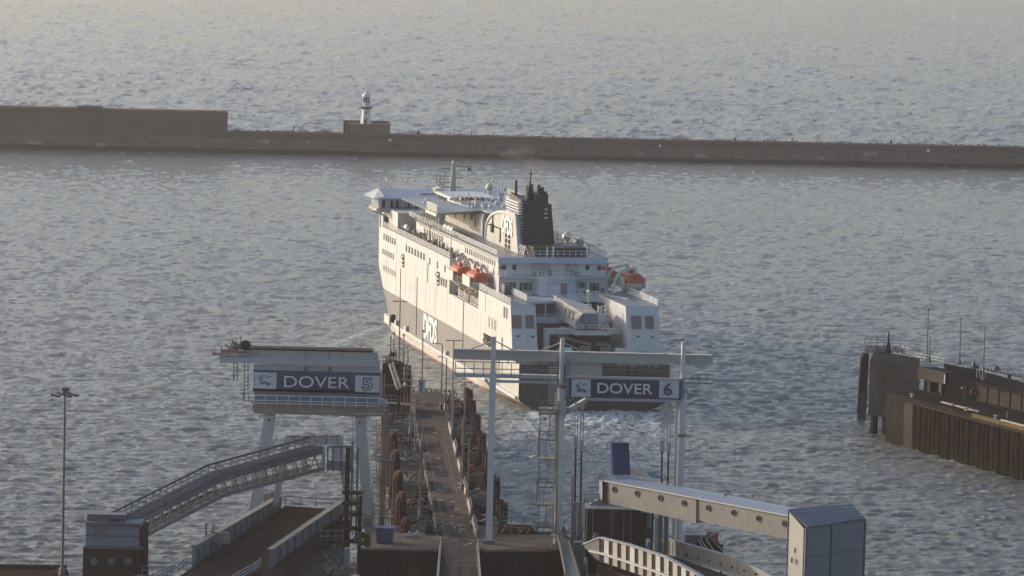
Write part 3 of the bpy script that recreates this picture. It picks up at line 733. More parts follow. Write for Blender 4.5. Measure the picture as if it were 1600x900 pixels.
    m.beam((.7, 14, 17.3), (1.6, 14, 18.8), .14); m.beam((2.5, 14, 17.3), (1.6, 14, 18.8), .14); m.build('signal_mast', lb_white, S)
    m = MB()
    for z in (14.6, 15.3, 16, 16.7, 17.4, 18.1): m.beam((3.7, 15, z), (5.2, 15, z), .14); 
    m.beam((3.7, 15, 14), (3.7, 15, 18.4), .16); m.beam((5.2, 15, 14), (5.2, 15, 18.4), .16); m.beam((4.4, 15, 14), (4.4, 15, 18.4), .12); m.build('ladder_frame', rail_w, S)
    # folded ramp legs, winch drums, stair flights under the portal
    m = MB()
    m.hexa([(-4.5, 12, 12.5), (1.4, 9.5, 11.2), (1.8, 16, 11.5), (-4.3, 17, 12.8)], [(-4.5, 12, 12.9), (1.4, 9.5, 11.6), (1.8, 16, 11.9), (-4.3, 17, 13.2)])
    m.hexa([(2.4, 9.6, 11.4), (5.4, 9.8, 10.9), (5.4, 15, 11.2), (2.3, 15, 11.7)], [(2.4, 9.6, 11.7), (5.4, 9.8, 11.2), (5.4, 15, 11.5), (2.3, 15, 12.0)])
    m.build('ramp_cover', gantry_t, S)
    m = MB(); m.box(-.8, 1.4, 9.8, 10.5, 8.76, 11.1); m.box(3.2, 5.4, 9.9, 10.6, 8.76, 10.9); m.build('ramp_leg', gantry_t, S)
    for x in (-3.9, 7.0):
        m = MB(); m.beam((x - 1.3, 8.5, 9.9), (x + 1.3, 8.5, 9.9), 2.2, n=12); o = m.build('winch_drum', lb_white, S)
        m = MB(); m.box(x - 1.6, x + 1.6, 8.0, 9.0, 8.76, 9.5); m.build('winch_bed', slate, o)
    m = MB(); m.beam((-5.8, 9.5, 12.4), (-1.5, 9.5, 9.2), .4, .2); m.build('stair_flight', slate, S); m = MB(); m.beam((5.6, 9.5, 12.4), (9.0, 9.5, 9.9), .4, .2); m.build('stair_flight', slate, S)
    m = MB(); rg = random.Random(17)
    for i in range(60): x = rg.uniform(-13.5, 13.5); m.box(x, x + rg.uniform(.1, .35), .6 + rg.random() * 2, 3, 8.76, 9.1 + rg.random() * .6)
    railing(m, [(-14, .5, 8.76), (14, .5, 8.76)], .9, 1.8, (1, .5), .03)
    m.build('mooring_fittings', slate, S, kind='stuff')
    # funnel casing, curved white wing with letters, louvres
    m = MB(); prof = [(47.5, 25.28), (51.0, 32.6)]
    for i in range(1, 15):
        a = PI / 2 * i / 14; prof.append((54 + 31.5 * math.sin(a) ** 1.0 * .86 + 0 * a, 25.28 + 7.3 * math.cos(a) ** .62))
    prof = [(y, z) for y, z in prof if z > 25.2]; prof[-1] = (prof[-1][0], 25.28)
    m.prism([(-5.3, y, z) for y, z in prof], (.6, 0, 0)); wing = m.build('funnel_wing', ship_cream, S)
    m = MB()
    for a, b in zip(prof[1:-1], prof[2:]): m.beam((-5.3, a[0], a[1] + .05), (-5.3, b[0], b[1] + .05), .5, .5)
    m.beam((-5.3, prof[0][0], prof[0][1]), (-5.3, prof[1][0], prof[1][1]), .4); m.build('wing_edge', ship_white, wing)
    place_text('funnel_lettering', text_mesh('funnel_lettering', 'DFDS', 3.6, 10.0, .12, mat('lettering_white', (.75, .75, .73)), .03), wing, (-5.42, 58.6, 29.9), (0, -1, -.03), (0, .0, 1))
    for i in range(2):
        for j in range(3): piece('wing_window', dark, wing, (-5.34, 60.2 - i * 3.2, 27.9 - j * 1.05), (.1, 1.9, .8))
    piece('wing_pipe', brown, wing, (-5.4, 66, 27.3), (.15, .5, 2.6)); piece('wing_locker', brown, wing, (-5.5, 74, 28.2), (.3, 2.0, 1.7)); piece('wing_pipe', brown, wing, (-5.4, 74, 30.0), (.15, .6, 2.2))
    m = MB()
    for i in range(9): m.beam((-5.4, 78 - i * 2.4, 28.6 + i * .03), (-5.4, 76.8 - i * 2.4, 28.6 + i * .03), .22)
    m.build('wing_ladder', brown, wing)
    m = MB(); m.hexa([(-4.0, 50.2, 25.28), (2.6, 50.2, 25.28), (2.6, 63, 25.28), (-4.0, 63, 25.28)], [(-4.4, 50.6, 35.6), (1.7, 50.6, 34.8), (1.7, 62, 35.2), (-4.4, 62, 36.4)])
    fu = m.build('funnel', funnel_black, S)
    m = MB()
    for i in range(17):
        z = 26.0 + i * .56; k = (z - 25.28) / 10.5
        m.hexa([(-4.85 - .3 * k, 50.0 + .4 * k, z), (-4.0, 50.0 + .4 * k, z), (-4.0, 62.5, z), (-4.85 - .3 * k, 62.5, z)], [(-4.7 - .3 * k, 50.0 + .4 * k, z + .2), (-4.0, 50.0 + .4 * k, z + .2), (-4.0, 62.5, z + .2), (-4.7 - .3 * k, 62.5, z + .2)])
    m.build('funnel_louvre', ship_white, fu)
    m = MB(); m.box(-3.6, 6.9, 41.5, 50.2, 25.28, 27.1); m.box(2.4, 7.2, 50.2, 56, 25.28, 26.9); fb = m.build('funnel_base', funnel_black, S)
    piece('base_roof_panel', slate, fb, (4.8, 47, 27.15), (3.6, 6, .1))
    for x, y, r, z0, z1 in ((-3.6, 60, .28, 36, 38.9), (-2.1, 54, .8, 35.2, 38.2), (-1.2, 57, .45, 35.2, 38.4), (.0, 53, .55, 34.8, 38.0), (.3, 56.5, .3, 34.8, 38.3), (1.1, 58, .6, 34.8, 37.8), (-.6, 60, .4, 35, 38.2), (.9, 54, .5, 34.6, 37.2)):
        m = MB(); m.beam((x, y, z0 - .4), (x, y, z1), 2 * r, n=10); m.build('exhaust_pipe', funnel_black, fu)
    m = MB(); m.box(-1.3, 1.3, 52, 59, 34.6, 36.8); m.build('exhaust_trunk', funnel_black, fu)
    m = MB(); m.beam((-2.6, 52, 37.5), (-2.2, 52, 41.4), .45, n=6, w2=.25); m.beam((-2.6, 52, 40.7), (-1.6, 52, 40.7), .12); m.build('funnel_mast', funnel_black, fu)
    for k in range(3):
        piece('funnel_light', lb_white, fu, (.6, 50.45, 33.9 - k * .85), (.7, .25, .3))
    m = MB(); m.beam((-5.4, 50, 25.3), (-4.3, 46, 27.0), .18); m.beam((-4.3, 46, 27.0), (-4.3, 42, 25.3), .18)
    for i in range(5): m.beam((-5.2, 50 - i * 1.6, 25.3), (-5.0, 48.6 - i * 1.6, 27.2), .2); m.beam((-5.2, 48.6 - i * 1.6, 25.3), (-5.0, 50 - i * 1.6, 27.2), .2)
    m.build('escape_stair', lb_white, S)
    m = MB(); railing(m, [(-3.6, 40.6, 25.28), (10.6, 40.6, 25.28)], 1.2, 1.15, (1, .5), .05); m.beam((-1, 40.6, 25.3), (-1, 40.6, 27.3), .2); m.beam((.2, 40.6, 25.3), (.2, 40.6, 27.3), .25); m.build('aft_roof_rail', rail_w, S)
    # starboard deck awning frames and domes
    m = MB()
    for i in range(12): m.beam((8.5, 46 + i * 5, 25.28), (8.5, 46 + i * 5, 27.4), .14)
    m.beam((8.5, 46, 27.4), (8.5, 101, 27.4), .16); m.beam((9.6, 46, 27.0), (9.6, 101, 27.0), .16); m.build('awning_frame', gal, S)
    for y in (58, 70): m = MB(); m.sphere((9.2, y, 26.9), 1.0, nu=10, nv=6); m.box(8.8, 9.6, y - .4, y + .4, 25.28, 26.3); m.build('satellite_dome', lb_white, S)
    # forward casing with the second curved wing and observation deck
    m = MB(); pr = [(88.0, 25.28), (88.0, 27.5), (88.9, 29.2), (91, 30.2), (128, 30.2), (130, 25.28)]
    m.prism([(-4.7, y, z) for y, z in pr], (11.2, 0, 0)); fc = m.build('forward_casing', ship_cream, S)
    m = MB(); m.box(-4.4, 6.3, 87.8, 88.02, 25.3, 28.6); m.build('casing_aft_panel', ship_blue, fc); 
    piece('casing_window', dark, fc, (-3.3, 87.9, 29.4), (.8, 1.6, .6)); piece('casing_top_band', ship_white, fc, (.9, 88.6, 29.3), (11.0, .8, 1.3))
    for y, z in ((96, 27.4), (100, 28.4), (108, 28), (118, 27.5), (124, 28)): piece('casing_vent', slate, fc, (-4.75, y, z), (.2, 1.4, 1.3))
    m = MB(); m.prism([(-12.6, 97, 29.0), (-6, 90.5, 30.2), (6, 90.5, 30.2), (10.5, 100, 30.2), (10.5, 140, 30.2), (-12.6, 140, 29.0)], (0, 0, .25)); m.build('observation_deck', ship_deck, S)
    m = MB(); railing(m, [(-12.5, 97, 29.2), (-12.5, 109, 29.2)], 1.7, 3, (1, .8, .6, .4, .2), .09); m.box(-12.8, -12.4, 96.9, 109, 28.6, 29.2); m.build('observation_rail', lb_white, S)
    m = MB()
    for i in range(8): m.beam((-12.2, 97 + i * 3, 25.28), (-12.2, 97 + i * 3, 29.0), .2)
    m.build('observation_deck_post', rail_w, S)
    m = MB(); m.box(-5, 5, 122, 140, 30.3, 30.8); m.build('locker_row', ship_white, S)
    m = MB()
    for i in range(5): x = -3.6 + i * 1.1; m.box(x, x + .7, 118 + (i % 3), 120, 30.4, 31.1)
    m.build('red_gear', mat('faded_red_gear', (.30, .12, .10), .6, 0, .3, 1.5), S)
    rg = random.Random(23); m = MB()
    for i in range(60):
        x = rg.uniform(-11.5, 9.5); y = rg.uniform(95, 138); m.box(x, x + rg.uniform(.2, 1.4), y, y + rg.uniform(.3, 1), 30.3 if x > -6 else 29.2, (30.5 if x > -6 else 29.6) + rg.random() * .6)
    m.build('deck_gear', mat('pale_gear', (.45, .47, .50), .5, 0, .3, 1.0), S, kind='stuff')
    m = MB(); railing(m, [(-6, 91, 30.4), (6, 91, 30.4), (10.3, 100, 30.4), (10.3, 138, 30.4)], 1.2, 2, (1, .66, .33), .05); railing(m, [(3.6, 99, 30.4), (3.6, 106, 30.4)], 2, 2, (1, .75, .5, .25), .08); m.build('top_rail', rail_w, S)
    m = MB(); m.hexa([(-4.4, 84, 30.4), (-2.6, 84, 30.4), (-2.6, 91, 30.4), (-4.4, 91, 30.4)], [(-4.4, 88, 30.6), (-2.6, 88, 30.6), (-2.6, 91, 30.6), (-4.4, 91, 30.6)]); m.build('stair_head', ship_white, fc)
    # bridge
    m = MB(); m.box(-13.2, 13.2, 140, 160, 22.1, 26.0); m.build('bridge_house', ship_white, S)
    m = MB(); m.prism([(-16.2, 150, 25.6), (16.2, 150, 25.6), (16.2, 160, 25.6), (-16.2, 160, 25.6)], (0, 0, .5)); m.prism([(-16.2, 150, 25.58), (-14.0, 150, 25.58), (-14.0, 158, 24.6), (-15.9, 158, 25.2)], (0, .4, .4)); m.build('bridge_floor', ship_cream, S)
    m = MB(); m.box(-15.7, 15.7, 150.5, 160, 26.1, 28.3); br = m.build('bridge_windows', mat('bridge_glass', (.30, .34, .34), .25, 0, .15, .6), S)
    for i in range(26):
        x = -15.3 + i * 1.22; piece('bridge_mullion', ship_white, br, (x, 150.42, 27.3), (.16 if i % 3 else .5, .12, 1.9))
    for x, w_ in ((-14.6, .7), (-12.8, .5), (-11.6, .5), (-9.1, .3), (-2.5, .9), (-5.5, .4)): piece('dark_pane', dark, br, (x, 150.4, 27.1), (w_, .1, 1.6))
    piece('bridge_rail_line', brown, br, (-9.0, 150.38, 26.35), (6.0, .1, .12))
    m = MB(); m.hexa([(-17.1, 149.6, 28.3), (17.1, 149.6, 28.3), (17.1, 161, 28.3), (-17.1, 161, 28.3)], [(-14.2, 151, 28.62), (14.2, 151, 28.62), (13.8, 161, 29.7), (-13.8, 161, 29.7)])
    m.build('bridge_roof', mat('blue_grey_roof', (.20, .24, .31), .35, 0, .08, .3), S)
    m = MB(); m.hexa([(-17.3, 149.7, 28.25), (-17.0, 149.7, 28.25), (-17.0, 161, 28.25), (-17.3, 161, 28.25)], [(-14.5, 151, 28.7), (-14.2, 151, 28.7), (-13.8, 161, 29.85), (-14.2, 161, 29.85)]); m.build('roof_edge', ship_white, S)
    m = MB()
    for x in (-12.5, -8.2, 11): m.beam((x, 158, 29.6), (x, 158, 31.8), .14); m.sphere((x, 158, 31.9), .32, nu=8, nv=4)
    railing(m, [(-14.0, 160, 29.6), (-11, 160, 29.6)], .9, 1.2, (1, .5), .05)
    m.build('roof_antenna', lb_white, S)
    m = MB(); m.box(-6, -.5, 153, 153.3, 29.05, 29.3); m.box(3, 7, 153, 153.3, 29.05, 29.3); m.build('roof_gear', slate, S)
    m = MB(); m.beam((-15.4, 149.4, 22.2), (-15.4, 149.4, 25.6), .3); m.beam((-13.9, 150, 24.5), (-17.2, 150, 25.7), .4); m.build('wing_bracket', ship_cream, S)
    # radar mast, domes
    m = MB(); m.beam((.5, 149.8, 29.0), (.7, 149.8, 36.3), 1.7, 1.7, n=8, w2=.8); m.sphere((.7, 149.8, 36.4), .5, nu=8, nv=4); mm = m.build('radar_mast', ship_cream, S)
    m = MB()
    for z, a_, b_ in ((35.6, -.3, 4.2), (35.0, -3.4, .5), (33.4, -3.8, 0), (32.0, -3.0, 0), (31.0, -3.6, 2.2), (33.0, .5, 2.4), (30.0, -3.8, 0)): m.beam((a_ + .4, 149.8, z), (b_ + .4, 149.8, z), .18)
    for x in (-3.1, -2.3, -1.4): m.beam((x, 149.8, 29.6), (x, 149.8, 33.8), .13)
    m.box(3.6, 4.6, 149.6, 150, 34.6, 35.3); m.build('mast_yard', gal, mm)
    m = MB(); m.beam((-3.2, 149.5, 31.4), (-1.4, 149.5, 31.7), .5); m.beam((-2.6, 149.5, 32.9), (-.9, 149.5, 32.9), .35); m.build('radar_scanner', lb_white, mm)
    m = MB(); m.box(-2.8, 3.2, 146, 150, 28.5, 30.2); m.build('mast_house', ship_deck, S)
    m = MB(); m.hexa([(-3.6, 145.5, 29.4), (-1.6, 145.5, 29.0), (-1.6, 149, 29.4), (-3.6, 149, 29.8)], [(-4.2, 145.5, 30.8), (-2.8, 145.5, 31.2), (-2.8, 149, 31.2), (-4.2, 149, 30.9)]); m.build('mast_platform', lb_white, S)
    for x, r, z in ((9.2, .85, 30.4), (12.8, .5, 30.2), (12.0, .3, 31.6)):
        m = MB(); m.sphere((x, 152, z + r * .6), r, nu=14, nv=8); m.beam((x, 152, 28.5), (x, 152, z), r * .9, n=10); m.build('satellite_dome', lb_white, S, smooth=False)
    # big lettering on the port side
    place_text('hull_lettering', text_mesh('hull_lettering', 'DFDS', 5.2, 15.2, .10, mat('lettering_white', (.75, .75, .73), .5, 0, .04, .4), .035), S, (-14.46, 91.4, 5.75), (0, -1, 0), (0, 0, 1))
build_ferry()

# lifeboats: large covered boats hanging from davits
def make_lifeboat(label, x, y, z):
    t = thing('lifeboat', label, 'lifeboat', SHIP_O + SHIP_B * x + SHIP_H * y + Vector((0, 0, z)), PSI, 'covered lifeboats hanging on the ferry')
    L = 9.6; hw = 2.1
    m = MB(); rows = []
    for z_, wf, lf in ((0, .35, .72), (.5, .75, .86), (1.2, .97, .96), (1.9, 1.0, 1.0)):
        row = []
        for i in range(20):
            a = 2 * PI * i / 20; cx_, cy_ = math.cos(a), math.sin(a)
            row.append((hw * wf * math.copysign(abs(cx_) ** .6, cx_), L / 2 * lf * math.copysign(abs(cy_) ** .55, cy_), z_))
        rows.append(row)
    n = 20; vs = [p for r in rows for p in r]; fs = [(j * n + i, j * n + (i + 1) % n, (j + 1) * n + (i + 1) % n, (j + 1) * n + i) for j in range(3) for i in range(n)]
    fs += [tuple(range(n)), tuple(range(3 * n, 4 * n))]; m.add(vs, fs); m.build('hull', lb_white, t)
    m = MB(); rows = []
    for z_, wf, lf in ((1.95, 1.0, .99), (2.7, .97, .93), (3.3, .80, .84), (3.7, .5, .72)):
        rows.append([(hw * wf * math.copysign(abs(math.cos(2 * PI * i / 20)) ** .5, math.cos(2 * PI * i / 20)), L / 2 * lf * math.copysign(abs(math.sin(2 * PI * i / 20)) ** .5, math.sin(2 * PI * i / 20)), z_) for i in range(20)])
    vs = [p for r in rows for p in r]; fs = [(j * n + i, j * n + (i + 1) % n, (j + 1) * n + (i + 1) % n, (j + 1) * n + i) for j in range(3) for i in range(n)] + [tuple(range(n)), tuple(range(3 * n, 4 * n))]
    m.add(vs, fs); cn = m.build('canopy', orange, t)
    m = MB(); m.box(-.5, .5, -1, .6, 3.6, 4.3); m.build('steering_hatch', orange, cn)
    for sx in (-1, 1): 
        m = MB(); m.box(sx * hw - .25, sx * hw + .06, -3.7, 3.7, .9, 2.9); m.build('side_panel', lb_white, t)
    m = MB()
    for sy in (-3.3, 3.3): m.beam((0, sy, 3.4), (0, sy, 4.6), .3); m.sphere((0, sy, 4.6), .45, nu=8, nv=4)
    m.build('lifting_hook', lb_white, t)
    m = MB(); m.tube([(0 + 1.4 * math.cos(a), -L / 2 - .02, 1.7 - 1.0 * math.sin(a)) for a in [PI * k / 8 for k in range(9)]], .07); m.build('grab_line', slate, t)
    sg = 1 if x > 0 else -1
    d = MB()
    for sy in (y - 3.3, y + 3.3):
        pts = [(sg * 10.9, sy, 18.5), (sg * 11.6, sy, 21.5), (sg * 12.6, sy, 23.2), (x, sy, z + 4.9)]
        for a, b in zip(pts[:-1], pts[1:]): d.beam(a, b, .35, .5)
        d.beam((sg * 10.8, sy, 17.4), (x + sg * 1.0, sy, z + .1), .3, .4)
        d.build('davit', lb_white, S); d = MB()
    return t
make_lifeboat('orange topped lifeboat on the port side nearest the ferry stern', -13.0, 49.5, 17.9)
make_lifeboat('orange topped lifeboat on the port side, half hidden behind the one nearer the stern', -13.9, 62.5, 17.9)
make_lifeboat('orange topped lifeboat on the right side of the ferry, fully in view', 15.4, 38.5, 18.9)
make_lifeboat('orange topped lifeboat on the right side of the ferry, small sliver behind the nearer one', 12.9, 52.0, 18.9)

# one passenger at the rail
def make_person(label, loc, rz, s=1.0):
    t = thing('person', label, 'person', loc, rz)
    def skin(name, pts, edges, rad, m_, parent):
        me = bpy.data.meshes.new(name); me.from_pydata(pts, edges, []); me.materials.append(m_)
        o = link(name, me, parent); md = o.modifiers.new('skin', 'SKIN'); ss = o.modifiers.new('sub', 'SUBSURF'); ss.levels = 1; ss.render_levels = 1
        for v, r in zip(me.skin_vertices[0].data, rad): v.radius = (r, r)
        me.skin_vertices[0].data[0].use_root = True
        return o
    P = [(0, 0, .95), (0, 0, 1.15), (0, .01, 1.38), (0, 0, 1.5), (0, -.01, 1.62), (0, -.01, 1.73),
         (-.19, 0, 1.4), (-.24, .02, 1.15), (-.2, -.18, .98), (.19, 0, 1.4), (.24, .02, 1.15), (.2, -.18, .98),
         (-.1, 0, .88), (-.11, 0, .48), (-.11, .02, .08), (-.11, -.14, .04), (.1, 0, .88), (.11, 0, .48), (.11, .02, .08), (.11, -.14, .04)]
    Ed = [(0, 1), (1, 2), (2, 3), (3, 4), (4, 5), (2, 6), (6, 7), (7, 8), (2, 9), (9, 10), (10, 11), (0, 12), (12, 13), (13, 14), (14, 15), (0, 16), (16, 17), (17, 18), (18, 19)]
    R_ = [.14, .13, .15, .06, .095, .07, .07, .05, .035, .07, .05, .035, .09, .065, .045, .04, .09, .065, .045, .04]
    skin('body', P, Ed, R_, skin_m, t)
    skin('dark_jacket', P[:3] + P[6:8] + P[9:11], [(0, 1), (1, 2), (2, 3), (3, 4), (2, 5), (5, 6)], [.18, .17, .19, .09, .07, .09, .07], cloth_m, t)
    skin('dark_trousers', [P[0], P[12], P[13], P[14], P[16], P[17], P[18]], [(0, 1), (1, 2), (2, 3), (0, 4), (4, 5), (5, 6)], [.16, .11, .085, .065, .11, .085, .065], cloth_m, t)
    m = MB(); m.sphere((0, .01, 1.68), .115, (1, 1, 1), 10, 5, -.1); m.build('hair', dark, t)
    t.scale = (s, s, s)
    return t
pw = SHIP_O + SHIP_B * 4.6 + SHIP_H * 31.6 + Vector((0, 0, 18.0))
make_person('person in dark clothing standing at the aft deck rail of the ferry', pw, PSI + .4)

# ------------------------------------------------------------------ pixel-surveyed boxes on upright planes
def pbox(mb, px0, py0, px1, py1, Y, depth):
    xm, ym = (px0 + px1) / 2, (py0 + py1) / 2
    return mb.box(aty(px0, ym, Y).x, aty(px1, ym, Y).x, Y, Y + depth, aty(xm, py1, Y).z, aty(xm, py0, Y).z)
def lpt(root, p): return FR[root.name].inverted() @ Vector(p)
def lbox(name, m_, root, px0, py0, px1, py1, Y, depth, parent=None, label=None):
    m = MB(root); pbox(m, px0, py0, px1, py1, Y, depth); return m.build(name, m_, parent or root, None, label)
def flag_emblem(root, parent, x0, z0, w_, h_, Y):
    """waving flag emblem of dark wavy strokes: a checked hoist and two long waves"""
    m = MB()
    def stroke(pts, t):
        P = [Vector((x0 + a * w_, Y, z0 + b * h_)) for a, b in pts]
        for a, b in zip(P[:-1], P[1:]):
            d = (b - a).normalized(); n_ = Vector((-d.z, 0, d.x)) * t / 2
            m.hexa([a - n_, b - n_, b - n_ + Vector((0, .05, 0)), a - n_ + Vector((0, .05, 0))], [a + n_, b + n_, b + n_ + Vector((0, .05, 0)), a + n_ + Vector((0, .05, 0))])
    stroke([(.14, .72), (.22, .70), (.30, .76), (.38, .84), (.50, .84)], .10)
    stroke([(.16, .58), (.24, .56), (.32, .62)], .10); stroke([(.20, .44), (.28, .42), (.34, .48)], .10)
    stroke([(.14, .74), (.20, .50), (.26, .26)], .07); stroke([(.32, .80), (.34, .60), (.36, .46)], .07)
    stroke([(.26, .26), (.36, .32), (.46, .40), (.56, .36)], .24); stroke([(.56, .20), (.64, .30), (.72, .34), (.70, .18)], .16)
    stroke([(.52, .66), (.62, .76), (.74, .78), (.80, .70)], .10); stroke([(.56, .36), (.60, .28), (.70, .24)], .10)
    m.inv = FR[root.name].inverted()
    m.build('flag_emblem', navy, parent)

# ------------------------------------------------------------------ gantry of berth 6
def make_gantry6():
    Y = 620.7
    G = thing('lifting_gantry', 'pale grey steel lifting gantry of three tall posts carrying the DOVER 6 sign', 'gantry', (7.2, Y, 7))
    def postx(px, py): return aty(px, py, Y).x
    # posts
    m = MB(G); x = -2.35; m.box(x - .45, x + .45, Y, Y + .9, 7, 31.0); m.box(x - .33, x + .33, Y + .1, Y + .8, 31.0, 35.9); post_m = mat('post_white_paint', (.52, .52, .52), .45, 0, .08, .4, .8, 0, (.36, .32, .28), .3); p1 = m.build('left_post', post_m, G)
    m = MB(G); m.box(x - .8, x + .8, Y - .15, Y + 1.15, 6.9, 7.5); m.build('base_plate', slate, p1)
    for nm, x, r0, r1, zb, zs in (('centre_post', 7.15, .60, .33, 6.0, 29.3), ('right_post', 23.95, .62, .33, -3, 29.0)):
        m = MB(G); m.beam((x, Y + .9, zb), (x, Y + .9, zs), 2 * r0, n=14); m.beam((x, Y + .9, zs), (x, Y + .9, 35.8), 2 * r1, n=12); pp_ = m.build(nm, post_m, G)
        m = MB(G); m.beam((x, Y + .9, zs - .35), (x, Y + .9, zs + .2), 2 * r0 + .25, n=14)
        if nm == 'right_post': m.beam((x, Y + .9, 22.6), (x, Y + .9, 23.0), 2 * r0 + .3, n=14)
        m.build('collar', gantry_t, pp_)
        m = MB(G); m.beam((x - r0 - .12, Y + .9, max(zb, 8)), (x - r0 - .12, Y + .9, zs - 1), .3); m.build('cable_duct', lb_white, pp_)
    m = MB(G); m.box(6.3, 7.9, Y + .2, Y + 1.6, 25.0, 27.0); m.build('post_sleeve', gantry_p, G)
    # top beam in two flanges and web
    z0, z1 = 32.62, 33.75
    m = MB(G); m.box(-7.9, 28.1, Y + 1.9, Y + 2.9, z0, z1); tb = m.build('top_beam', gantry_c, G)
    m = MB(G); m.box(-7.9, 28.1, Y + 1.75, Y + 3.05, z1, z1 + .16); m.box(-7.9, 28.1, Y + 1.75, Y + 3.05, z0 - .14, z0); m.build('beam_flange', gantry_c, tb)
    for x in [-6.5 + i * 2.6 for i in range(14)]: piece('web_stiffener', gantry_p, tb, lpt(G, (x, Y + 1.86, (z0 + z1) / 2)), (.08, .1, 1.1))
    m = MB(G); rg = random.Random(6)
    for i in range(26): x = rg.uniform(-3, 26); m.beam((x, Y + 1.8, z0 - .1), (x + rg.uniform(-.1, .1), Y + 1.8, z0 - rg.uniform(.2, .7)), .12)
    m.build('trolley_hangers', gantry_c, tb)
    for a, b in (((7.2, 35.3), (4.0, 33.9)), ((7.2, 35.3), (10.1, 33.9)), ((-2.3, 35.3), (-5.6, 33.9)), ((-2.3, 35.3), (.4, 33.9)), ((23.95, 35.3), (21.0, 33.8)), ((21.4, 29.9), (24.0, 31.6))):
        m = MB(G); m.beam((a[0], Y + 1.3, a[1]), (b[0], Y + 2.0, b[1]), .17, n=6); m.build('tie_rod', gantry_c, G)
    # machinery box behind the sign
    lbox('machinery_box', gantry_c, G, 887, 556, 941, 590, Y + 2.2, 3.2)
    o = lbox('box_top', gantry_p, G, 886, 555, 942, 558.5, Y + 2.1, 3.4)
    # service walkway to the left, with rail
    m = MB(G); pbox(m, 710, 585, 875, 591, Y + 1.4, 1.4); pbox(m, 775, 595, 872, 599, Y + 1.2, .4); wk = m.build('service_walkway', gantry_p, G)
    a = aty(711, 587, Y + 1.4); b = aty(872, 591, Y + 1.4)
    m = MB(G); railing(m, [(a.x, Y + 1.45, a.z + .1), (b.x, Y + 1.45, a.z + .1)], 1.9, 1.33, (1, .5), .055); m.build('walkway_rail', gal, wk)
    m = MB(G); m.beam(aty(758, 593, Y + 1.3), aty(772, 608, Y + .5), .3); m.build('walkway_brace', gantry_p, wk)
    a = aty(1070, 596, Y + 1.2); b = aty(1114, 597, Y + 1.2)
    m = MB(G); m.box(a.x, b.x, Y + 1.2, Y + 2.4, a.z - .3, a.z - .1); railing(m, [(a.x, Y + 1.2, a.z - .1), (b.x, Y + 1.2, a.z - .1)], 1.15, 1.0, (1, .5), .05); railing(m, [(9.9 + 0, Y + 3.6, 29.9 + .9), (22.0, Y + 3.6, 30.8)], 1.15, 1.0, (1, .5), .06); m.build('end_platform_rail', gal, G)
    # sign
    m = MB(G); pbox(m, 884, 589.5, 1066, 593, Y - .45, 1.0); m.build('sign_top_beam', gantry_c, G)
    Ys = Y - .35
    s1 = lbox('sign_board', navy, G, 889, 592, 1064, 622.5, Ys + .1, .35)
    lbox('sign_panel', signw, G, 893, 592.6, 923, 620, Ys + .02, .1, s1); lbox('sign_panel', signw, G, 1030, 593, 1061, 622, Ys + .02, .1, s1)
    a = aty(893, 619, Ys); b = aty(923, 593, Ys); flag_emblem(G, s1, a.x + .3, a.z + .15, b.x - a.x - .4, b.z - a.z - .3, Ys - .04)
    c = aty(976.5, 607, Ys - .02); L = aty(1018.5, 607, Ys).x - aty(932, 607, Ys).x
    m_o = text_mesh('sign_lettering', 'DOVER', 1.45, L, .25, letter_m, .012)
    # illuminated-style channel letters with raised edges
    place_text('sign_lettering', m_o, s1, lpt(G, c + Vector((0, -.01, 0))), (1, 0, 0), (0, 0, 1))
    c = aty(1043.5, 608, Ys - .02); place_text('sign_number', text_mesh('sign_number', '6', 1.75, 1.15, .2, navy, .01), s1, lpt(G, c), (1, 0, 0), (0, 0, 1))
    m = MB(G); a = aty(893, 606, Ys); b = aty(923, 606, Ys); m.box(a.x, b.x, Ys - .02, Ys, a.z - .5, a.z - .46); m.build('panel_seam', slate, s1)
    lbox('sign_frame', bluegrey, G, 884, 560, 889.5, 620, Y - .1, .5); lbox('sign_frame', bluegrey, G, 1064, 592, 1069, 623, Y - .1, .5)
    m = MB(G); pbox(m, 916, 622.8, 1066, 627.5, Y - .1, 2.2); m.build('sign_lower_beam', gantry_p, G)
    m = MB(G); m.prism([aty(886, 640, Y), aty(886, 646, Y), aty(917, 629, Y), aty(917, 622.5, Y)], (0, 2.2, 0)); pbox(m, 884, 637, 889, 648, Y, 1.4); m.build('haunch', gantry_p, G)
    a = aty(889, 633, Y - .1); b = aty(904, 622, Y - .1)
    m = MB(G); railing(m, [a, b], 1.0, .7, (1, .5), .05); m.build('haunch_rail', gal, G)
    lbox('lower_shadow_beam', slate, G, 905, 619.5, 1064, 623, Y + .3, 1.5)
    # hoist ropes and rods
    for px, yb_, yr in ((899.5, 700, 795), (908.5, 705, 793), (1034.5, 706, 765), (1044.5, 708, 775)):
        t0 = aty(px + 1.5, 629 if px < 1000 else 632, Y + .8)
        a = aty(px, yb_, Y + .8); b = aty(px - 1.6, yr + (6 if px < 1000 else 30), Y + .8)
        o = None
        m = MB(G); m.beam(t0, t0 + Vector((0, 0, -.9)), .55, .3); m.beam(t0 + Vector((-.18, 0, -.5)), a + Vector((-.18, 0, 0)), .12); m.beam(t0 + Vector((.2, 0, -.5)), a + Vector((.2, 0, 0)), .12); m.beam(a + Vector((0, 0, 1.6)), a, .6, .3)
        o = m.build('hoist_rope', gantry_c, G)
        m = MB(G); m.beam(a, b, .28, n=8); m.build('hoist_rod', mat('black_rod', (.012, .012, .014), .35, .3, .1, 1), o)
make_gantry6()

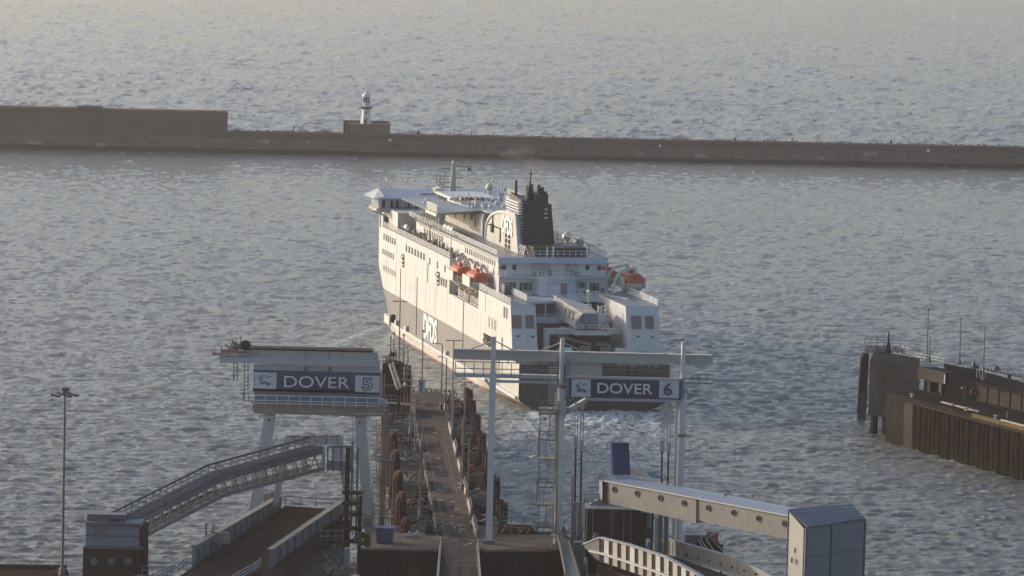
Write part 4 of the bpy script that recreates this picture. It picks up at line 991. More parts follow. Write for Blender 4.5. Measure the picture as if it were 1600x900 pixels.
# stair tower beside the centre post
def make_stairs6():
    Y = 620.0
    T_ = thing('stair_tower', 'zigzag steel access stair climbing the left side of the middle gantry post', 'stairs', (5.2, Y, 8.4))
    def flight(xa, ya, xb, yb, wpx=11, n=None, m_=gal):
        """from top (centre px,py) to bottom; treads face the camera"""
        p, q = aty(xa, ya, Y - .2), aty(xb, yb, Y - 2.6); k = n or max(5, int((yb - ya) / 3.4))
        wd = wpx / 11.36
        for i in range(k):
            c = lpt(T_, p.lerp(q, (i + .5) / k)); piece('step', gantry_c, T_, c, (wd, .30, .09))
        m = MB(T_)
        for s_ in (-1, 1):
            o = Vector((s_ * wd / 2, 0, 0)); m.beam(p + o, q + o, .10, .28); m.beam(p + o + Vector((0, 0, 1.0)), q + o + Vector((0, 0, 1.0)), .07)
            for i in range(4): c = p.lerp(q, i / 3) + o; m.beam(c, c + Vector((0, 0, 1.0)), .06)
        m.build('stair_stringer', m_, T_)
    def landing(x0, x1, y, rail=True, m_=gal):
        a, b = aty(x0, y, Y - 2.7), aty(x1, y, Y - 2.7)
        m = MB(T_); m.box(a.x, b.x, Y - 2.8, Y + .2, a.z - .18, a.z); o = m.build('landing', m_, T_)
        if rail:
            m = MB(T_); railing(m, [(a.x, Y, a.z), (a.x, Y - 2.7, a.z), (b.x, Y - 2.7, a.z)], 1.1, 1.0, (1, .55), .045); m.build('landing_rail', gal, o)
    flight(864, 572, 864, 632, 13, 17)
    landing(841, 874, 639); landing(842, 872, 646, False)
    flight(864.5, 651, 864, 683, 11, 10); landing(842, 870, 686)
    flight(847.5, 690, 847, 714, 12, 7); landing(840, 867, 717, False, yellow)
    flight(861.5, 720, 861, 756, 12, 11); landing(840, 866, 760)
    flight(844.5, 764, 843.5, 786, 12, 6); landing(837, 866, 788, False, yellow)
    flight(859.5, 793, 858, 826, 12, 10); landing(839, 868, 830)
    m = MB(T_)
    for px in (841, 870): m.beam(aty(px + 3, 636, Y - .1), aty(px, 832, Y - .1), .13)
    m.beam(aty(846, 627, Y - 2.7), aty(842, 650, Y - 2.7), .12); m.build('tower_leg', gal, T_)
    m = MB(T_); m.beam(aty(871, 648, Y), aty(869, 830, Y), .35); m.build('yellow_duct', mat('pale_yellow_duct', (.36, .35, .28), .5, 0, .15, .8), T_)
make_stairs6()

# ------------------------------------------------------------------ gantry of berth 5
def make_gantry5():
    Y = 652.0
    G = thing('lifting_gantry', 'bulky grey box gantry on splayed legs carrying the DOVER 5 sign', 'gantry', (-27, Y, 9))
    # machinery house
    m = MB(G); pbox(m, 397, 582, 594, 636, Y + .3, 5.5); hs = m.build('machinery_house', bluegrey, G)
    m = MB(G); pbox(m, 396.5, 571.5, 593, 583.5, Y + .2, 5.6)
    hs2 = m.build('ribbed_cladding', gantry_p, G)
    a = aty(430, 578, Y); b = aty(593, 578, Y)
    for i in range(48):
        x = a.x + (b.x - a.x) * i / 47; piece('cladding_rib', signw, hs2, lpt(G, (x, Y + .15, aty(397 + (593 - 397) * (x - a.x) / (b.x - a.x) * .83 + 33, 577.8, Y).z)), (.12, .12, .85))
    for px in (475, 513): lbox('floodlight', slate, G, px, 574, px + 5, 580, Y - .3, .5)
    # roof beams
    m = MB(G); pbox(m, 343, 560.5, 590, 569.5, Y - .4, 1.2); rb = m.build('runway_beam', gantry_p, G)
    m = MB(G); pbox(m, 381, 548.5, 589, 562, Y + .9, 3.0); rb2 = m.build('upper_beam', gantry_c, G)
    m = MB(G); pbox(m, 362, 545.5, 582, 548.0, Y + .7, 3.4); m.build('beam_top', brown, rb2)
    for px in (400, 476, 513): lbox('beam_joint', slate, G, px, 549, px + .8, 562, Y + .84, .05, rb2)
    m = MB(G); m.prism([aty(589, 553, Y + .3), aty(592, 566, Y + .3), aty(594, 583, Y + .3), aty(589, 583, Y + .3)], (0, 3, 0)); m.build('beam_end_plate', gantry_p, G)
    # sign
    Ys = Y - .1
    s1 = lbox('sign_board', navy2, G, 396, 580.5, 594, 613, Ys + .05, .35)
    lbox('sign_panel', signw, G, 397, 582, 432, 607.5, Ys - .03, .1, s1); lbox('sign_panel', signw, G, 555, 587, 593, 613, Ys - .03, .1, s1)
    a = aty(397, 607, Ys); b = aty(432, 582, Ys); flag_emblem(G, s1, a.x + .2, a.z + .1, b.x - a.x - .3, b.z - a.z - .2, Ys - .08)
    c = aty(495, 597, Ys); L = aty(546, 597, Ys).x - aty(444, 597, Ys).x
    place_text('sign_lettering', text_mesh('sign_lettering', 'DOVER', 1.65, L, .2, letter_m), s1, lpt(G, c + Vector((0, -.02, 0))), (1, 0, 0), (0, 0, 1))
    c = aty(574, 600, Ys); place_text('sign_number', text_mesh('sign_number', '5', 1.85, 1.6, .10, navy, .045), s1, lpt(G, c + Vector((0, -.04, 0))), (1, 0, 0), (0, 0, 1))
    place_text('sign_number_face', text_mesh('sign_number_face', '5', 1.55, 1.28, .18, signw, -.012), s1, lpt(G, c + Vector((0, -.06, 0))), (1, 0, 0), (0, 0, 1)).scale = (1, 1, 1)
    lbox('sign_sill', slate, G, 395, 609, 592, 613.8, Y - .05, .8)
    # gallery below with panels and rail
    for i in range(10):
        x0 = 397 + i * 19.6; y0 = 628.4 + i * .48
        lbox('gallery_panel', gantry_p, G, x0, y0, x0 + 18.9, y0 + 2.6, Y - 1.2, .12)
    m = MB(G); pbox(m, 395, 629, 594, 633, Y - 1.05, 1.3); gl = m.build('gallery_floor', slate, G)
    a, b = aty(397, 630, Y - 1.1), aty(592, 630, Y - 1.1)
    m = MB(G); railing(m, [(a.x, Y - 1.1, a.z - .3), (b.x, Y - 1.1, a.z - .3)], 1.5, 1.7, (1, .5), .05); m.build('gallery_rail', rail_w, gl)
    # lower girder
    m = MB(G); a, b = aty(394.5, 638, Y - .6), aty(600, 643, Y - .6); z = a.z
    m.prism([(a.x, Y - .6, z + .9), (b.x, Y - .6, z + .9), (b.x, Y - .6, z - .75), (a.x + .4, Y - .6, z - .75), (a.x, Y - .6, z - .3)], (0, 5.5, 0)); m.build('lower_girder', gantry_t, G)
    lbox('girder_ledge', gantry_p, G, 554, 646, 600, 648, Y - .9, .6)
    # legs
    for nm, top, bot, wt in (('left_leg', (421, 648), (398, 800), 1.45), ('right_leg', (562, 652), (577.5, 829), 1.35)):
        for k, dy in enumerate((0, 4.0)):
            p, q = aty(top[0], top[1], Y + .2), aty(bot[0], bot[1], Y + .2)
            q = p + (q - p) * 1.35
            p.y = q.y = Y + .3 + dy
            m = MB(G); m.beam(p, q, wt, 1.2, w2=wt * 1.12); lg = m.build(nm, gantry_p, G)
            if k == 0: 
                m = MB(G); m.beam(p + Vector((0, -.7, -.7)), p + Vector((0, -.55, -.7)), .45, n=8); m.build('leg_pin', slate, lg)
    p = aty(566, 830, 634)
    m = MB(G); m.box(p.x, p.x + 1.3, 633.5, 635.5, 6.9, 8.4); m.build('leg_footing', conc, G)
    m = MB(G)
    a = aty(432, 652, Y + 1); b = aty(428, 700, Y + 1); 
    for o in (-.25, .25): m.beam(a + Vector((o, 0, 0)), b + Vector((o, 0, 0)), .06)
    for i in range(12): c = a.lerp(b, i / 11); m.beam(c + Vector((-.25, 0, 0)), c + Vector((.25, 0, 0)), .05)
    a = aty(553, 652, Y + 1); b = aty(556, 790, Y + 1)
    for o in (-.25, .25): m.beam(a + Vector((o, 0, 0)), b + Vector((o, 0, 0)), .06)
    for i in range(30): c = a.lerp(b, i / 29); m.beam(c + Vector((-.25, 0, 0)), c + Vector((.25, 0, 0)), .05)
    m.build('leg_ladder', gal, G)
    # left outrigger: platform, ladders, cable reel
    m = MB(G); pbox(m, 332, 551, 384, 556, Y - .2, 3); pbox(m, 346, 545.5, 372, 551, Y, 2); op = m.build('outrigger_platform', mat('pinkish_primer', (.36, .26, .23), .6, 0, .25, .8), G)
    m = MB(G); a = aty(334, 556, Y - .2); b = aty(384, 557, Y - .2); railing(m, [(a.x, Y - .2, a.z), (b.x - 2.5, Y - .2, a.z)], 1.5, 1.3, (1, .5), .05)
    rg = random.Random(9)
    for i in range(34):
        px = rg.uniform(360, 384); a = aty(px, rg.uniform(538, 552), Y + rg.random()); m.beam(a, a + Vector((rg.uniform(-1.2, 1.2), 0, rg.uniform(-.3, 1.2))), .09)
    for px, y0, y1 in ((369, 527, 560), (376, 524, 560), (366, 533, 560), (380, 534, 560)): m.beam(aty(px, y0, Y), aty(px, y1, Y), .1)
    m.build('outrigger_rail', gal, op)
    c = aty(384, 539, Y)
    m = MB(G); m.beam(c + Vector((0, -.3, 0)), c + Vector((0, .3, 0)), 1.35, n=18); m.build('cable_reel', brown, op)
    m = MB(G)
    for i in range(22):
        a = 2 * PI * i / 22; d = Vector((math.cos(a), 0, math.sin(a))); m.beam(c + d * .6, c + d * 1.0, .05)
    m.build('reel_spokes', gal, op)
    m = MB(G)
    for px, y0, y1 in ((365.5, 556, 595), (371.5, 556, 595), (382, 566, 625), (388, 568, 608)): m.beam(aty(px, y0, Y - .2), aty(px - .4, y1, Y - .2), .14)
    for i in range(6): y = 562 + i * 6; m.beam(aty(365.5, y, Y - .2), aty(371.5, y, Y - .2), .08)
    for i in range(8): y = 572 + i * 6; m.beam(aty(382, y, Y - .2), aty(388, y, Y - .2), .08)
    m.build('hanging_ladder', gal, G)
    m = MB(G); a = aty(380, 627, Y - .4); m.box(a.x, a.x + 1.7, Y - .4, Y + .6, a.z, a.z + .12); railing(m, [(a.x, Y - .4, a.z), (a.x + 1.6, Y - .4, a.z)], 1.2, .8, (1, .5), .05); m.build('side_balcony', gal, G)
    m = MB(G); pbox(m, 591, 625, 605, 636, Y - .5, 2.0); m.build('corner_cabinet', gantry_p, G)
make_gantry5()

# ------------------------------------------------------------------ the pier between the berths
PA = Vector((-6.4, 616, 0)); PB = Vector((-15.1, 803, 0)); PDV = (PB - PA).normalized(); PNV = Vector((PDV.y, -PDV.x, 0))
def pp(Y, off, z):                                           # point on the pier: distance Y, offset right of its centre line
    t = (Y - PA.y) / PDV.y; p = PA + PDV * t + PNV * off; return Vector((p.x, p.y, z))
PRZ = math.atan2(-PDV.x, PDV.y)
ZD = 7.0
def make_pier():
    P = thing('pier', 'long narrow concrete pier with a tarmac road between berths 5 and 6', 'pier', (PA.x, PA.y, 0), PRZ)
    m = MB(P)
    a = [pp(636, -2.6, 5.6), pp(636, 2.6, 5.6), pp(803, 2.9, 5.6), pp(803, -2.9, 5.6)]
    m.prism(a, (0, 0, ZD - 5.6)); m.build('road_deck', conc, P)
    m = MB(P); a = [pp(600, -2.25, ZD + .004), pp(600, 2.25, ZD + .004), pp(798, 2.45, ZD + .004), pp(798, -2.45, ZD + .004)]; m.prism(a, (0, 0, .02)); m.build('road_surface', road_m, P)
    rg = random.Random(14)
    for i in range(9):
        Y = 630 + i * 19 + rg.uniform(-4, 4); o = rg.uniform(-1.2, .6)
        m = MB(P); m.prism([pp(Y, o - .8, ZD + .03), pp(Y, o + 1.2, ZD + .03), pp(Y + rg.uniform(4, 9), o + 1.2, ZD + .03), pp(Y + 6, o - .8, ZD + .03)], (0, 0, .008)); m.build('tarmac_patch', patch_m, P)
    for off in (-1.55, 1.45):
        m = MB(P); m.prism([pp(622, off - .045, ZD + .042), pp(622, off + .045, ZD + .042), pp(742, off + .045, ZD + .042), pp(742, off - .045, ZD + .042)], (0, 0, .008)); m.build('edge_line', mat('worn_line', (.24, .20, .165), .8, 0, .5, 2.5), P)
    m = MB(P)
    for i in range(26):
        Y = rg.uniform(618, 640) if i < 9 else rg.uniform(630, 795); o = rg.uniform(-2.2, 2.2); L = rg.uniform(.3, .9)
        m.prism([pp(Y, o - L / 2, ZD + .05), pp(Y, o + L / 2, ZD + .05), pp(Y + .8, o + L / 2, ZD + .05), pp(Y + .8, o - L / 2, ZD + .05)], (0, 0, .006))
    m.build('painted_marks', paint_l, P)
    # piles
    for i in range(14):
        for o in (-2.2, 2.2):
            m = MB(P); m.beam(pp(640 + i * 12.3, o, -4), pp(640 + i * 12.3, o, 5.6), .9, n=8); m.build('pile', brown, P)
    # timber and steel fender piles in rows along both outer edges, with walings
    for sd_, o_ in ((1, 6.35), (-1, -6.75)):
        for i in range(46):
            Y = 640 + i * 3.25 + rg.uniform(-.5, .5); t_ = 6.0 + rg.uniform(-1.2, 1.3)
            m = MB(P); m.beam(pp(Y, o_ + rg.uniform(-.25, .25), -4), pp(Y, o_ + rg.uniform(-.15, .15), t_), rg.uniform(.35, .6), n=6); m.build('fender_pile', (brown, rust, conc_d)[i % 3], P)
        for z_ in (2.6, 5.0):
            m = MB(P); m.beam(pp(639, o_ - .45 * sd_, z_), pp(790, o_ - .45 * sd_, z_), .4, .45); m.build('waling', brown, P)
    for i in range(30):
        Y = 642 + i * 4.9
        for sd_ in (-1, 1):
            m = MB(P); m.beam(pp(Y, sd_ * 2.8, 6.2), pp(Y + rg.uniform(-1, 1), sd_ * 6.3, 5.2), .35, .4); m.build('cross_tie', (conc_d, brown)[i % 2], P)
    # end platform
    m = MB(P); m.prism([pp(782, -7.6, 5.4), pp(782, 6.0, 5.4), pp(796, 5.6, 5.4), pp(804, 0, 5.4), pp(804, -6, 5.4)], (0, 0, 1.56)); m.build('end_platform', conc, P)
    m = MB(P)
    for i in range(12): c = pp(803.4, -4.5 + i * .8, ZD - .04); m.box(c.x - .15, c.x + .15, c.y - .15, c.y + .15, c.z, c.z + .35)
    railing(m, [pp(803.5, -6, ZD - .04), pp(803.5, 0, ZD - .04), pp(796, 5.4, ZD - .04)], .6, 2, (1,), .06); m.build('end_kerb', brown, P)
make_pier()

def make_dolphins():
    ords = ['nearest', 'second', 'third', 'fourth', 'fifth', 'sixth', 'farthest']
    YR = [643, 670, 697, 723, 747, 768, 784]
    for i, Y in enumerate(YR):
        side = 1
        c = pp(Y, 0, 0)
        D = thing('mooring_dolphin', f'{ords[i]} of seven concrete dolphins with rounded fender on the right side of the pier', 'mooring dolphin', c, PRZ, 'mooring dolphins along the right side of the pier')
        m = MB(D); m.prism([pp(Y - 3.4, 2.95, 4.6), pp(Y - 3.4, 6.5, 4.6), pp(Y + 5.5, 6.5, 4.6), pp(Y + 5.5, 2.95, 4.6)], (0, 0, 2.3)); cap = m.build('cap_slab', conc, D)
        m = MB(D); m.prism([pp(Y - 3.0, 3.2, -3), pp(Y - 3.0, 6.2, -3), pp(Y + 5.1, 6.2, -3), pp(Y + 5.1, 3.2, -3)], (0, 0, 7.6)); m.build('caisson', brown, D)
        m = MB(D); m.prism([pp(Y + 5.5, 2.95, 5.0), pp(Y + 5.5, 6.3, 5.0), pp(Y + 8, 6.3, 5.0), pp(Y + 8, 2.95, 5.0)], (0, 0, 1.1)); m.build('link_beam', conc_d, D)
        # fender: upright panel with rounded top
        m = MB(D); prof = [(Y - 1.9, -1.5)] + [(Y + 1.9 * -math.cos(a), 8.6 + 1.1 * math.sin(a)) for a in [PI * k / 10 for k in range(11)]] + [(Y + 1.9, -1.5)]
        m.prism([pp(y, 6.62, z) for y, z in prof], PNV * 1.15); f = m.build('fender', rust, D)
        m = MB(D); prof2 = [(Y + 5 + (y - Y) * .7, z - .25) for y, z in prof]
        m.prism([pp(y, 6.45, z) for y, z in prof2], PNV * .95); m.build('rear_fender', rust, D)
        m = MB(D)
        for o in (.0, .42): m.tube([pp(Y - 2.1, 6.75 + o, .5), pp(Y - 2.1, 6.75 + o, 8.3), pp(Y - 2.1, 6.55 + o, 8.9), pp(Y - 2.1, 6.0 + o, 8.95)], .05)
        for k in range(14): m.beam(pp(Y - 2.1, 6.75, .8 + k * .55), pp(Y - 2.1, 7.17, .8 + k * .55), .06)
        m.build('ladder', gal, D)
        if i == 0:
            m = MB(D); m.prism([pp(Y - 8, 2.95, 5.2), pp(Y - 8, 6.2, 5.2), pp(Y - 3.5, 6.2, 5.2), pp(Y - 3.5, 2.95, 5.2)], (0, 0, 1.0)); m.build('lower_platform', conc_d, D)
        m = MB(D); c1 = pp(Y + 1, 4.6, 6.9); m.lathe(c1, [(.38, 0), (.3, .3), (.3, .6), (.5, .7), (.5, .85)], 8); m.build('bollard', gal if i % 2 else red, D)
        if i in (2, 3):
            m = MB(D); c1 = pp(Y - 3.5, 4.6, 6.3); m.tube([c1 + Vector((.5 * math.cos(a), -.06, .5 * math.sin(a))) for a in [2 * PI * k / 12 for k in range(13)]], .12); m.build('life_ring', red, D)
        m = MB(D); rg = random.Random(200 + i)
        for k in range(26):
            a = pp(Y + rg.uniform(-3.3, 7), rg.uniform(3.1, 6.3), 6.9); q_ = rg.random()
            if q_ < .45: m.beam(a, a + Vector((rg.uniform(-1, 1), rg.uniform(-.8, .8), rg.uniform(0, .5))), rg.uniform(.08, .18))
            elif q_ < .75: m.box(a.x - .2, a.x + .25, a.y - .2, a.y + .3, 6.9, 6.9 + rg.uniform(.15, .8))
            else: m.beam(a, a + Vector((0, 0, rg.uniform(.6, 1.6))), .09)
        for k in range(12):
            a = pp(Y - 3.45, rg.uniform(3.1, 6.3), rg.uniform(1, 6)); m.beam(a, a + Vector((rg.uniform(-.9, .9), -.1, rg.uniform(-1.2, 1.2))), .14)
        m.build('deck_clutter', (brown, gal, rust)[i % 3], D, kind='stuff')
    YL = [632, 658, 682, 706, 730, 754]
    ords = ['nearest', 'second', 'third', 'fourth', 'fifth', 'farthest']
    for i, Y in enumerate(YL):
        c = pp(Y, 0, 0)
        D = thing('mooring_dolphin', f'{ords[i]} of six concrete dolphins with broad fender on the left side of the pier', 'mooring dolphin', c, PRZ, 'mooring dolphins along the left side of the pier')
        m = MB(D); m.prism([pp(Y - 2.5, -6.4, 4.4), pp(Y - 2.5, -2.95, 4.4), pp(Y + 7, -2.95, 4.4), pp(Y + 7, -6.4, 4.4)], (0, 0, 2.5)); m.build('cap_slab', conc, D)
        m = MB(D); m.prism([pp(Y - 2.2, -6.1, -3), pp(Y - 2.2, -3.2, -3), pp(Y + 6.6, -3.2, -3), pp(Y + 6.6, -6.1, -3)], (0, 0, 7.4)); m.build('caisson', brown, D)
        m = MB(D); m.prism([pp(Y + 7, -6.2, 4.8), pp(Y + 7, -2.95, 4.8), pp(Y + 11, -2.95, 4.8), pp(Y + 11, -6.2, 4.8)], (0, 0, 1.0)); m.build('link_beam', conc_d, D)
        m = MB(D); prof = [(-8.0, -1.5), (-8.0, 7.4), (-7.7, 8.2), (-7.2, 8.6), (-6.8, 8.5), (-6.42, 7.8), (-6.42, 4.0), (-6.0, 2.5), (-6.0, -1.5)]
        m.prism([pp(Y - 2.2, o, z) for o, z in prof], PDV * 5.0); m.build('fender', rust, D)
        m = MB(D)
        for o in (0, .42): m.tube([pp(Y - 2.4, -7.9 + o, .4), pp(Y - 2.4, -7.9 + o, 7.6), pp(Y - 2.4, -7.6 + o, 8.9), pp(Y - 2.4, -7.1 + o, 9.3)], .055)
        for k in range(13): m.beam(pp(Y - 2.4, -7.9, .8 + k * .55), pp(Y - 2.4, -7.48, .8 + k * .55), .06)
        m.build('ladder', orust, D)
        m = MB(D); c1 = pp(Y + 1.5, -4.7, 6.9); m.box(c1.x - .9, c1.x + .9, c1.y - .4, c1.y + .4, 6.9, 7.15)
        for s_ in (-.45, .45): m.lathe(c1 + Vector((s_, 0, .25)), [(.2, 0), (.17, .4), (.3, .5), (.3, .6)], 8)
        m.build('double_bollard', gal, D)
        m = MB(D); railing(m, [pp(Y + 6.8, -6.2, 6.9), pp(Y + 6.8, -3.1, 6.9)], 1.1, 1.1, (1, .5), .05); m.build('cross_rail', gal, D)
        m = MB(D); rg = random.Random(300 + i)
        for k in range(30):
            a = pp(Y + rg.uniform(-2.3, 10), rg.uniform(-6.2, -3.1), 6.9); q_ = rg.random()
            if q_ < .45: m.beam(a, a + Vector((rg.uniform(-1, 1), rg.uniform(-.8, .8), rg.uniform(0, .5))), rg.uniform(.08, .18))
            elif q_ < .75: m.box(a.x - .2, a.x + .25, a.y - .2, a.y + .3, 6.9, 6.9 + rg.uniform(.15, .8))
            else: m.beam(a, a + Vector((0, 0, rg.uniform(.6, 1.7))), .09)
        for k in range(14):
            a = pp(Y - 2.6, rg.uniform(-6.2, -3.1), rg.uniform(1, 6)); m.beam(a, a + Vector((rg.uniform(-.9, .9), -.1, rg.uniform(-1.2, 1.2))), .14)
        m.build('deck_clutter', (gal, brown, gantry_t)[i % 3], D, kind='stuff')
        if i > 0:
            m = MB(D); railing(m, [pp(Y - 3.2, -5.6, 5.4), pp(Y - 3.2, -3.2, 5.4)], 1.1, .8, (1, .5), .06); m.box(c1.x - 1.2, c1.x + .6, c1.y - 5.2, c1.y - 4.4, 5.3, 6.0); m.build('lower_fittings', gal, D)
    # bright guard walls along the road beside each gap
    ordr = ['nearest', 'second', 'third', 'fourth', 'fifth', 'sixth', 'farthest']
    for i, (Y0, Y1) in enumerate(((626, 641), (648, 659.5), (668, 681), (694, 705), (715, 727), (739.5, 752), (765, 778))):
        t = thing('guard_wall', f'{ordr[i]} of seven pale guard walls along the right edge of the pier road', 'guard wall', pp(Y0, 2.75, ZD), PRZ, 'guard walls along the right edge of the pier road')
        m = MB(t); m.prism([pp(Y0, 2.62, ZD + .1), pp(Y0, 2.78, ZD + .1), pp(Y1, 2.78, ZD + .1), pp(Y1, 2.62, ZD + .1)], (0, 0, .85)); m.build('wall_panel', paint_l, t)
        m = MB(t); railing(m, [pp(Y0, 2.95, ZD - .1), pp(Y1, 2.95, ZD - .1)], 1.3, 2.4, (1, .5), .05); m.prism([pp(Y0, 2.6, ZD), pp(Y0, 3.05, ZD), pp(Y1, 3.05, ZD), pp(Y1, 2.6, ZD)], (0, 0, .1)); m.build('rail', gal, t)
    ordl = ['nearest', 'second', 'third', 'fourth', 'fifth', 'sixth', 'farthest']
    for i, (Y0, Y1) in enumerate(((628, 640), (651, 663), (672, 684), (696, 706), (718, 728), (742, 750), (762, 772))):
        t = thing('guard_rail', f'{ordl[i]} of seven guard rails along the left edge of the pier road', 'guard rail', pp(Y0, -2.75, ZD), PRZ, 'guard rails along the left edge of the pier road')
        m = MB(t); m.prism([pp(Y0, -2.8, ZD + .1), pp(Y0, -2.68, ZD + .1), pp(Y1, -2.68, ZD + .1), pp(Y1, -2.8, ZD + .1)], (0, 0, .6)); m.build('rail_panel', conc, t)
        m = MB(t); railing(m, [pp(Y0, -2.9, ZD - .1), pp(Y1, -2.9, ZD - .1)], 1.1, 2.4, (1, .5), .05); m.build('rail', gal, t)
make_dolphins()

# ------------------------------------------------------------------ near platform, ramps and side structures
def make_platform():
    P = thing('berth_platform', 'broad concrete platform at the root of the pier with a dark wall facing the camera', 'platform', (-6.4, 614, 0))
    def poly(name, pts, z0, z1, m_):
        m = MB(P); m.prism([Vector((x, y, z0)) for x, y in pts], (0, 0, z1 - z0)); return m.build(name, m_, P)
    poly('slab', [(-19.6, 614.6), (7.4, 617), (8.6, 636), (-2.0, 638), (-13.5, 638), (-19.6, 634)], 5.5, ZD, conc)
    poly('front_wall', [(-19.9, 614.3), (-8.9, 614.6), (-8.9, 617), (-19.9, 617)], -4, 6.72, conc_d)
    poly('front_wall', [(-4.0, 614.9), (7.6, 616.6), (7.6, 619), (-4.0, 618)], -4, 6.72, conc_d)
    poly('wall_coping', [(-19.9, 614.0), (-8.8, 614.4), (-8.8, 615.6), (-19.9, 615.2)], 6.74, 7.03, conc)
    poly('wall_coping', [(-4.1, 614.6), (5.5, 616.2), (5.5, 617.3), (-4.1, 616)], 6.74, 7.03, conc)
    poly('lower_block', [(-19.9, 618), (8.4, 618), (8.4, 635), (-19.9, 633)], -4, 5.5, brown)
    poly('ramp_road', [(-8.4, 560), (-3.0, 560), (-4.2, 617), (-8.7, 617)], 4.5, 7.0, road_d)
    for a, b in (((-9.0, 617), (-8.7, 560)), ((-3.9, 617), (-2.7, 560))):
        m = MB(P); m.beam((a[0], a[1], 7.0), (b[0], b[1], 7.0), .35, .7); m.build('ramp_kerb', gal, P)
        m = MB(P); railing(m, [(a[0], a[1], 7.3), (b[0], b[1], 7.3)], 1.0, 1.8, (1, .5), .05); m.build('ramp_rail', paint_l, P)
    for x in (-18, -16, -14.5, -11.8, 1.5, 4): poly('wall_joint', [(x, 614.1), (x + .12, 614.1), (x + .12, 614.4), (x, 614.4)], 0, 6.6, brown)
    poly('wall_recess', [(-13.3, 614.2), (-10.6, 614.25), (-10.6, 614.4), (-13.3, 614.4)], 0, 4.6, brown)
    # rim clutter: pipes, bollards, brackets on the right-hand rusty edge
    poly('rusty_edge', [(-1.2, 630), (7.5, 632), (8.4, 635.5), (-1.2, 637)], 7.0, 7.5, rust)
    m = MB(P); rg = random.Random(33)
    for i in range(34):
        x = rg.uniform(-1, 8.5); y = rg.uniform(629, 634); a = Vector((x, y, 7.3)); m.beam(a, a + Vector((rg.uniform(-.8, .8), rg.uniform(-.4, .4), rg.uniform(.2, 1.3))), .13)
    m.build('edge_fittings', gantry_t, P, kind='stuff')
    m = MB(P); railing(m, [(-1, 636.5, 7.5), (6, 635.5, 7.5)], 1.1, 1.7, (1, .5), .05); m.build('edge_rail', gal, P)
    # right-hand lane running down to the camera
    m = MB(P); m.prism([aty(873, 842, 618), aty(886, 842, 618), aty(906, 905, 585), aty(886, 905, 585)], (0, 0, -.6)); m.build('side_gangway', slate, P)
    m = MB(P)
    for (x0, x1) in ((872.5, 885), (886.5, 907)):
        m.beam(aty(x0, 838, 618), aty(x1, 905, 585), .22, .35)
    m.build('gangway_edge', conc, P)
    m = MB(P)
    for i in range(14):
        a = aty(869, 835, 618).lerp(aty(883, 905, 585), i / 13); m.beam(a, a + Vector((0, 0, 1.0)), .08)
    m.beam(aty(869, 826, 618), aty(883, 895, 585), .09); m.build('gangway_rail', paint_l, P)
    poly('side_wall', [(8.9, 600), (12.5, 600), (12.5, 618), (8.0, 618.5)], -4, 5.2, brown)
make_platform()

